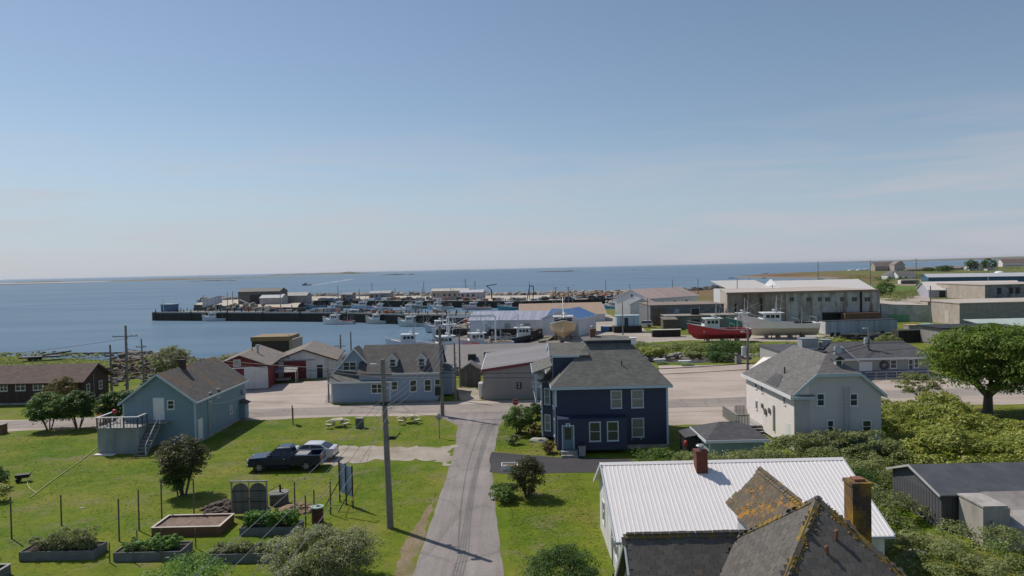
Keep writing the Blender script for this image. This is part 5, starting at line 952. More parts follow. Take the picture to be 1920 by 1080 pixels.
# ================================================================ WHARVES AND BREAKWATER
TIM = mat('tarred_timber', (.018,.017,.014), .85, .3, pattern='board', ps=(.45,.45), bump=.6, dirt=(.035,.045,.018), dirt_amt=.6, dirt_scale=.2); DECK = mat('pier_deck', (.36,.33,.29), .85, .1)
def wharf(label, poly, zt, zb, posts_step, cat='wharf', front=None, m=TIM):
    b = Vector((poly[0][0], poly[0][1], 0)); t = thing('wharf', label, cat, b); P = [(x-b.x, y-b.y) for x, y in poly]
    MB().prism([(x, y, zb) for x, y in P], (0,0,zt-zb-.25)).build('pile_wall', m, t); MB().prism([(x, y, zt-.25) for x, y in P], (0,0,.25)).build('deck', DECK, t)
    me = MB().cyl((0,0,-.6),(0,0,.95),.17,n=6).mesh('post', TIM); fe = MB().box(-.22,.22,-.12,.12,-3.2,.35).mesh('fender', TIM)
    for i in range(len(P)):
        a, c = Vector(P[i]), Vector(P[(i+1) % len(P)]); l = (c-a).length; n = int(l/posts_step)
        if front is not None and i not in front: continue
        u = (c-a)/l; ang = math.atan2(u.y, u.x)
        MB().prism([(a.x+u.y*-.0,a.y,zt+.005),(c.x,c.y,zt+.005),(c.x-u.y*.35,c.y+u.x*.35,zt+.005),(a.x-u.y*.35,a.y+u.x*.35,zt+.005)], (0,0,.28)).build('kerb_beam', mat('bleached_beam', (.45,.43,.38), .8, .1), t)
        for k in range(n):
            p = a+(c-a)*((k+.5)/n); link('post', me, t, (p.x-u.y*.2, p.y+u.x*.2, zt+.3)); 
            if k % 5 == 0: link('fender', fe, t, (p.x+u.y*.1, p.y-u.x*.1, zt), ang)
    return t
wharf('long timber wharf with bleached kerb and a row of posts across the harbour', [(-146,282),(-112,270),(-61,250.5),(-36,232),(-13.5,223),(-9,226),(-13,230.5),(-35,239),(-61.5,257.5),(-112,277),(-144.5,290)], 1.3, -4, 3.4, front=(0,1,2,3,6,7,8,9))
t = thing('breakwater', 'far stone-backed quay with pale gravel top and dark timber face', 'breakwater', (0,340,0))
BP = [(-125,318),(-104,305),(-92,298),(-101,330),(-110,371),(-57,345),(5.5,311),(40,318),(66,346),(60,372),(8,374),(-60,405),(-130,436),(-175,400),(-160,350)]
MB().prism([(x,y-340,-4) for x,y in BP], (0,0,5.1)).build('pile_wall', TIM, t); MB().prism([(x,y-340,1.1) for x,y in BP], (0,0,.2)).build('deck', mat('quay_gravel', (.44,.38,.31), .9, .1, dirt=(.35,.30,.24), dirt_amt=.5, dirt_scale=.04), t)
for a, c in (((-57,345),(5.5,311)), ((-110,371),(-57,345)), ((-104,305),(-92,298))):
    a, c = Vector(a), Vector(c); n = int((c-a).length/6)
    for k in range(n): p = a+(c-a)*((k+.5)/n); link('post', WM.setdefault('bpost', MB().cyl((0,0,0),(0,0,1),.2,n=6).mesh('post', TIM)), t, (p.x, p.y+.3-340, 1.3))
ROCK = mat('shore_rock', (.30,.27,.235), .9, .3, scale=.5); ROCKD = mat('dark_rock', (.13,.115,.10), .85, .4, scale=.6)
def rocks(name, pts_fn, n, r0, r1, m, seed, label=None):
    q = random.Random(seed); mb = MB()
    for k in range(n):
        x, y, z = pts_fn(q); r = q.uniform(r0, r1); mb.blob((x, y, z+r*.2), (r*q.uniform(.8,1.5), r*q.uniform(.7,1.2), r*q.uniform(.5,.9)), 6, 4, k+seed*100, .22)
    return tag(mb.build(name, m), label, None, None, 'stuff')
def along(pts, w, z, dz=.8):
    P = [Vector(p) for p in pts]; L_ = [(P[i+1]-P[i]).length for i in range(len(P)-1)]; S = sum(L_)
    def f(q):
        s = q.uniform(0, S); i = 0
        while s > L_[i] and i < len(L_)-1: s -= L_[i]; i += 1
        d = (P[i+1]-P[i])/L_[i]; p = P[i]+d*s; o = q.gauss(0, w*.5); return p.x-d.y*o, p.y+d.x*o, z+max(0, (1-abs(o)/w))*dz*q.random()
    return f
rocks('riprap', along([(-178,398),(-130,439),(-60,409),(8,378),(62,376),(75,352)], 5, .9, 1.3), 900, .7, 1.9, ROCK, 1)
rocks('riprap', along([(75,352),(66,330),(52,312),(48,300),(50,285)], 7, .2, 1.2), 260, .7, 1.7, ROCK, 2)
rocks('riprap', along([(20,352),(45,350),(66,340)], 7, 1.2, 1.5), 160, .6, 1.5, mat('brown_rock', (.24,.165,.11), .9, .3, scale=.5), 3)
rocks('shore_stones', along([(-82,148.5),(-70,138),(-60,131),(-54,138),(-46,137),(-40,130),(-30,126)], 4, -.9, .6), 320, .35, 1.1, ROCKD, 4)
rocks('shore_stones', along([(-117,159),(-110,161),(-96,156),(-82,149)], 2.5, -1.4, .4), 45, .15, .45, ROCKD, 5)
rocks('shore_stones', along(gx([(1190,553),(1300,547),(1345,543),(1372,540),(1405,535)]), 8, -.8, 1), 200, .8, 2.2, ROCKD, 6)
# debris heap beside the bungalow: single stones, planks
q = random.Random(8); rm = [MB().blob((0,0,0),(1,.8,.6),6,4,k,.25).mesh('rubble_stone', ROCKD) for k in range(4)]
for k in range(200):
    x, y = q.gauss(-63.5,4.2), q.gauss(113.5,6); h = 1.5*math.exp(-(((x+67)/6)**2+((y-120)/6)**2)); s = q.uniform(.25,.7)
    o = tag(link('rubble_stone', rm[k % 4], None, (x, y, h+s*.15), q.uniform(0,6)), 'dark rubble stone in the heap between the bungalow and the shore', 'stone', 'stones of the rubble heap'); o.scale = (s,s,s)
for k in range(70):
    x, y = q.gauss(-63.5,4), q.gauss(114,5); h = 1.5*math.exp(-(((x+67)/6)**2+((y-120)/6)**2)); o = tag(link('driftwood_plank', WM.setdefault('plk', MB().box(-1.6,1.6,-.12,.12,-.05,.05).mesh('driftwood_plank', mat('drift_plank', (.12,.085,.065), .9, .4)))), 'dark driftwood plank lying on the rubble heap by the shore', 'plank', 'planks on the rubble heap'); o.location = (x, y, h+.55); o.rotation_euler = (q.uniform(-.25,.25), q.uniform(-.25,.25), q.uniform(0,3))
# creek stones, individual
cm = [MB().blob((0,0,0),(1,.8,.65),6,4,k+20,.25).mesh('creek_stone', [ROCK, mat('pale_rock', (.40,.37,.33), .9, .25), ROCKD][k % 3]) for k in range(6)]
f1 = along([(20,118.5),(25,123.5),(31,124.8),(38,122.8),(43,120)], 1.7, -.25, .3)
for k in range(120):
    x, y, z = f1(q); s = q.uniform(.25,.75); o = tag(link('creek_stone', cm[k % 6], None, (x, y, z), q.uniform(0,6)), 'grey stone on the bank of the muddy creek', 'stone', 'stones along the creek'); o.scale = (s,s,s)
# ================================================================ BOATS
BOATC = {}
def hullmesh(L, Bm, mh, mb_, hb=2.3, hs=1.05, dr=.7):
    """bow at +x; returns hull MB (0 hull,1 bottom,2 deck/inside), z=0 at waterline"""
    N = 14; R = []
    for i in range(N+1):
        t = i/N; x = L*t
        bm = Bm/2*(.90+.10*min(1, t*3)) if t < .55 else Bm/2*max(.012, (1-((t-.55)/.45)**2.1)); sh = hs-.12*math.sin(math.pi*min(1,t*1.5))+(hb-hs)*max(0, (t-.25)/.75)**1.7
        wl = bm*(.93 if t < .6 else .93-.38*((t-.6)/.4)); kz = -dr*(1 if t < .8 else 1-((t-.8)/.2)**2*.9); rk = (.55*L*.09)*max(0, (t-.75)/.25)**2
        x0 = x-rk*0
        R.append((x, bm, sh, wl, kz, rk))
    return R
def make_boat(name, label, L=11.5, Bm=4, hull=(.6,.6,.6), bottom=(.12,.04,.035), house=(.7,.7,.68), top=None, group=None, traps=0, detail=True, cat='fishing boat', mastm=None, deckc=(.42,.43,.43), gallows=True, fwd=True, dr=.7, hb=2.3):
    t = thing(name, label, cat, group=group); R = hullmesh(L, Bm, None, None, hb=hb, dr=dr)
    key = lambda n, c: mat('boat_%s_%02x%02x%02x' % (n, *[int(q*255) for q in c]), c, .35 if n != 'bottom' else .6, .06, coat=.2)
    mh, mbm, md_ = key('paint', hull), key('bottom', bottom), key('deck', deckc); mw = key('paint', house)
    h = MB(); rings = []
    for x, bm, sh, wl, kz, rk in R:
        xb = x-rk*1.2
        rings.append([(x, bm, sh), (x-rk*.5, wl*1.0, .05), (xb, wl*.55, kz*.55), (xb, 0, kz), (xb, -wl*.55, kz*.55), (x-rk*.5, -wl*1.0, .05), (x, -bm, sh)])
    h.loft(rings, m=[0,1,1,1,1,0,0], caps=False, closed=False); n7 = 7
    h.poly([rings[0][i] for i in range(7)][::-1], 0)
    h.build('hull', [mh, mbm], t)
    d = MB(); dl = []
    for x, bm, sh, wl, kz, rk in R[:-1]: dl.append([(x+.05, bm-.12, sh-(.62 if x < L*.6 else .12)), (x+.05, -bm+.12, sh-(.62 if x < L*.6 else .12))])
    d.loft(dl, caps=False, closed=False); s1 = [[(x, max(0,bm-.1), sh-.1), (x, max(0,bm-.1), sh+.04), (x, bm+.03, sh+.04), (x, bm+.035, sh-.07)] for x, bm, sh, *_ in R]; s2 = [[(x, -a[0][1]+0, 0) for a in ()] for x in ()]
    d.build('deck', md_, t)
    g = MB(); g.loft(s1, closed=True); g.loft([[(p[0], -p[1], p[2]) for p in r] for r in s1][::1], closed=True); g.box(0, .1, -R[0][1], R[0][1], R[0][2]-.6, R[0][2]+.05); g.build('rail', mw, t)
    a = L*.50 if fwd else L*.30; zf = 1.0; wz = zf+2.15; hw = Bm*.36; x1 = a+L*.22
    w = MB().prism([(a,-hw,.5),(x1+.5,-hw,.5),(x1+.28,-hw,zf+1.1),(x1,-hw,wz),(a,-hw,wz)], (0,2*hw,0)); wh = w.build('wheelhouse', mw, t)
    MB().prism([(a-.7,-hw-.15,wz+.003),(x1+.25,-hw-.15,wz+.003),(x1+.25,hw+.15,wz+.003),(a-.7,hw+.15,wz+.003)], (0,0,.12)).build('roof', key('paint', top) if top else mw, wh)
    MB().prism([(x1+.3,-hw*.8,.9),(x1+.3,hw*.8,.9),(L*.9,hw*.30,1.5),(L*.9,-hw*.30,1.5)], (0,0,.62)).build('trunk_cabin', mw, t)
    gp = M_DARK
    nW = 3
    for s in (-1, 1):
        for k in range(nW): xx = a+.35+k*(x1-a-.5)/nW; o = MB().box(xx, xx+(x1-a-.5)/nW-.2, min(s*hw, s*(hw+.03)), max(s*hw, s*(hw+.03)), wz-.95, wz-.3).build('window', gp, wh)
    for k in range(3):
        y0 = -hw+.12+k*(2*hw-.24)/3; sl = .28/(wz-zf-1.1)
        MB().prism([(x1+.27-.02,y0+.05,zf+1.2),(x1+.27-.02,y0+(2*hw-.24)/3-.05,zf+1.2),(x1+.06,y0+(2*hw-.24)/3-.05,wz-.2),(x1+.06,y0+.05,wz-.2)], (.06,0,0)).build('window', gp, wh)
    mm = mastm or M_STEEL; ml = random.uniform(3.0,5.6)
    m_ = MB().cyl((a+.4,0,wz+.1),(a+.3,0,wz+ml),.13,.08,n=5).cyl((a+.35,-.7,wz+ml*.55),(a+.35,.7,wz+ml*.55),.03,n=4).box(a+.1,a+.7,-.3,.3,wz+.11,wz+.5); mo = m_.build('mast', mm, t)
    MB().cyl((a+1.1,.2,wz+.12),(a+1.1,.2,wz+.55),.08,n=5).cyl((a+1.1,.2,wz+.55),(a+1.1,.2,wz+.8),.32,n=10).build('radar', M_WHITE, mo)
    for yy in (-hw, hw): MB().cyl((a+.2,yy,wz+.1),(a-.2,yy*1.05,wz+random.uniform(2.6,4.8)),.035,.02,n=4).build('antenna', M_WHITE, mo)
    MB().cyl((a+.2,.1,wz+ml*.25),(a-L*.30,random.uniform(-1.2,1.2),wz+ml*random.uniform(.3,.75)),.075,.05,n=4).build('boom', mm, mo)
    if L > 9: MB().cyl((L*.2,.3,.6),(L*.19,.3,random.uniform(3.6,6.2)),.10,.06,n=5).build('mizzen_mast', mm, t)
    rg_ = MB()
    for p in ((L*.97,0,hb+.4), (.5,Bm*.4,1.6), (.5,-Bm*.4,1.6)): rg_.cyl((a+.32,0,wz+ml*.97), p, .022, n=3)
    tag(rg_.build('rigging', M_STEEL, mo), kind='stuff')
    if gallows:
        b = MB(); zt = random.uniform(2.0,2.9)
        for yy in (-Bm*.42, Bm*.42): b.cyl((.7,yy,.8),(.7,yy,zt),.05,n=5); b.cyl((a*.55,yy,.8),(a*.55,yy,zt*.85),.04,n=5)
        b.cyl((.7,-Bm*.42,zt),(.7,Bm*.42,zt),.05,n=5); b.cyl((a*.55,-Bm*.42,zt*.85),(a*.55,Bm*.42,zt*.85),.04,n=5); b.build('gallows', M_STEEL, t)
    if traps:
        b = MB()
        for k in range(traps): b.box(.6+(k % 5)*.95, 1.4+(k % 5)*.95, -1.2+(k//5 % 3)*.8, -.5+(k//5 % 3)*.8, .6, 1.0+.3*random.random())
        b.build('deck_gear', random.choice([TRAP, M_RED, M_TAN]), t)
    if detail:
        b = MB()
        for yy in (-1, 1):
            pts = [(x, yy*(bm-.05), sh+.55) for x, bm, sh, *_ in R if x > L*.62]; b.tube(pts, .03, 4)
            for p in pts[::2]: b.cyl((p[0], p[1], p[2]-.6), p, .02, n=4)
        b.build('bow_rail', M_STEEL, t)
    return t
def put(t, p, heading, z=0, tilt=0):
    t.location = (p[0], p[1], z); t.rotation_euler = (tilt, 0, rad(heading)); return t
WHT, TEAL, BLU, NVY, GRY, REDH, GRN, PNK = (.62,.62,.62), (.03,.26,.31), (.04,.20,.36), (.02,.03,.05), (.40,.45,.50), (.58,.035,.085), (.03,.16,.12), (.5,.36,.36)
def moor(px, py, heading, label, L=11.5, **k):
    p = G(px, py, -2); return put(make_boat('fishing_boat', label, L=L, group='fishing boats moored in the harbour', **k), p, heading, -2)
moor(437,601,177,'grey-blue boat with white wheelhouse and red gear near the outer end of the wharf',12.5,hull=GRY,traps=8,top=(.62,.6,.6))
moor(664,607,178,'white high-bowed boat leftmost on the near side of the long wharf',11,hull=WHT,traps=4)
moor(742,606,178,'white and buff boat second along the near side of the long wharf',10.5,hull=(.5,.47,.43),bottom=(.16,.12,.10))
moor(806,611,176,'pale green boat with yellow-green bottom beside the long wharf',10.5,hull=(.42,.50,.47),bottom=(.20,.22,.03),traps=6)
moor(872,604,177,'white boat with bright red gear crates at the right part of the long wharf',9.5,hull=WHT,bottom=(.05,.02,.03),traps=10)
for px, py, lb, hl, Lx in ((545,579.5,'teal boat with brown deck gear behind the long wharf, far left in the basin',TEAL,13),(583,578.5,'low teal boat with white rail ahead of the other teal one in the basin',TEAL,12),(642,583,'small boat with red canopy showing above the wharf kerb',PNK,7),(735,583,'grey boat masts and gear showing above the middle of the long wharf',GRY,9),(791,585,'cluttered boat with red drum behind the middle of the long wharf',WHT,9.5),(842,587,'small boat with orange gear showing behind the wharf kerb',(.35,.18,.08),7)):
    moor(px, py, random.choice((176,180)), lb, Lx, hull=hl, traps=9 if px != 583 else 2)
for px, py, lb, hl, Lx in ((611,576,'bright blue boat moored against the far quay at the left',BLU,13.5),(664,577,'dark green boat with white bow at the far quay',GRN,12),(716,577.5,'pale blue and white boat at the far quay left of the long gap',(.40,.50,.60),15),(816,578,'white boat with dark green lower hull at the far quay',GRN,12.5),(850,579,'light blue boat with pink wheelhouse at the far quay',(.30,.48,.55),12),(921,580,'pinkish white boat at the far quay beside the loading crane',PNK,13),(988,580,'teal-hulled boat with white bow at the right end of the far quay',TEAL,13)):
    moor(px, py, random.choice((175,178,182)), lb, Lx, hull=hl, house=(.7,.68,.67), traps=6)
moor(1180,581,170,'teal boat with white cabin in the innermost corner of the basin',10,hull=TEAL)
moor(836,650,186,'white longliner with broad wheelhouse closest behind the slate-blue house',14,hull=WHT,house=(.66,.64,.64),traps=14)
put(make_boat('fishing_boat','white boat with row of dark cabin windows behind the grey wharf roof, left of two',L=13.5,hull=WHT,traps=9,group='fishing boats moored in the harbour'), G(903,652,-1.2), 200, -1.4)
put(make_boat('fishing_boat','white boat with row of dark cabin windows and teal stern crate, right of two',L=13.5,hull=WHT,traps=12,group='fishing boats moored in the harbour'), G(960,646,-1.2), 196, -1.4)
put(make_boat('fishing_boat','black-hulled boat with white deck and glassy wheelhouse in the slip',L=13.5,hull=(.02,.022,.03),bottom=(.14,.05,.05),traps=6,group='fishing boats moored in the harbour'), G(918,643,-2), 6, -1.7)
b = put(make_boat('fishing_boat','cream and tan boat hauled out with its bow towards the houses',L=13,Bm=5.8,hull=(.56,.38,.21),bottom=(.52,.34,.17),house=(.72,.70,.68),traps=3,dr=1.5,hb=2.7), G(1055,628,.3), -93, 2.0)
b = put(make_boat('fishing_boat','bright red boat with white wheelhouse hauled out on the gravel',L=12.6,Bm=4.2,hull=REDH,bottom=(.45,.03,.07),traps=6,dr=1.1), G(1405,637,.3), 177, 1.65)
b = put(make_boat('fishing_boat','large white boat hauled out beside the red one, with tall rails',L=15.5,Bm=5.2,hull=(.80,.77,.73),bottom=(.62,.56,.45),house=(.8,.79,.78),traps=4,top=(.82,.8,.78),dr=1.7,hb=2.8), G(1531,630,.3), 175, 2.2)
b = put(make_boat('fishing_boat','teal boat hauled out partly hidden between the red and white boats',L=9,Bm=3.4,hull=(.02,.17,.18),bottom=(.22,.03,.04)), G(1437,622,.3), 178, 1.5)
for lb, (px, py), n, L_, hd in (('timber cradle and props under the yellow-tan boat',(1055,630),3,8,-93),('steel and timber cradle under the red boat',(1393,637),3,9,177),('timber blocks and trailer under the large white boat',(1515,630),4,10,175),('blocks under the half hidden teal boat',(1432,622),2,6,178)):
    p = G(px, py, .3); t = thing('boat_cradle', lb, 'cradle', (p.x, p.y, 0), rad(hd))
    for k in range(n): MB().box(1+k*L_/n,1.4+k*L_/n,-1.3,1.3,0,.75).build('block', M_WOOD, t)
    for s in (-1, 1):
        for k in range(2): MB().cyl((2+k*L_*.6,s*1.9,0),(2+k*L_*.6,s*1.45,1.7),.09,n=6).build('prop', M_RUST, t)
b = make_boat('fishing_boat','small dark boat under way on the open water ahead of its wake',L=13,hull=(.08,.09,.11),house=(.2,.21,.23)); put(b, (-285,990), 182, -1.9)
# floats near the houses
t = thing('float_dock', 'grey floating dock with dark gangway behind the slate-blue house roof', 'dock', (-30,127.5,-1.6), rad(-4)); MB().box(0,17,0,6,-.6,.5).build('deck', mat('float_grey', (.33,.33,.34), .8, .1), t); MB().box(1,7,4.5,6,.5,1.5).box(9,15,4.6,6,.5,1.2).build('bins', mat('grey_bins', (.17,.17,.175), .8), t)
for x in (0.3, 3, 5.3): MB().cyl((x,6.3,-2),(x,6.3,2.3),.2,n=6).build('pile', TIM, t)
tag(MB().blob((0,0,.45),(.45,.45,.55),8,6,1,.0).build('buoy', mat('orange_buoy', (.55,.09,.04), .5), None, True), 'orange-red buoy on the grey floating dock', 'buoy').location = (-18.5,130.4,-.95)
t = thing('dome_shelter', 'grey domed shelter roof left of the slate-blue house', 'shelter', (-30.8,121,-1)); MB().blob((0,0,1.2),(2.9,3.2,2.0),10,6,2,.03).build('canopy', mat('dome_grey', (.22,.21,.20), .7), t, True); MB().box(-2.6,2.6,-2.6,2.6,-.5,1.2).build('base', M_DARK, t)
t = thing('hut', 'small blue hut at the outer end of the long wharf', 'hut', (-143.6,284.5,1.3), rad(-14)); MB().box(0,5.2,0,4,0,2.9).build('wall', mat('hut_mid_blue', (.05,.11,.20), .6), t); MB().prism([(-.3,-.3,2.9),(5.5,-.3,2.9),(5.5,4.3,2.9),(-.3,4.3,2.9)], (0,0,.25)).build('roof', S_GREEN, t); MB().box(1.2,1.5,-.05,-.003,.2,3.2).build('corner_board', M_BTRIM, t); MB().cyl((.5,1,3.5),(.5,1,5),.06,n=4).build('pole', M_STEEL, t)
t = thing('dump_trailer', 'tilted grey box body on the wharf beside the blue hut', 'trailer', (-127,285.5,1.3), rad(-12)); MB().prism([(0,0,1.4),(7.4,0,3.2),(7.0,0,6.0),(0,0,4.2)], (0,2.6,0)).build('body', mat('pale_box', (.42,.43,.46), .5, .08, pattern='board', ps=(.5,.5)), t); MB().prism([(.5,.2,0),(6.5,.2,0),(6.5,.2,2.4),(.5,.2,1.0)], (0,2.0,0)).build('chassis', M_DARK, t)
q = random.Random(31)
g = MB()
for k in range(160):
    x = q.uniform(-123,-97); y = 277+(-97-x)*.42+q.gauss(0,3.2); g.blob((x, y, 1.3+abs(q.gauss(0,1))), (q.uniform(.4,1.1),)*3, 5, 3, k, .3)
tag(g.build('fishing_gear', mat('net_heap', (.20,.18,.15), .95, .5, scale=.4)), kind='stuff')
t = thing('loading_boom', 'white boom leaning over the heaped gear on the wharf', 'boom', (-112,286,2)); MB().cyl((0,0,3.6),(7,-1,.6),.25,n=6).build('boom', M_WHITE, t)
for lb, px, py, w, l, h, c, nm in (('dark brown quay warehouse at the left end of the far quay',447,571,21,9,7.6,(.15,.14,.12),'warehouse'),('white low shed attached to the left quay warehouse',487,571,11,7,4.6,(.5,.5,.5),'shed'),('long pale flat quay shed left of the far quay gravel',528,568,13,6,5,(.40,.38,.36),'shed')):
    p = G(px, py, 1.3); t = thing(nm, lb, nm, (p.x, p.y, 1.3), rad(-6)); gable_house(t, w, l, h-1.5, h, 'x', mat('quay_wall_%d' % px, scl(c,.72), .8, .2, dirt=(.12,.1,.09), dirt_amt=.5), mat('quay_roof_%d' % px, scl(c,.95), .8, .15), None, .2, found=False)
    if px == 447: MB().box(6,15,-.08,-.003,.2,4.6).build('door', M_DARK, t)
for lb, px, py, w, h, c in (('grey quay shed with vehicles beside it, middle of the far quay',692,562,27,8,(.35,.35,.36)),('small grey hut left of the grey quay shed',640,561,14,6.5,(.22,.24,.27)),('cream quay shed with pale roof on the far quay',809,560,46,9,(.47,.43,.38)),('white quay hut with small dark windows beside the cream shed',862,561,28,8,(.46,.46,.5))):
    p = G(px, py, 1.3); t = thing('shed', lb, 'shed', (p.x, p.y, 1.3), rad(-10)); w *= .42; h *= .55; gable_house(t, w, 6, h-1.1, h, 'x', mat('quay_wall_%d' % px, scl(c,.78), .8, .2, dirt=(.15,.12,.1), dirt_amt=.5), mat('quay_roof_%d' % px, scl(c,.95), .8, .15), None, .25, found=False)
    for k in range(max(1,int(w/3))): MB().box(1+k*2.7,2+k*2.7,-.06,-.003,1.2,2.4).build('window', M_DARK, t)
t = thing('crane', 'small dark loading crane on the far quay', 'crane', G(922,561,1.3)); MB().cyl((0,0,0),(0,0,4.5),.3,n=6).build('post', M_DARK, t); MB().cyl((0,0,4.4),(-2.5,0,6.5),.2,n=5).cyl((-2.5,0,6.5),(2.6,0,7.2),.2,n=5).build('boom', M_DARK, t)
t = thing('crane', 'dark A-frame hoist on the far quay right of the crane', 'crane', G(994,566,1.3)); MB().cyl((-1.5,0,0),(0,0,7),.2,n=5).cyl((1.2,0,0),(1.6,0,6.6),.2,n=5).cyl((0,0,7),(1.6,0,6.6),.2,n=5).build('frame', M_DARK, t)
for lb, x, y, rz, w_, d_, rows in (('long row of stacked traps before the lavender-roofed shed',-6,171.5,-9,14,1.6,3),('smaller block of stacked traps on the slip bank by the black boat',5.2,160,80,7,1.6,4),('trap stacks on the wharf apron left of the lavender-roofed shed',-20,181,5,9,2,4)):
    t = thing('trap_stack', lb, 'trap stack', (x, y, 0 if x != -20 else -1), rad(rz)); trap_stack(t, 0, w_, 0, d_, rows)
t = thing('gantry', 'white steel gantry frame standing among the near boats', 'gantry', (-15,158,-2))
for x in (0, 11):
    for y in (0, 4): MB().cyl((x,y,0),(x,y,7.2),.14,n=5).build('leg', M_WHITE, t)
MB().cyl((0,0,7.2),(11,0,7.2),.13,n=5).cyl((0,4,7.2),(11,4,7.2),.13,n=5).cyl((0,0,7.2),(0,4,7.2),.1,n=5).cyl((11,0,7.2),(11,4,7.2),.1,n=5).cyl((0,0,4.5),(5,0,7.2),.08,n=4).cyl((11,0,4.5),(6,0,7.2),.08,n=4).build('beam', M_WHITE, t)
put(make_boat('fishing_boat','white trap boat with tall raking boom between the near boats',L=12,hull=WHT,traps=15,group='fishing boats moored in the harbour'), G(893,630,-2), 188, -1.8)
put(make_boat('fishing_boat','grey work boat loaded with traps at the end of the slip',L=11,hull=GRY,traps=15,group='fishing boats moored in the harbour'), G(868,622,-2), 183, -1.8)
def gear(n, fn, seed, z):
    q = random.Random(seed); g = MB()
    for k in range(n):
        x, y = fn(q); w_, d_, h_ = q.uniform(.5,1.5), q.uniform(.5,1.2), q.uniform(.4,1.5); g.box(x-w_, x+w_, y-d_, y+d_, z, z+h_, q.choice((0,0,1,2,3,4,4)))
    return tag(g.build('quay_gear', [TRAP, mat('crate_blue', (.05,.16,.30)), mat('crate_orange', (.40,.13,.05)), M_WHITE, mat('crate_grey', (.28,.27,.25))]), kind='stuff')
def seg(a, b, w_): return lambda q: (lambda t: (a[0]+(b[0]-a[0])*t+q.uniform(-w_,w_), a[1]+(b[1]-a[1])*t+q.uniform(-w_,w_)))(q.random())
gear(70, seg((-100,366),(-55,349),2.5), 1, 1.3); gear(60, seg((-52,346),(3,316),2), 2, 1.3); gear(45, seg((10,318),(50,332),5), 3, 1.3); gear(26, seg((-60,254),(-36,236),1.5), 4, 1.3); gear(40, seg((-108,277),(-64,256),1.2), 5, 1.3); gear(40, seg((12,250),(30,254),3), 6, .1); gear(22, seg((-10,181),(-13,214),1.5), 7, .05); gear(16, seg((24,171),(31,182),2), 8, .05)
# ================================================================ VEHICLES
NAVYCAR = mat('navy_car_paint', (.008,.013,.045), .3, .03, coat=.4, spec=.3); WHITECAR = mat('pearl_car_paint', (.62,.61,.60), .3, .02, coat=1); BLACKCAR = mat('black_car_paint', (.012,.012,.014), .25, .03, coat=1); SILVER = mat('silver_car_paint', (.35,.36,.38), .3, .03, coat=.8); CHROME = mat('chrome', (.6,.6,.6), .2, .02, metal=1); CGLASS = mat('car_glass', (.012,.015,.02), .04, .05, spec=.8); LAMPR = mat('tail_lamp_red', (.35,.01,.01), .25, .05); LAMPW = mat('headlamp_clear', (.55,.56,.55), .15, .05); PLAST = mat('dark_plastic', (.02,.02,.021), .6, .05)
def wheel(par, x, y, r=.38, wd=.26):
    s = 1 if y > 0 else -1
    k = ('wheel', r, s)
    if k not in WM:
        a = MB(); n = 20; R = []
        for rr_, yy in ((r*.62,-wd/2),(r*.93,-wd/2),(r,-wd*.3),(r,wd*.3),(r*.93,wd/2),(r*.62,wd/2)): R.append([(rr_*math.cos(2*math.pi*i/n), yy, rr_*math.sin(2*math.pi*i/n)) for i in range(n)])
        a.loft(R, caps=False); b = MB(); yo = s*wd*.34
        b.cyl((0,yo-.03,0),(0,yo,0),r*.63,n=20); c = MB()
        for i in range(6):
            t = 2*math.pi*i/6; d = Vector((math.cos(t),0,math.sin(t))); e = Vector((-math.sin(t),0,math.cos(t)))*.035
            p0 = d*.05; p1 = d*r*.6; c.prism([p0-e+Vector((0,yo+s*.003,0)),p1-e*1.5+Vector((0,yo+s*.003,0)),p1+e*1.5+Vector((0,yo+s*.003,0)),p0+e+Vector((0,yo+s*.003,0))], (0,s*.04,0))
        c.cyl((0,yo+s*.003,0),(0,yo+s*.06,0),.06,n=8); WM[k] = (a.mesh('tyre', M_TIRE, True), b.mesh('hub_disc', PLAST), c.mesh('rim', M_RIM))
    a, b, c = WM[k]; w_ = link('wheel', b, par, (x, y, r)); link('tyre', a, w_); link('rim', c, w_); return w_
def section(x, hw, z0, z1, tuck=.06, sh=.05): return [(x,-hw+tuck,z0),(x,-hw,z0+.22),(x,-hw,z1-.18),(x,-hw+sh,z1),(x,hw-sh,z1),(x,hw,z1-.18),(x,hw,z0+.22),(x,hw-tuck,z0)]
def car_arch(b, x, y, r):
    s = 1 if y > 0 else -1; b.cyl((x, y-s*.12, r*.95), (x, y+s*.006, r*.95), r*1.16, n=18)
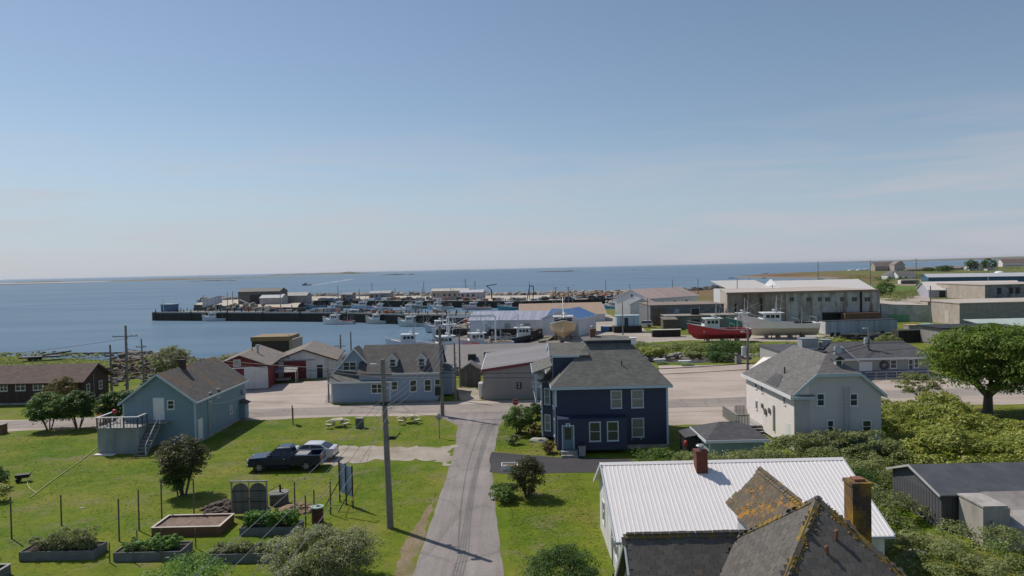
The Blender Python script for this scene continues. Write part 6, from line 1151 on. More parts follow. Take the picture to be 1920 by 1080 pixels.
def pickup(label, paint):
    t = thing('pickup_truck', label, 'pickup truck')
    S = [(2.93,.86,.55,.98),(2.80,.93,.42,1.10),(1.95,.97,.40,1.17),(1.35,.98,.38,1.21),(.3,.99,.36,1.24),(-.62,.99,.36,1.25)]
    MB().loft([section(*s) for s in S[::-1]]).build('body', paint, t, True); body = t.children[-1]
    for p in body.data.polygons: p.use_smooth = False
    MB().loft([[(1.42,-.90,1.2),(1.42,.90,1.2),(-.55,.92,1.24),(-.55,-.92,1.24)],[(.62,-.70,1.84),(.62,.70,1.84),(-.48,.74,1.86),(-.48,-.74,1.86)],[(.5,-.6,1.9),(.5,.6,1.9),(-.42,.64,1.92),(-.42,-.64,1.92)]]).build('cab', paint, t)
    g = MB().poly([(1.405,-.80,1.27),(1.405,.80,1.27),(.69,.66,1.82),(.69,-.66,1.82)]); 
    gl = MB().prism([(1.36,-.80,1.27),(1.36,.80,1.27),(.69,.65,1.80),(.69,-.65,1.80)], (.03,0,.03)); gl.build('windscreen', CGLASS, t)
    for s in (-1, 1):
        def sp(x, z): k = (z-1.2)/.64; return (x, s*(.91-.2*k)+s*.012, z)
        MB().prism([sp(1.15,1.29),sp(.72,1.74),(sp(.28,1.76)),sp(.28,1.29)], (0,s*.012,0)).prism([sp(.2,1.29),sp(.2,1.76),sp(-.38,1.78),sp(-.42,1.29)], (0,s*.012,0)).build('side_window', CGLASS, t)
        MB().box(1.05,1.22,min(s*.98,s*1.18),max(s*.98,s*1.18),1.22,1.4).build('mirror', PLAST, t)
        MB().box(2.80,2.96,min(s*.62,s*.9),max(s*.62,s*.9),.86,1.03).build('headlight', LAMPW, t)
        MB().box(-2.93,-2.85,min(s*.80,s*.995),max(s*.80,s*.995),.82,1.18).build('tail_light', LAMPR, t)
        MB().box(-2.9,-.66,min(s*.88,s*.99),max(s*.88,s*.99),.50,1.26).build('bed_side', paint, t)
        MB().box(-.1,.06,min(s*.99,s*1.02),max(s*.99,s*1.02),1.0,1.05).build('door_handle', CHROME, t)
        MB().box(-.62,1.1,min(s*.93,s*1.03),max(s*.93,s*1.03),.34,.39).build('running_board', PLAST, t)
    MB().prism([(-.53,-.72,1.3),(-.53,.72,1.3),(-.475,.66,1.8),(-.475,-.66,1.8)], (-.02,0,0)).build('rear_window', CGLASS, t)
    MB().box(-2.9,-.66,-.88,.88,.50,.78).box(-.7,-.64,-.9,.9,.78,1.25).build('bed_floor', PLAST, t); MB().box(-2.93,-2.85,-.80,.80,.55,1.26).build('tailgate', paint, t)
    MB().box(-3.12,-2.88,-.95,.95,.42,.60).build('rear_bumper', CHROME, t); MB().box(2.85,3.05,-.93,.93,.42,.62).build('front_bumper', CHROME, t); MB().box(2.88,2.97,-.6,.6,.68,1.0).build('grille', PLAST, t)
    MB().box(-3.5,-3.12,-.04,.04,.4,.47).cyl((-3.42,0,.47),(-3.42,0,.56),.04,n=6).build('tow_hitch', M_RUST, t)
    b = MB()
    for x in (1.95,-1.78):
        for s in (-1, 1): car_arch(b, x, s*.99, .42)
    b.build('wheel_arches', PLAST, t)
    for x in (1.95,-1.78):
        for s in (-1, 1): wheel(t, x, s*.93, .42)
    MB().cyl((2.2,-.98,1.0),(2.2,-1.0,1.0),.001,n=3).build('badge', CHROME, t)
    return t
def sedan(label, paint, full=True, nm='parked_car', cat='car', suv=False, group=None):
    t = thing(nm, label, cat, group=group); top = 1.72 if suv else 1.44
    S = [(2.3,.66,.38,.70),(2.15,.82,.26,.78),(1.5,.89,.22,.90),(.8,.91,.2,.98),(-.9,.91,.2,1.02),(-1.7,.89,.24,1.06 if not suv else 1.1),(-2.2,.80,.32,1.03 if not suv else 1.1),(-2.35,.70,.42,.95)]
    MB().loft([section(*s) for s in S[::-1]]).build('body', paint, t)
    rb = -2.25 if suv else -1.95
    MB().loft([[(1.0,-.83,.96),(1.0,.83,.96),(rb,.80,1.02),(rb,-.80,1.02)],[(.25,-.64,top-.06),(.25,.64,top-.06),(rb+.75 if not suv else rb+.25,.62,top-.05),(rb+.75 if not suv else rb+.25,-.62,top-.05)],[(.0,-.55,top),(.0,.55,top),(rb+1.05 if not suv else rb+.45,.54,top),(rb+1.05 if not suv else rb+.45,-.54,top)]]).build('cabin', paint, t)
    MB().prism([(.95,-.74,1.01),(.95,.74,1.01),(.3,.60,top-.1),(.3,-.60,top-.1)], (.03,0,.03)).build('windscreen', CGLASS, t)
    xr = rb+.72 if not suv else rb+.22
    MB().prism([(rb+.08,-.68,1.08),(rb+.08,.68,1.08),(xr,.58,top-.1),(xr,-.58,top-.1)], (-.03,0,.03)).build('rear_window', CGLASS, t)
    for s in (-1, 1):
        def sp(x, z): k = (z-.98)/(top-.06-.98); return (x, s*(.825-.19*k)+s*.01, z)
        MB().prism([sp(.72,1.05),sp(.22,top-.12),sp(-.3,top-.09),sp(-.3,1.05)], (0,s*.012,0)).prism([sp(-.36,1.05),sp(-.36,top-.09),sp(xr-.05,top-.16),sp(rb+.35,1.08)], (0,s*.012,0)).build('side_window', CGLASS, t)
        if full:
            MB().box(2.08,2.26,min(s*.5,s*.78),max(s*.5,s*.78),.62,.74).build('headlight', LAMPW, t); MB().box(-2.36,-2.2,min(s*.36,s*.76),max(s*.36,s*.76),.86,.96).build('tail_light', LAMPR, t); MB().box(.6,.75,min(s*.9,s*1.06),max(s*.9,s*1.06),1.0,1.12).build('mirror', paint, t)
    if full: MB().box(-2.38,-2.2,-.72,.72,.3,.44).build('rear_bumper', PLAST, t); MB().box(-2.4,-2.33,-.26,.26,.66,.78).build('licence_plate', M_WHITE, t)
    b = MB()
    for x in (1.42,-1.42):
        for s in (-1, 1): car_arch(b, x, s*.905, .33)
    b.build('wheel_arches', PLAST, t)
    for x in (1.42,-1.42):
        for s in (-1, 1): wheel(t, x, s*.83, .33, .22)
    return t
put(pickup('dark navy pickup truck with open bed parked on the grass', NAVYCAR), (-18.75, 56.75), 183)
tag(MB().box(-.5,.5,-.62,.62,0,.42).box(-.52,.52,-.64,.64,.42,.47).build('cargo_box', mat('grey_cargo_box', (.28,.26,.26), .5)), 'grey flat box lying in the bed of the navy pickup', 'box').location = (-17.45,56.8,.79)
put(sedan('white fastback car parked beside the navy pickup', WHITECAR), (-17.75, 59.6), 176)
put(sedan('dark parked car behind the restaurant roof beside the traps', BLACKCAR, False), (70.4, 136.5), 165)
for i, (px, py, hd, pt, sv, lb) in enumerate(((656,561.5,10,BLACKCAR,1,'dark car parked right of the small grey quay hut'),(719,562,90,BLACKCAR,1,'dark car at the right end of the grey quay shed'),(741,562.5,5,BLACKCAR,1,'dark car parked on the open quay gravel, left of two'),(770,562.5,5,BLACKCAR,1,'dark car parked on the open quay gravel, right of two'),(803,562,90,BLACKCAR,1,'dark car beside the cream quay shed'),(1068,563.5,8,BLACKCAR,1,'dark truck under the wire-laden pole on the far quay'),(1111,561,10,BLACKCAR,1,'dark car leftmost of the row near the pale stones'),(1128,561,10,BLACKCAR,1,'dark car in the middle of the row near the pale stones'),(1145,561,10,SILVER,1,'grey car rightmost of the row near the pale stones'),(990,580,70,WHITECAR,1,'white van parked at the end of the inner basin'),(981,589,20,BLACKCAR,0,'black car in front of the tan-roofed shed'),(973,590,20,WHITECAR,0,'white car next to the black one by the tan-roofed shed'),(1207,613,170,WHITECAR,1,'white car half hidden behind the blue hut'))):
    z = 1.3 if py < 565 else .1; put(sedan(lb, pt, False, suv=bool(sv)), G(px, py, z), hd, z)
# ================================================================ POLES AND WIRES
def pole(x, y, h, label, r=.14, lean=(0,0), arm=None, transformer=None, lamp=None, m=M_POLE, nm='utility_pole', cat='utility pole', ins=True, z=0):
    t = thing(nm, label, cat, (x, y, z)); MB().cyl((0,0,-.3), (lean[0], lean[1], h), r*1.15, r*.75, n=10).build('pole', m, t)
    f = lambda zz: (lean[0]*zz/h, lean[1]*zz/h)
    if arm:
        for zz, w_, ang in arm:
            c = f(zz); u = Vector((math.cos(ang), math.sin(ang), 0)); v = Vector((-u.y, u.x, 0)); a = Vector((c[0], c[1], zz))
            o = MB().prism([a-u*w_-v*.18, a+u*w_-v*.18, a+u*w_-v*.28, a-u*w_-v*.28], (0,0,.12)).build('crossarm', m, t); b = MB()
            for k in (-.9,-.5,.5,.9): p = a+u*w_*k-v*.23; b.cyl(p+Vector((0,0,.12)), p+Vector((0,0,.3)), .05, .03, n=5)
            b.build('insulator', mat('porcelain', (.35,.34,.33), .3), o)
    if transformer:
        zz, dx, dy = transformer; c = f(zz); o = MB().cyl((c[0]+dx, c[1]+dy, zz-.5), (c[0]+dx, c[1]+dy, zz+.45), .27, n=12).build('transformer', mat('transformer_grey', (.45,.47,.49), .5), t); MB().cyl((c[0]+dx, c[1]+dy, zz+.45), (c[0]+dx, c[1]+dy, zz+.53), .29, .2, n=12).cyl((c[0]+dx, c[1]+dy, zz+.53), (c[0]+dx, c[1]+dy, zz+.75), .05, n=5).build('bushing', MC.get('porcelain') or M_STEEL, o)
    if lamp:
        zz, dx, dy = lamp; c = f(zz); o = MB().tube([(c[0], c[1], zz), (c[0]+dx*.5, c[1]+dy*.5, zz+.25), (c[0]+dx, c[1]+dy, zz+.3)], .035).build('lamp_arm', M_STEEL, t); MB().box(c[0]+dx-.28, c[0]+dx+.12, c[1]+dy-.1, c[1]+dy+.1, zz+.22, zz+.36).build('lamp_head', mat('lamp_grey', (.5,.5,.5), .5), o)
    if ins:
        b = MB(); c = f(h*.75)
        for k in range(4): b.box(c[0]+r*.6, c[0]+r*.6+.18, c[1]-.05, c[1]+.05, h*(.52+.1*k), h*(.52+.1*k)+.12)
        b.build('bracket', M_STEEL, t)
    return t
p1 = pole(-7.9, 43, 10.55, 'tall wooden utility pole on the grass verge of the near lane', .19, (-.22,.05), lamp=(9.9,-.55,.15))
MB().box(-.35,.05,-.2,.0,7.7,7.9).box(.1,.5,-.12,.0,5.55,5.75).tube([(.1,-.1,5.6),(.55,-.25,5.7),(.8,-.2,6.0)],.04).build('cable_bracket', M_DARK, p1)
pole(-7.9, 75.9, 9.9, 'wooden utility pole at the road corner before the slate-blue house', .19, (-.1,0), arm=((8.3,.9,0),), transformer=None)
MB().box(-.75,-.25,-.3,.2,2.3,3.3).build('meter_box', M_DARK, [o for o in C.objects if o.name.startswith('utility_pole')][-1])
pole(26.3, 78.4, 8.7, 'utility pole with white transformer beside the cream house', .15, (.2,0), transformer=(6.1,-.45,0), lamp=(8.0,-.5,0))
pole(49.9, 97.8, 6.7, 'utility pole with transformer in front of the restaurant roof', .15, (.15,0), transformer=(4.6,-.4,0), lamp=(6.2,-.5,0))
pole(-52.5, 94.2, 9.4, 'tall utility pole with crossarm right of the brown bungalow', .19, (.1,0), arm=((7.9,1.6,.15),))
pole(-56.0, 96.6, 6.6, 'short bare pole between the bungalow and the crossarm pole', .16, ins=False); pole(-53.9, 101.2, 6.9, 'thin pole behind the crossarm pole near the rubble', .13, (-.2,0), arm=((5.7,.7,.1),), ins=False)
pole(-22.9, 85.6, 4.3, 'thin stub pole at the left corner of the slate-blue house', .1); pole(-7.2, 84.9, 7.1, 'service pole at the right corner of the slate-blue house', .13); pole(-7.3, 94.2, 7.2, 'plain pole beside the small garden shed', .12, ins=False)
pole(-31.0, 124.5, 6.0, 'dark pole with antenna arms at the floating dock', .16, (.1,0), arm=((3.9,1.0,0),(3.0,.9,.3)), z=-1.2); pole(-29.4, 126, 6.4, 'plain dark pole right of the antenna pole at the dock', .14, ins=False, z=-1.2)
FP = [(526,545,572,1.3),(634,535,560,1.3),(674,542,565,1.3),(698,530,561,1.3),(741,540,561,1.3),(792,541,561,1.3),(795,528,558,1.3),(846,540,564,1.3),(851,543,564,1.3),(873,523,557,1.3),(876,535,557,1.3),(891,527,558,1.3),(993,527,562,1.3),(1042,538,570,1.3),(1066,537,566,1.3),(1136,525,556,1.3),(1181,533,562,.3),(1215,559,612,.3),(1261,524,548,.3),(1268,537,566,.3),(1283,538,547,.3),(1309,522,550,.3),(1383,521,592,.3),(1406,521,543,.3),(1449,533,592,.3),(1534,490,522,.3),(1632,487,533,.3),(1718,484,538,.3),(1745,536,627,.3),(1775,540,562,.3),(1852,493,512,.3),(1870,492,513,.3),(1168,566,626,.3),(437,546,580,1.3),(427,548,582,1.3),(382,553,578,1.3)]
ARM = {1042, 1066, 873, 891, 1718, 1449}; LMP = {1632, 1775}
for i, (px, yt, yb, z) in enumerate(FP):
    b = G(px, yb, z); h = DY(px, yt, b.y).z-z
    where = 'on the far quay' if yb < 575 and px < 1150 else ('on the outer wharf' if px < 450 else ('in the harbour yard' if px < 1500 else 'in the far meadow'))
    near = {526:'left of the quay gravel bend',634:'left of the small grey quay hut',674:'right of the small grey quay hut',698:'rising from the grey quay shed',741:'on the open quay gravel',792:'shorter, close to the tall mast near the cream shed',795:'taller mast left of the cream shed',846:'at the right end of the cream shed',851:'just behind the cream shed pole',873:'with stepped arms behind the white quay hut',876:'shorter, beside the stepped one at the white hut',891:'with arms right of the white quay hut',993:'slender mast behind the A-frame hoist',1042:'with crossarm, left of the wire-laden one',1066:'laden with wires and brackets',1136:'slender, behind the row of parked cars',1181:'pale one left of the pinkish warehouse',1215:'tall, before the white annex gable',1261:'behind the pinkish warehouse ridge',1268:'right of the pinkish warehouse ridge',1283:'short, by the brown shore grass',1309:'thin mast above the brown shore grass',1383:'tall, at the left edge of the concrete plant',1406:'small, in the dunes behind the plant',1449:'with crossarm before the brown part of the plant',1534:'thin mast by the far spit',1632:'with floodlight at the ball field',1718:'with crossarm lights at the ball field',1745:'tall, before the square concrete warehouse',1775:'lamp post before the lilac-walled shed',1852:'near the dark round tree',1870:'with white lamp near the right edge',1168:'beside the pale blue hut',437:'left of the heaped gear',427:'beside the heaped gear',382:'by the outer moored boat'}[px]
    pole(b.x, b.y, h, 'pole %s, %s' % (where, near), max(.13, b.y*.0005), arm=((h*.93, max(.7,h*.12), .1),(h*.8, max(.6,h*.1), .1)) if px in ARM else None, lamp=(h*.93, 1.2, 0) if px in LMP else None, ins=False, z=z)
def wire(name_label, pts, sag, r, m=M_WIRE, group=None, n=14):
    P = []
    for a, b in zip(pts[:-1], pts[1:]):
        a, b = Vector(a), Vector(b)
        for k in range(n): t_ = k/n; p = a.lerp(b, t_); p.z -= sag*4*t_*(1-t_); P.append(p)
    P.append(Vector(pts[-1])); return tag(MB().tube(P, r, 4).build('overhead_wire', m), name_label, 'wire', group)
M_W2 = mat('wire_grey', (.22,.22,.22), .5, .05)
p0 = pole(-8.1, 8, 10.5, 'utility pole beside the near lane, close to the viewer', .19)
for i in range(4): wire(('highest','second','third','lowest')[i]+' of the four thin service wires strung along the lane poles', [(-7.9+.3*i, 75.8, 8.4-.15*i), (-8.3+.25*i, 42.9, 8.0-.14*i), (-9.0+.7*i, 8, 8.4-.15*i)], .5+.12*i, .016, M_W2, 'wires along the lane')
wire('slack dark cable from the road corner pole to the verge pole', [(-7.7,75.8,7.2),(-8.0,42.8,7.4)], 1.0, .02, M_WIRE)
for i, (za, zb) in enumerate(((7.9,7.4),(7.3,7.0))):
    pass
wire('upper black cable across the street front between the poles', [(-52.4,94.2,6.2),(-22.9,85.5,4.2),(-7.9,75.7,4.75),(26.4,78.2,4.7),(49.9,97.6,4.4),(95,103,4.6)], .35, .045)
wire('lower black cable across the street front between the poles', [(-52.4,94.2,5.7),(-22.9,85.4,3.85),(-7.9,75.6,4.3),(26.4,78.1,4.05),(49.9,97.5,4.0)], .35, .032)
wire('thin wire over the brown bungalow roof to the crossarm pole', [(-90,89,5.4),(-52.5,94.1,7.6)], .7, .022); wire('second thin wire over the brown bungalow roof', [(-90,88,4.7),(-56,96.5,5.4)], .5, .022)
wire('white service drop from the cottage wall to the road', [(-29.9,67.8,3.4),(-29.7,77.6,2.6)], .25, .015, M_WHITE)
wire('steel guy wire from the verge pole to the yellow guard', [(-8.0,43,7.9),(-10.3,45.3,1.9),(-11.2,45.0,.0)], .0, .012, M_STEEL)
tag(MB().cyl((-11.2,45.0,0),(-10.25,45.05,2.2),.05,n=6).build('guy_guard', mat('guard_yellow', (.55,.42,.03), .5)), 'yellow guy-wire guard slanting beside the blue sign boards', 'guard')
# ================================================================ STREET AND GARDEN THINGS
t = thing('stop_sign', 'red stop sign standing behind the bushes at the lane end', 'sign', (.1,72.6,0)); MB().cyl((0,.04,0),(0,.04,2.3),.035,n=6).build('post', M_STEEL, t)
oc = [(.33*math.cos(rad(22.5+45*k)),-.0,2.0+.33*math.sin(rad(22.5+45*k))) for k in range(8)]; s_ = MB().prism(oc, (0,-.02,0)).build('sign_plate', mat('sign_red', (.42,.015,.03), .4), t); MB().prism([(x*1.09,-.0+.002,2+(z-2)*1.09) for x, y, z in oc], (0,.012,0)).build('sign_border', M_WHITE, t); lettering('lettering', 'STOP', .24, M_WHITE, s_, (0,-.024,2.0))
t = thing('road_sign', 'grey back of a small road sign on a wooden post near the lane', 'sign', (-7.2,65.8,0)); MB().cyl((0,0,0),(0,0,2.0),.05,n=6).build('post', M_WOOD, t); MB().prism([(-.38,.05,2.0),(0,.05,2.38),(.38,.05,2.0),(0,.05,1.62)], (0,.02,0)).build('sign_plate', M_STEEL, t)
t = thing('signpost', 'pair of dark wooden posts carrying a sign seen edge-on by the road', 'sign', (-23.6,73.1,0)); MB().cyl((0,.5,0),(0,.5,2.0),.07,n=6).build('post', M_TAN, t); MB().cyl((.35,-.4,0),(.35,-.4,1.9),.07,n=6).build('post', M_TAN, t); MB().prism([(-.05,.6,.8),(.3,-.5,.8),(.3,-.5,1.9),(-.05,.6,1.9)], (.05,.02,0)).build('board', M_BLACK, t)
def picnic_hex(x, y, lb):
    t = thing('picnic_table', lb, 'picnic table', (x, y, 0), .2, 'round picnic tables on the grass'); m = mat('pale_lumber', (.40,.36,.27), .8, .15, pattern='board', ps=(.14,.14))
    MB().prism([(.75*math.cos(rad(60*k)), .75*math.sin(rad(60*k)), .72) for k in range(6)], (0,0,.05)).build('table_top', m, t)
    for k in range(4):
        a = rad(45+90*k); c = Vector((math.cos(a)*1.25, math.sin(a)*1.25, .42)); u = Vector((-math.sin(a), math.cos(a), 0))*.5; v = Vector((math.cos(a), math.sin(a), 0))*.15
        MB().prism([c-u-v, c+u-v, c+u*.8+v, c-u*.8+v], (0,0,.05)).build('seat', m, t); MB().prism([c-v*6-Vector((0,0,.1))+u*.08, c+v-Vector((0,0,.1))+u*.08, c+v-Vector((0,0,.1))-u*.08, c-v*6-Vector((0,0,.1))-u*.08], (0,0,.09)).cyl((c.x*.75,c.y*.75,0),(c.x*.45,c.y*.45,.7),.05,n=5).build('leg', m, t)
    return t
picnic_hex(-18.4,71.9,'round wooden picnic table left of the litter bin on the grass'); picnic_hex(-11.2,73.0,'round wooden picnic table right of the litter bin on the grass')
t = thing('litter_bin', 'square slatted wooden litter bin between the picnic tables', 'bin', (-15.9,71.0,0)); MB().box(-.33,.33,-.33,.33,.05,.95).build('liner', M_DARK, t)
for k in range(5):
    for s in (0,1,2,3): a = s*math.pi/2; link('slat', WM.setdefault('bslat', MB().box(-.055,.055,-.365,-.335,.02,1.0).mesh('slat', mat('green_grey_slat', (.12,.13,.11), .8, .15))), t, (math.cos(a)*(-.26+.13*k), math.sin(a)*(-.26+.13*k), 0), a)
MB().box(-.38,.38,-.38,.38,1.0,1.05).build('lid', M_WOOD, t)
t = thing('rubbish_bin', 'grey wheeled rubbish bin beside the navy house door', 'bin', (5.6,58.3,0)); MB().loft([[(-.24,-.24,.1),(.24,-.24,.1),(.24,.24,.1),(-.24,.24,.1)],[(-.3,-.3,1.0),(.3,-.3,1.0),(.3,.3,1.0),(-.3,.3,1.0)]]).build('body', mat('bin_grey', (.25,.28,.31), .5), t); MB().box(-.33,.33,-.36,.33,1.0,1.07).build('lid', M_DARK, t); MB().cyl((-.3,.3,.1),(.3,.3,.1),.1,n=8).build('wheels', M_TIRE, t)
BEDW = mat('grey_bed_plank', (.15,.16,.165), .85, .2, scale=2); BEDB = mat('brown_bed_plank', (.17,.085,.05), .8, .2, scale=2); SOIL = mat('dark_soil', (.05,.036,.026), .95, .4, scale=4, bump=1); SOILP = mat('dry_soil', (.20,.14,.105), .95, .3, scale=3, bump=1)
def raised_bed(lb, x0, x1, y0, d, h, m, soil, rim=None, ps=0):
    t = thing('raised_bed', lb, 'garden bed', (x0, y0, 0), group=None); w_ = x1-x0
    for k in range(2):
        z0, z1 = h*k/2+.004*k, h*(k+1)/2
        MB().box(0,w_,0,.05,z0,z1).build('plank', m, t); MB().box(0,w_,d-.05,d,z0,z1).build('plank', m, t); MB().box(0,.05,.052,d-.052,z0,z1).build('plank', m, t); MB().box(w_-.05,w_,.052,d-.052,z0,z1).build('plank', m, t)
    s = MB(); nx, ny = int(w_/.15), int(d/.15); b0 = 0
    for j in range(ny+1):
        for i in range(nx+1): s.v.append((.05+(w_-.1)*i/nx, .05+(d-.1)*j/ny, h-.09+.05*mnoise.noise(Vector((i*.6+x0, j*.6, 3)))))
    for j in range(ny):
        for i in range(nx): q_ = j*(nx+1)+i; s.f.append((q_, q_+1, q_+nx+2, q_+nx+1)); s.m.append(0)
    s.build('soil', soil, t)
    if rim: MB().box(-.04,w_+.04,-.05,.1,h,h+.04).box(-.04,w_+.04,d-.1,d+.05,h,h+.04).box(-.04,.1,.102,d-.102,h,h+.04).box(w_-.1,w_+.04,.102,d-.102,h,h+.04).build('rim', rim, t)
    return t
raised_bed('grey raised bed overgrown with tall pale herbs at the left',-28.3,-24.05,39.1,1.35,.52,BEDW,SOIL); raised_bed('grey raised bed with low green plants and corner stakes',-22.75,-18.95,38.75,1.5,.5,BEDW,SOIL)
raised_bed('grey raised bed with brownish seedlings partly hidden by the silvery bush',-17.3,-13.2,38.2,1.4,.5,BEDW,SOIL); raised_bed('brown raised bed with pale rim and bare soil',-22.45,-18.25,42.35,2.2,.55,BEDB,SOILP,mat('pale_rim', (.50,.42,.36), .7)); raised_bed('grey raised bed with leafy green crops behind the silvery bush',-17.0,-13.4,42.2,1.2,.48,BEDW,SOIL)
raised_bed('corner of a grey raised bed at the left edge of the garden',-35.5,-31.9,40.6,1.3,.5,BEDW,SOIL); raised_bed('grey raised bed with leafy plants at the lower left corner',-33,-27.6,36.2,1.3,.5,BEDW,SOIL,mat('grey_rim', (.33,.32,.31), .8))
for i, (x, y, h) in enumerate(((-31.2,42.57,2.6),(-29.5,44.7,2.0),(-24.1,41.76,2.6),(-23.8,43.45,2.6),(-23.4,45.5,2.6),(-21.2,45.35,2.65),(-14.4,44.8,2.5),(-13.1,44.6,2.0),(-12.3,45.6,2.2),(-13.05,42.6,2.3))):
    tag(MB().cyl((0,0,-.2),(.03,0,h),.05,.045,n=7).build('fence_post', mat('post_wood', (.13,.11,.075), .85, .2)), 'slim wooden fence post around the vegetable garden', 'post', 'posts of the garden fence').location = (x, y, 0)
for i, (x, y) in enumerate(((-22.85,38.6),(-21.5,38.55),(-20.0,38.6),(-18.85,40.4),(-20.9,40.5),(-22.3,40.45))):
    tag(MB().cyl((0,0,0),(0,0,1.15),.035,n=6).build('garden_stake', MC['post_wood']), 'short stake at the edge of the bed with low green plants', 'stake', 'stakes of the green bed').location = (x, y, 0)
t = thing('garden_gate', 'double garden gate with arched grey panels in a timber frame', 'gate', (-18.85,45.75,0)); DG = mat('gate_panel', (.12,.12,.105), .8, .1, pattern='board', ps=(.15,.15))
MB().box(-.04,.04,-.05,.05,0,2.25).build('post', M_WOOD, t); MB().box(2.28,2.36,-.05,.05,0,2.25).build('post', M_WOOD, t); MB().box(-.1,2.42,-.06,.06,2.25,2.33).build('lintel', M_WOOD, t); MB().box(1.13,1.19,-.04,.04,.05,2.24).build('centre_post', M_TAN, t)
for x0 in (.06, 1.21):
    w_ = 1.06; pts = [(x0,0,.12),(x0+w_,0,.12),(x0+w_,0,1.7)]+[(x0+w_/2+w_/2*math.cos(rad(a)),0,1.7+.48*math.sin(rad(a))) for a in range(15,180,15)]+[(x0,0,1.7)]
    o = MB().prism(pts, (0,.04,0)).build('door', DG, t); MB().box(x0,x0+w_,-.015,-.002,.9,.97).box(x0,x0+w_,-.015,-.002,1.62,1.69).build('strap', M_DARK, o)
MB().box(1.0,1.3,-.05,-.042,1.1,1.16).build('latch', M_DARK, t)
t = thing('cistern', 'round stone cistern with an old black hand pump on top', 'cistern', (-16.5,48.0,0)); MB().cyl((0,0,0),(0,0,.75),.66,.62,n=20).build('wall', mat('dark_stone_ring', (.10,.095,.085), .9, .3), t); MB().cyl((0,0,.75),(0,0,.84),.7,.66,n=20).build('lid', mat('cistern_lid', (.20,.19,.17), .9, .2), t); MB().cyl((.1,0,.84),(.1,0,1.35),.07,n=8).tube([(.1,0,1.3),(-.25,0,1.15),(-.6,0,.95)],.03).tube([(.1,0,1.1),(.3,-.1,1.1)],.04).build('pump', M_DARK, t)
tag(MB().box(0,.45,0,.4,0,.42).build('dark_tub', M_BLACK), 'small dark tub at the foot of the stone cistern', 'tub').location = (-17.5,47.0,0)
t = thing('rain_barrel', 'rusty red rain barrel with pale green lid in the garden corner', 'barrel', (-12.75,44.15,0)); MB().cyl((0,0,0),(0,0,1.0),.37,n=16).build('body', mat('barrel_red', (.085,.03,.025), .7, .25), t); MB().cyl((0,0,1.0),(0,0,1.07),.42,n=16).build('lid', mat('lid_green', (.27,.36,.31), .6), t); MB().cyl((.05,0,1.07),(.05,0,1.1),.12,n=8).build('cap', M_DARK, t)
t = thing('sign_board', 'tall blue-grey double sign board seen from behind, with black posts and braces', 'sign', (-12.3,48.1,0)); SB = mat('board_back', (.17,.23,.32), .55, .08)
u = Vector((1.22,-1.35,0)); n_ = Vector((-u.y,u.x,0)).normalized()
for k in range(3): p = u*(k*.5); MB().cyl(p, p+Vector((0,0,2.9)), .055, n=6).build('post', M_BLACK, t)
for k in range(2):
    a = u*(k*.5+.035); b_ = u*(k*.5+.465); MB().prism([a+Vector((0,0,.75)), b_+Vector((0,0,.75)), b_+Vector((0,0,2.8)), a+Vector((0,0,2.8))], n_*.04).build('panel', SB, t)
for k in range(0,3,2): p = u*(k*.5); MB().cyl(p-n_*1.1, p+Vector((0,0,1.5)), .04, n=5).build('brace', M_BLACK, t)
def mound(nm, lb, x, y, r, h, m, seed, cat='heap'):
    a = MB()
    for k in range(60): q_ = random.Random(seed*100+k); rr_ = math.sqrt(q_.random()); th = q_.uniform(0,6.28); a.blob((r*rr_*math.cos(th), r*.7*rr_*math.sin(th), h*(1-rr_)*.8), (.3,.26,.16), 6, 4, k, .3)
    o = tag(a.build(nm, m), lb, cat); o.location = (x, y, 0); return o
mound('straw_heap', 'low heap of straw and cuttings near the red rain barrel', -14.8,46.6,1.2,.5, mat('straw', (.25,.17,.10), .95, .3, scale=3), 1); mound('compost_heap', 'dark brown compost heap beside the garden gate', -19.9,47.2,1.5,.7, mat('compost', (.10,.07,.055), .95, .4, scale=3), 2)
t = thing('garden_cart', 'dark two-wheeled garden cart standing on the lawn at the left', 'cart', (-39.3,54.3,0), rad(20)); t.scale = (.7,.7,.7); MB().loft([[(0,0,.45),(1.2,0,.45),(1.2,.6,.45),(0,.6,.45)],[(-.1,-.08,.85),(1.4,-.08,.85),(1.4,.68,.85),(-.1,.68,.85)]]).build('tray', M_DARK, t); MB().tube([(1.3,0,.8),(1.8,0,1.25)],.03).tube([(1.3,.6,.8),(1.8,.6,1.25)],.03).cyl((1.2,0,0),(1.2,0,.5),.03,n=5).cyl((1.2,.6,0),(1.2,.6,.5),.03,n=5).build('frame', M_STEEL, t); MB().cyl((.2,-.05,.22),(.2,.0,.22),.22,n=12).cyl((.2,.6,.22),(.2,.65,.22),.22,n=12).build('wheels', M_TIRE, t)
tag(MB().tube([G(218,800,.3)+Vector((0,.2,1.4)),G(205,815,.25),G(188,834,.05),G(150,865,.04),G(110,893,.04),G(86,910,.04),G(66,926,.04),G(56,933,.04)],.035,6).tube([G(68,924,.04),G(57,917,.04),G(51,908,.04),G(53,902,.04),G(57,896,.04)],.035,6).build('garden_hose', mat('hose_yellow', (.36,.37,.12), .5)), 'pale yellow garden hose running from the deck across the lawn', 'hose')
tag(MB().box(-.9,.9,-.25,.25,0,.12).build('board', S_CREAM), 'pale plank lying at the foot of the concrete deck', 'board').location = (-36.9,62.2,0)
tag(MB().blob((0,0,.0),(.25,.22,.22),8,6,1,.02).build('red_ball', mat('ball_red', (.40,.03,.04), .4), None, True), 'red round flower pot on the deck railing corner', 'pot').location = (-37.5,65.0,3.4)
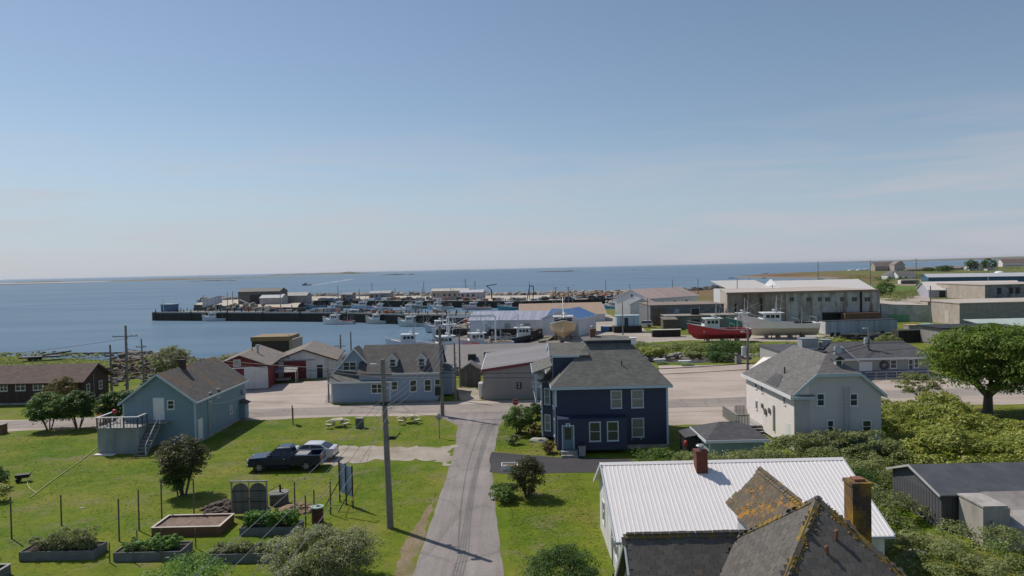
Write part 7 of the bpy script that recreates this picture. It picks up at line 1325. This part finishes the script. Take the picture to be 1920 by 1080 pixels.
t = thing('planter_box', 'low white-edged planter box with bare soil at the dark driveway', 'planter', (-1.15,54.7,0)); MB().box(0,1.3,0,.06,0,.4).build('plank', M_WHITE, t); MB().box(0,1.3,.94,1.0,0,.4).build('plank', M_WHITE, t); MB().box(0,.06,.062,.938,0,.4).build('plank', M_WHITE, t); MB().box(1.24,1.3,.062,.938,0,.4).build('plank', M_WHITE, t); MB().box(.07,1.23,.07,.93,0,.3).build('soil', SOILP, t)
for lb, px, py, s in (('pale boulder on the small lawn beside the charcoal shed',1718,1038,.5),('flat pale stone in the grass beside the navy house',1010,826,.75),('small grey stone on the left lawn near the garden fence',153,953,.16)):
    o = tag(MB().blob((0,0,0),(s*1.3,s*.8,s*.35),7,5,int(px),.2).build('boulder', mat('pale_rock', (.40,.37,.33), .9, .25)), lb, 'stone'); o.location = G(px, py, .02)
# working clutter in front of the sheds
t = thing('canopy_frame', 'open white-framed work table in front of the white shed', 'frame', (-35.2,101.2,0), rad(9))
for x in (0,3.3):
    for y in (0,1.8): MB().cyl((x,y,0),(x,y,1.5+y*.25),.06,n=5).build('leg', M_WHITE, t)
MB().prism([(-.1,-.1,1.5),(3.4,-.1,1.5),(3.4,1.9,1.98),(-.1,1.9,1.98)], (0,0,.07)).build('top', M_WOOD, t); MB().box(.4,2.4,.3,1.4,.3,.6).build('shelf', M_WOOD, t)
t = thing('boat_trailer', 'low boat trailer frame loaded with gear before the red shed', 'trailer', (-39.6,97.2,0), rad(12)); MB().box(0,5.4,0,.12,.35,.47).box(0,5.4,1.3,1.42,.35,.47).box(.2,.35,.12,1.3,.35,.45).box(3,3.15,.12,1.3,.35,.45).build('frame', M_RUST, t); MB().cyl((2.2,-.1,.3),(2.2,0,.3),.3,n=10).cyl((2.2,1.42,.3),(2.2,1.52,.3),.3,n=10).build('wheels', M_TIRE, t); MB().box(.3,1.1,.2,1.2,.48,1.2).box(3.4,4.5,.2,1.2,.48,1.0).build('load', M_WOOD, t)
t = thing('outboard_stand', 'dark outboard engine on a stand between the two wharf sheds', 'engine', (-36.6,100.6,0)); MB().box(-.6,.6,-.3,.3,.6,1.3).build('engine', M_BLACK, t); MB().cyl((-.5,0,0),(-.3,0,.6),.05,n=5).cyl((.5,0,0),(.3,0,.6),.05,n=5).build('stand', M_RUST, t)
tag(MB().box(-.12,.12,-.02,.05,0,2.4).build('plank', M_WHITE), 'white plank leaning against the trailer gear by the red shed', 'plank').location = (-38.0,97.9,0); C.objects[-1].rotation_euler = (0,.25,0)
for lb, p in (('green and white picnic table on the creek bank, left of two',G(1237,682,0)),('green and white picnic table on the creek bank, right of two',G(1284,685,0))):
    t = thing('picnic_table', lb, 'picnic table', p, rad(5)); MB().box(-.95,.95,-.4,.4,.72,.78).build('table_top', M_WHITE, t); MB().box(-.95,.95,-.85,-.6,.42,.47).build('seat', S_GREEN, t); MB().box(-.95,.95,.6,.85,.42,.47).build('seat', S_GREEN, t)
    for x in (-.7,.7): MB().prism([(x,-.75,0),(x,-.65,0),(x,-.15,.72),(x,-.25,.72)],(.06,0,0)).prism([(x,.75,0),(x,.65,0),(x,.15,.72),(x,.25,.72)],(.06,0,0)).box(x-.003,x+.063,-.8,.8,.36,.42).build('leg', M_WOOD, t)
t = thing('litter_bin', 'grey square litter bin on the grass by the yellow-green shrubs', 'bin', G(1384,681,0)); MB().box(-.4,.4,-.4,.4,0,1.25).build('body', M_WOOD, t); MB().box(-.45,.45,-.45,.45,1.25,1.32).build('lid', M_DARK, t)
t = thing('notice_board', 'small grey notice board at the car park edge left of the big tree', 'sign', G(1768,766,0)); MB().cyl((-.5,0,0),(-.5,0,.7),.05,n=5).build('post', M_WOOD, t); MB().cyl((.5,0,0),(.5,0,.7),.05,n=5).build('post', M_WOOD, t); MB().box(-.65,.65,-.04,.04,.35,.95).build('board', mat('notice_blue', (.20,.25,.30), .6), t)
t = thing('flat_trailer', 'dark flat trailer with beams on the shore grass at the left', 'trailer', (-95.5,134,0), rad(15)); MB().box(0,7,0,2,.6,.85).build('deck', M_DARK, t); MB().prism([(4,.3,.86),(9,.3,1.5),(9,.6,1.5),(4,.6,.86)],(0,0,.25)).build('beams', M_DARK, t)
for x in (2,3): MB().cyl((x,-.1,.4),(x,0,.4),.4,n=10).cyl((x,2,.4),(x,2.1,.4),.4,n=10).build('wheel', M_TIRE, t)
tag(MB().prism([(0,0,-.6),(14,10,-1.9),(14.6,9.4,-1.9),(.6,-.6,-.6)],(0,0,.35)).build('slipway_rail', M_DARK), 'dark slipway rail running from the grass into the water', 'slipway').location = (-101,152,0)
tag(MB().blob((0,0,.5),(1.7,.8,.55),10,5,2,.03).build('upturned_dinghy', mat('dinghy_dark', (.06,.07,.08), .5), None, True), 'dark upturned dinghy on the shore grass behind the bungalow', 'dinghy').location = (-61.5,124,0)
t = thing('crate', 'brown wooden crate at the left edge beside the road', 'crate', (-53.6,72.0,0)); MB().box(-.8,.6,-.4,.4,0,.95).build('body', BEDB, t); MB().box(-.85,.65,-.45,.45,.95,1.0).build('lid', M_WOOD, t)
b = MB()
for k in range(46): q_ = random.Random(k); b.cyl((q_.uniform(0,11),q_.uniform(0,2),.2+.45*(k%3)),(q_.uniform(0,11),q_.uniform(0,2)+.3,.35+.45*(k%3)),.38,n=8)
tag(b.build('tyre_heap', M_TIRE), 'long low heap of black tyres behind the restaurant roof', 'tyre heap').location = (63.5,136,0)
# ================================================================ VEGETATION
def leaves(centers, radii, n_per, size, aspect=.5, seed=0, up=.8, shell=.55, bottom=-0.4):
    """rhombic leaf faces filling ellipsoid clumps: centers (k,3), radii (k,3)"""
    r = np.random.default_rng(seed); k = len(centers); N = k*n_per
    c = np.repeat(np.asarray(centers, float), n_per, 0); R = np.repeat(np.asarray(radii, float), n_per, 0)
    d = r.normal(size=(N,3)); d /= np.linalg.norm(d, axis=1)[:,None]; d[:,2] = np.where(d[:,2] < bottom, -d[:,2], d[:,2])
    rad_ = shell+(1-shell)*r.random(N)**.7; p = c+d*R*rad_[:,None]
    nn = d*.9+r.normal(size=(N,3))*.55; nn[:,2] += up; nn /= np.linalg.norm(nn, axis=1)[:,None]
    a = np.cross(nn, r.normal(size=(N,3))); a /= np.linalg.norm(a, axis=1)[:,None]; b = np.cross(nn, a)
    s = size*(.6+.8*r.random(N))[:,None]; w_ = s*aspect
    V = np.stack([p-a*s, p-b*w_, p+a*s, p+b*w_], 1).reshape(-1,3); return V
F_DARK = foliage('leaf_dark', [(0.033,0.073,0.015),(0.064,0.124,0.021),(0.109,0.181,0.036)]); F_MID = foliage('leaf_mid', [(0.056,0.113,0.018),(0.104,0.179,0.030),(0.189,0.264,0.056)]); F_YEL = foliage('leaf_yellow_green', [(0.133,0.178,0.029),(0.268,0.295,0.057),(0.463,0.447,0.125)]); F_OLIVE = foliage('leaf_olive', [(0.114,0.147,0.044),(0.206,0.236,0.083),(0.354,0.363,0.166)])
F_SILV = foliage('leaf_silvery', [(0.136,0.154,0.073),(0.254,0.271,0.136),(0.435,0.435,0.236)]); F_RUST = foliage('leaf_rusty', [(0.083,0.092,0.025),(0.151,0.125,0.037),(0.233,0.133,0.049)]); F_TREE = foliage('leaf_tree', [(0.049,0.101,0.016),(0.124,0.191,0.022),(0.225,0.281,0.036)]); F_HERB = foliage('leaf_herb', [(0.112,0.144,0.047),(0.223,0.239,0.096),(0.351,0.334,0.191)]); F_CROP = foliage('leaf_crop', [(0.052,0.139,0.020),(0.122,0.244,0.035),(0.227,0.348,0.070)]); F_PINK = foliage('leaf_pink', [(0.290,0.072,0.072),(0.609,0.174,0.145),(0.725,0.290,0.261)])
BARK = mat('bark', (.10,.085,.07), .9, .3, scale=4)
def clumps(c, R, n, rr_, seed, flat=.75, hollow=.35, low=-.55):
    q = np.random.default_rng(seed); d = q.normal(size=(n,3)); d /= np.linalg.norm(d, axis=1)[:,None]; d[:,2] = np.where(d[:,2] < low, -d[:,2], d[:,2]); rd_ = (hollow+(1-hollow)*q.random(n)**.5)
    cc = np.asarray(c)+d*np.asarray(R)*rd_[:,None]; s = rr_*(.6+.8*q.random(n)); return cc, np.stack([s, s, s*flat], 1)
def bush(nm, lb, cat, x, y, w, h, m, n=60, per=70, leaf=.10, stems=5, seed=0, group=None, depth=None, base=.0, low=-.95, cl=.20, z=0, hollow=.35):
    t = thing(nm, lb, cat, (x, y, z), group=group); R = (w/2*.82, (depth or w)/2*.82, (h-base)/2*.84); c = (0,0,base+(h-base)/2)
    cc, rr_ = clumps(c, R, n, w*cl*.62, seed, hollow=hollow, low=low); cc[:,2] = np.maximum(cc[:,2], .12)
    link('foliage', np_mesh('foliage', leaves(cc, rr_, per, leaf, seed=seed), 4, m), t)
    q = random.Random(seed); b = MB()
    for k in range(stems):
        a = q.uniform(0,6.28); e = Vector((math.cos(a)*R[0]*.6, math.sin(a)*R[1]*.6, base+(h-base)*.6)); s0 = Vector((math.cos(a)*.12*w*.3, math.sin(a)*.12*w*.3, -.1)); mid = s0.lerp(e, .5)+Vector((q.uniform(-.1,.1),q.uniform(-.1,.1),.1))
        rs = .02+.011*w; b.cyl(s0, mid, rs, rs*.7, 5); b.cyl(mid, e, rs*.7, rs*.3, 5)
    b.build('stem', BARK, t); return t
# row of shrubby trees left of the cottage
for i, (x, y, w, h, lb) in enumerate(((-49.3,73.4,4.6,4.0,'rounded dark multi-stemmed shrub tree at the left end of the roadside row'),(-46.4,73.6,4.0,4.1,'second shrub tree of the roadside row, dark and dense'),(-43.0,74.0,3.4,3.9,'third shrub tree of the roadside row with small pale blooms'),(-40.7,73.6,3.6,4.3,'fourth shrub tree of the roadside row next to the cottage'))): bush('shrub_tree', lb, 'shrub', x, y, w, h, F_DARK if i != 0 else F_MID, 110, 80, .11, 8, 10+i, 'shrub trees along the left road', base=.45, low=-.9)
bush('shrub', 'reddish-brown leaved shrub before the end of the brown bungalow', 'shrub', -55.5, 85.0, 4.2, 4.3, F_RUST, 70, 60, .11, 5, 20)
bush('flowering_shrub', 'coral pink flowering shrub between the roadside shrub trees', 'shrub', -45.2, 76.5, 2.4, 2.2, F_PINK, 30, 40, .1, 3, 21)
bush('shrub', 'pale green feathery bush at the shore behind the cottage roof', 'shrub', -55.8, 113, 7.0, 4.6, F_HERB, 90, 60, .14, 6, 22)
bush('shrub_tree', 'tall olive-brown shrub on the lawn left of the garden gate', 'shrub', -24.3, 50.5, 3.9, 4.4, foliage('leaf_mixed', [(.045,.060,.016),(.085,.092,.028),(.15,.12,.045)]), 130, 90, .075, 10, 23, base=.9, low=-.95, cl=.2); bush('shrub_foliage', 'green lower growth at the foot of the olive-brown lawn shrub', 'shrub', -24.5, 50.2, 2.7, 2.9, F_DARK, 60, 80, .075, 8, 24, base=.25)
bush('shrub', 'rounded olive-brown bush at the corner of the small lawn by the lane', 'shrub', .75, 48.3, 2.9, 3.0, foliage('leaf_autumn', [(.035,.045,.012),(.07,.075,.022),(.13,.11,.04)]), 90, 110, .06, 6, 25)
bush('low_shrub', 'low spreading green bush along the lane edge by the small lawn', 'shrub', -.9, 47.9, 2.3, 1.0, F_MID, 50, 80, .07, 3, 26, depth=3.4)
bush('shrub', 'large green bush left of the navy house bay', 'shrub', .3, 67.0, 3.2, 2.9, F_MID, 80, 80, .085, 6, 27); bush('shrub', 'green bush close to the navy house bay window', 'shrub', 2.0, 69.5, 2.3, 2.7, F_DARK, 50, 80, .085, 4, 28)
bush('low_shrub', 'small russet bush under the bay window', 'shrub', 1.9, 65.3, 1.7, 1.4, F_RUST, 30, 70, .07, 3, 29); bush('low_shrub', 'small pale bush at the lane edge before the large green bush', 'shrub', -.2, 63.0, 1.5, .9, F_OLIVE, 25, 70, .07, 3, 30); bush('low_shrub', 'small rust-green bush at the navy house porch corner', 'shrub', 2.9, 59.7, 1.6, 1.1, F_RUST, 30, 70, .065, 3, 31)
bush('shrub', 'dark green conifer-like bush cut by the bottom edge right of the lane', 'shrub', 2.0, 33.4, 4.4, 2.5, F_DARK, 120, 120, .05, 6, 32, cl=.16)
q = random.Random(77)
t = bush('willow_bush', 'big silvery willow bush at the bottom edge left of the lane', 'shrub', -10.2, 35.6, 7.2, 2.9, F_SILV, 230, 120, .055, 16, 33, depth=4.6, cl=.11, hollow=.5)
bush('shrub', 'green bush at the bottom edge left of the silvery willow', 'shrub', -16.6, 34.6, 4.6, 1.7, F_CROP, 70, 90, .06, 5, 34)
bush('shrub', 'dark bush beside the garden cart at the left edge', 'shrub', -40.2, 52.8, 3.2, 1.7, F_DARK, 50, 80, .085, 4, 35); bush('low_shrub', 'yellow-green bush in a stone ring at the left edge', 'shrub', -37.9, 49.2, 3.2, 1.5, F_YEL, 50, 80, .08, 4, 36); bush('shrub', 'second dark bush at the left edge behind the yellow-green one', 'shrub', -42.6, 53.2, 3.0, 1.8, F_DARK, 50, 80, .085, 4, 37)
# crops in the beds
def crops(lb, x0, x1, y0, y1, z, h, m, n, seed, size=.06, nm='bed_plants'):
    q = np.random.default_rng(seed); cc = np.stack([q.uniform(x0,x1,n), q.uniform(y0,y1,n), z+q.random(n)*h], 1); rr_ = np.tile([[.16,.16,.16]], (n,1)); o = link(nm, np_mesh(nm, leaves(cc, rr_, 40, size, seed=seed, aspect=.45), 4, m)); return tag(o, kind='stuff')
crops('', -28.0,-24.3,39.3,40.2,.5,.55,F_HERB,120,1); crops('', -26.8,-24.3,39.3,40.3,.55,.95,F_HERB,130,2,.045); crops('', -22.5,-19.4,39.0,40.0,.45,.35,F_CROP,80,3,.07); crops('', -21.0,-19.6,39.0,39.8,.5,.6,F_CROP,40,4,.08); crops('', -17.1,-13.4,38.4,39.4,.45,.3,F_OLIVE,130,5); crops('', -16.9,-13.6,42.4,43.2,.45,.75,F_CROP,150,6,.08); crops('', -32.8,-28,36.3,37.3,.45,.5,F_CROP,130,7)
# big tree
def big_tree(nm, lb, x, y, h, w, m, seed, n=260, per=110, leaf=.12, trunk=.45, fork=1.6, dx=0, cs=.085):
    t = thing(nm, lb, 'tree', (x, y, 0)); q = random.Random(seed); b = MB(); b.cyl((0,0,-.2),(.05,0,fork),trunk,trunk*.78,10); b.cyl((0,0,-.2),(0,0,.4),trunk*1.35,trunk,10); tips = []
    for k in range(7):
        a = k*.9+q.uniform(-.2,.2); el = q.uniform(.5,1.15); l = h*.33*q.uniform(.8,1.2); p0 = Vector((.05,0,fork*q.uniform(.8,1.0))); d = Vector((math.cos(a)*math.cos(el), math.sin(a)*math.cos(el), math.sin(el))); p1 = p0+d*l
        b.cyl(p0, p1, trunk*.5, trunk*.27, 7)
        for j in range(4):
            a2 = a+q.uniform(-1.1,1.1); e2 = q.uniform(.15,1.1); p2 = p0.lerp(p1, q.uniform(.55,1))+Vector((math.cos(a2)*math.cos(e2), math.sin(a2)*math.cos(e2), math.sin(e2)))*h*.28*q.uniform(.7,1.2); b.cyl(p0.lerp(p1,.85), p2, trunk*.24, trunk*.08, 5); tips.append(p2)
    b.build('trunk', BARK, t)
    R = (w/2*.88, w/2*.82, h*.35); cc, rr_ = clumps((dx,0,h*.60), R, n, w*cs, seed, flat=.5, hollow=.3, low=-.85)
    rr_[:,2] *= .9; link('crown', np_mesh('crown', leaves(cc, rr_, per, leaf, seed=seed, shell=.4), 4, m), t); return t
big_tree('broadleaf_tree', 'large spreading tree with sunlit green crown at the right edge', 47.9, 70.2, 9.6, 13.6, F_TREE, 41, 210, 300, .125, .5, 2.0, dx=.8, cs=.105)
big_tree('broadleaf_tree', 'small spreading tree at the car park edge before the restaurant', 44.7, 76.6, 3.7, 5.6, F_OLIVE, 42, 90, 80, .085, .14, .8)
for i, (px, py, w, h, lb) in enumerate(((1822,508,18,14,'distant dark tree left of the far white bungalow'),(1855,508,20,16,'distant dark round tree right of the far white bungalow'),(1770,509,24,7,'distant dark hedge tree left of the pair of dark trees'),(1740,509,16,5,'distant low tree among the far sheds'),(1660,556,9,7,'dark bushy tree behind the concrete wall'),(1733,548,8,6,'green bush by the ball field near the teal warehouse'))):
    p = G(px, py, .3); bush('distant_tree', lb, 'tree', p.x, p.y, w, h, F_DARK if i < 5 else F_MID, 70, 40, max(.25, p.y*.0007), 3, 60+i)
# shrub masses
def inpoly(P, x, y):
    ok = np.zeros(len(x), bool); n = len(P)
    for i in range(n):
        (x1,y1),(x2,y2) = P[i], P[(i+1)%n]
        if y1 == y2: continue
        c = ((y1 > y) != (y2 > y)) & (x < (x2-x1)*(y-y1)/(y2-y1)+x1); ok ^= c
    return ok
def mass(nm, poly, h, m, dens, per, leaf, seed, cr=.75, var=.5, nz=.35):
    q = np.random.default_rng(seed); P = np.array(poly); x0, y0 = P.min(0); x1, y1 = P.max(0); n = int((x1-x0)*(y1-y0)*dens); x = q.uniform(x0,x1,n); y = q.uniform(y0,y1,n); k = inpoly(poly, x, y); x, y = x[k], y[k]
    hh = h*(1+var*fbm(x, y, nz, seed)*1.8); hh = np.maximum(hh*(.55+.45*np.clip(sdist(x, y, poly)/1.5, 0, 1)), .25); top = q.random(len(x)) < .72; z = np.where(top, hh-.25, hh*q.random(len(x)))
    s = cr*(.55+.8*q.random(len(x))); cc = np.stack([x, y, np.maximum(z, .1)], 1); rr_ = np.stack([s, s, s*.62], 1)
    return tag(link(nm, np_mesh(nm, leaves(cc, rr_, per, leaf, seed=seed, shell=.5), 4, m)), kind='stuff')
A1 = [(12.0,54.5),(12.5,50.5),(14.5,47.5),(19,44.5),(22,43.8),(24.6,47.6),(27,48),(29,50.5),(30.5,54),(30.8,57.4),(23,57.4),(19.7,56.5),(19.6,53.6),(14.8,53.5),(14.6,55.5)]
mass('shrub_thicket', A1, 1.65, F_OLIVE, 3.0, 95, .085, 3, .62, .42, .6)
mass('shrub_thicket', [(9.6,57.6),(13.0,58.5),(14.3,55.5),(12,53.6),(9.8,55)], 1.0, F_MID, 3.0, 60, .08, 4, .55)
A2 = [(30.9,57.5),(29.5,51.5),(31.0,48.2),(36,48.0),(41,49.0),(46,50.0),(48,55),(46.5,61),(45.5,66),(43.5,70.5),(40.5,73.2),(36.5,72.6),(31.2,69.5),(31.0,63)]
mass('knotweed_thicket', A2, 1.75, F_YEL, 2.1, 85, .13, 5, .72, .6, .5)
mass('knotweed_thicket', [(48,54),(46.8,50.5),(60,50),(64,58),(57,62),(52,60)], 1.7, F_YEL, 1.8, 70, .13, 6, .75, .6, .5)
mass('shrub_thicket', [(18.7,43.4),(18.9,38),(20.5,36),(22.5,37.5),(23.4,40.5),(24.7,42.0),(24.6,46.2),(22,44)], 1.7, F_OLIVE, 2.4, 90, .08, 7, .6, .6, .7)
mass('shrub_thicket', [(18.6,34.8),(20.5,31.5),(24,30),(29,30),(30,35.5),(27.5,36.6),(24.5,38.0),(23.6,39.5),(21.8,37)], 1.5, F_OLIVE, 2.6, 110, .065, 8, .55, .65, .7); mass('shrub_thicket', [(21,34.5),(24,31),(29,31.5),(28,35.5),(24,36.8)], 1.7, F_MID, 1.0, 110, .065, 18, .55, .6, .7)
mass('shrub_thicket', [(20.5,44),(22.8,44.6),(24.4,47.2),(22,48)], 2.6, F_DARK, 4.0, 90, .07, 9, .6)
mass('bank_shrubs', [(20.5,131),(24,127.5),(32,126),(38,125),(45,123),(47,130),(40,134),(30,135),(23,135)], .75, F_OLIVE, 1.0, 55, .14, 10, 1.1)
mass('bank_shrubs', [(43,117),(46,112.5),(56,110),(63,112),(65,119),(58,122.5),(47,122)], 1.9, F_YEL, 1.3, 60, .15, 11, 1.1)
for i, (px, py, w, h, m, lb) in enumerate(((1222,668,6.0,1.3,F_YEL,'yellow-green bush at the left of the creek bank'),(1357,663,8.5,2.2,F_DARK,'large dark green bush on the creek bank below the red boat'),(1349,677,6,1.2,F_DARK,'low dark bush right of the creek stones'),(1300,672,4,1.1,F_OLIVE,'small olive bush at the creek edge'),(1665,648,5,2.0,F_OLIVE,'tawny grass clump bush beside the blue-grey trailer'))):
    p = G(px, py, 0); bush('bank_bush', lb, 'shrub', p.x, p.y, w, h, m, 60, 60, .14, 4, 80+i)
mass('shore_growth', [(-117,148),(-96,145),(-83,140),(-80,138),(-96,143),(-117,146)], .5, F_OLIVE, .8, 50, .16, 12, .9)
mass('shore_growth', [(-72,127),(-60,124),(-48,130),(-50,134),(-60,128),(-70,133)], .8, F_OLIVE, .5, 40, .16, 13, .9)
for nm, P, h, m, dens, sd_ in (('far_scrub',gx([(1640,531),(1690,527),(1740,522),(1920,516),(1920,513),(1700,518),(1640,524)],.3),1.6,F_DARK,.02,31),('far_scrub',gx([(1690,513),(1740,511),(1830,508),(1920,506),(1920,504),(1690,508)],.3),2.4,F_DARK,.008,32),('far_scrub',gx([(1660,575),(1700,560),(1745,550),(1745,545),(1660,552)],.3),1.1,F_OLIVE,.10,33),('far_scrub',gx([(1550,528),(1640,527),(1660,520),(1600,518)],.3),1.3,F_OLIVE,.02,34),('far_scrub',gx([(1380,545),(1440,540),(1440,534),(1385,540)],.3),1.0,F_OLIVE,.04,35)): mass(nm, P, h, m, dens, 40, .3, sd_, 2.4, .6, .05)
# grass tufts on the lawns
def grass(nm, poly, n, h, seed, m, avoid=()):
    q = np.random.default_rng(seed); P = np.array(poly); x0, y0 = P.min(0); x1, y1 = P.max(0); x = q.uniform(x0,x1,n*2); y = q.uniform(y0,y1,n*2); k = inpoly(poly, x, y)
    for a in avoid: k &= ~inpoly(a, x, y)
    k &= (fbm(x, y, .5, seed)+q.normal(0,.25,len(x)) > -.25); x, y = x[k][:n], y[k][:n]; n = len(x); V = []
    for b in range(4):
        a = q.uniform(0,2*math.pi,n); l = q.uniform(.3,1.0,n)*h; s = .035; dx, dy = np.cos(a), np.sin(a); ox, oy = q.normal(0,.05,n), q.normal(0,.05,n); t_ = q.uniform(.2,1.1,n)*l
        V.append(np.stack([np.stack([x+ox-dy*s, y+oy+dx*s, np.zeros(n)], 1), np.stack([x+ox+dy*s, y+oy-dx*s, np.zeros(n)], 1), np.stack([x+ox+dx*t_, y+oy+dy*t_, l], 1)], 1))
    return tag(link(nm, np_mesh(nm, np.concatenate(V).reshape(-1,3), 3, m)), kind='stuff')
F_GRASS = foliage('grass_blades', [(.06,.12,.008),(.105,.155,.014),(.165,.175,.03),(.21,.19,.06)], transl=.25)
DRV = [(-19,64.2),(-5,63),(-5,56),(-19,56.6)]
LAWN1 = [(-56,71.5),(-30,75.6),(-19,76.3),(-9,75.8),(-6.2,71),(-5.8,58),(-5.8,34),(-36,34),(-46,46),(-56,58)]
COT = [(-38,62),(-29.6,62),(-29.6,78),(-38,78)]
BEDS = [[(-28.4,39),(-24,39),(-24,40.6),(-28.4,40.6)],[(-22.9,38.6),(-18.8,38.6),(-18.8,40.4),(-22.9,40.4)],[(-17.4,38.1),(-13.1,38.1),(-13.1,39.7),(-17.4,39.7)],[(-22.6,42.2),(-18.1,42.2),(-18.1,44.7),(-22.6,44.7)],[(-17.1,42.1),(-13.3,42.1),(-13.3,43.5),(-17.1,43.5)],[(-35.6,40.5),(-31.8,40.5),(-31.8,42),(-35.6,42)],[(-33.1,36.1),(-27.5,36.1),(-27.5,37.6),(-33.1,37.6)]]
grass('lawn_grass', LAWN1, 14000, .03, 1, F_GRASS, [DRV, COT]+BEDS); grass('lawn_grass', [(-.6,53.3),(5,53.3),(5,34),(-.4,34)], 3000, .03, 2, F_GRASS); grass('lawn_grass', [(-1.5,70),(3,76),(3.4,60.6),(3.2,58.5),(-1.7,60.6)], 1500, .04, 3, F_GRASS); grass('lawn_grass', [(13.6,66),(13.6,58),(20,58.6),(23,62),(20,69)], 1000, .04, 4, F_GRASS); grass('lawn_grass', [(18.5,41),(18.6,30),(22,30),(22.5,37)], 1500, .05, 5, F_GRASS); grass('lawn_grass', [(43.5,74),(46,66),(49,58),(75,60),(75,75)], 3000, .06, 6, F_GRASS);
grass('shore_grass', [(-118,148),(-82,139),(-72,132),(-58,100),(-80,97),(-130,135)], 8000, .22, 8, foliage('tall_grass', [(.08,.10,.02),(.14,.145,.04),(.2,.18,.08)]))
# ================================================================ SEA HAZE
_h = MB().box(-40000, 40000, -400, 40000, -5, 60); _hm = bpy.data.materials.new('haze'); _hm.use_nodes = True; _nt = _hm.node_tree; _nt.nodes.clear()
_pv = _n(_nt, 'ShaderNodeVolumePrincipled'); _pv.inputs['Color'].default_value = (.86,.91,1,1); _pv.inputs['Density'].default_value = 0.000022; _pv.inputs['Anisotropy'].default_value = 0.25
_ov = _n(_nt, 'ShaderNodeOutputMaterial'); _nt.links.new(_pv.outputs[0], _ov.inputs['Volume']); tag(_h.build('haze', _hm), kind='stuff')
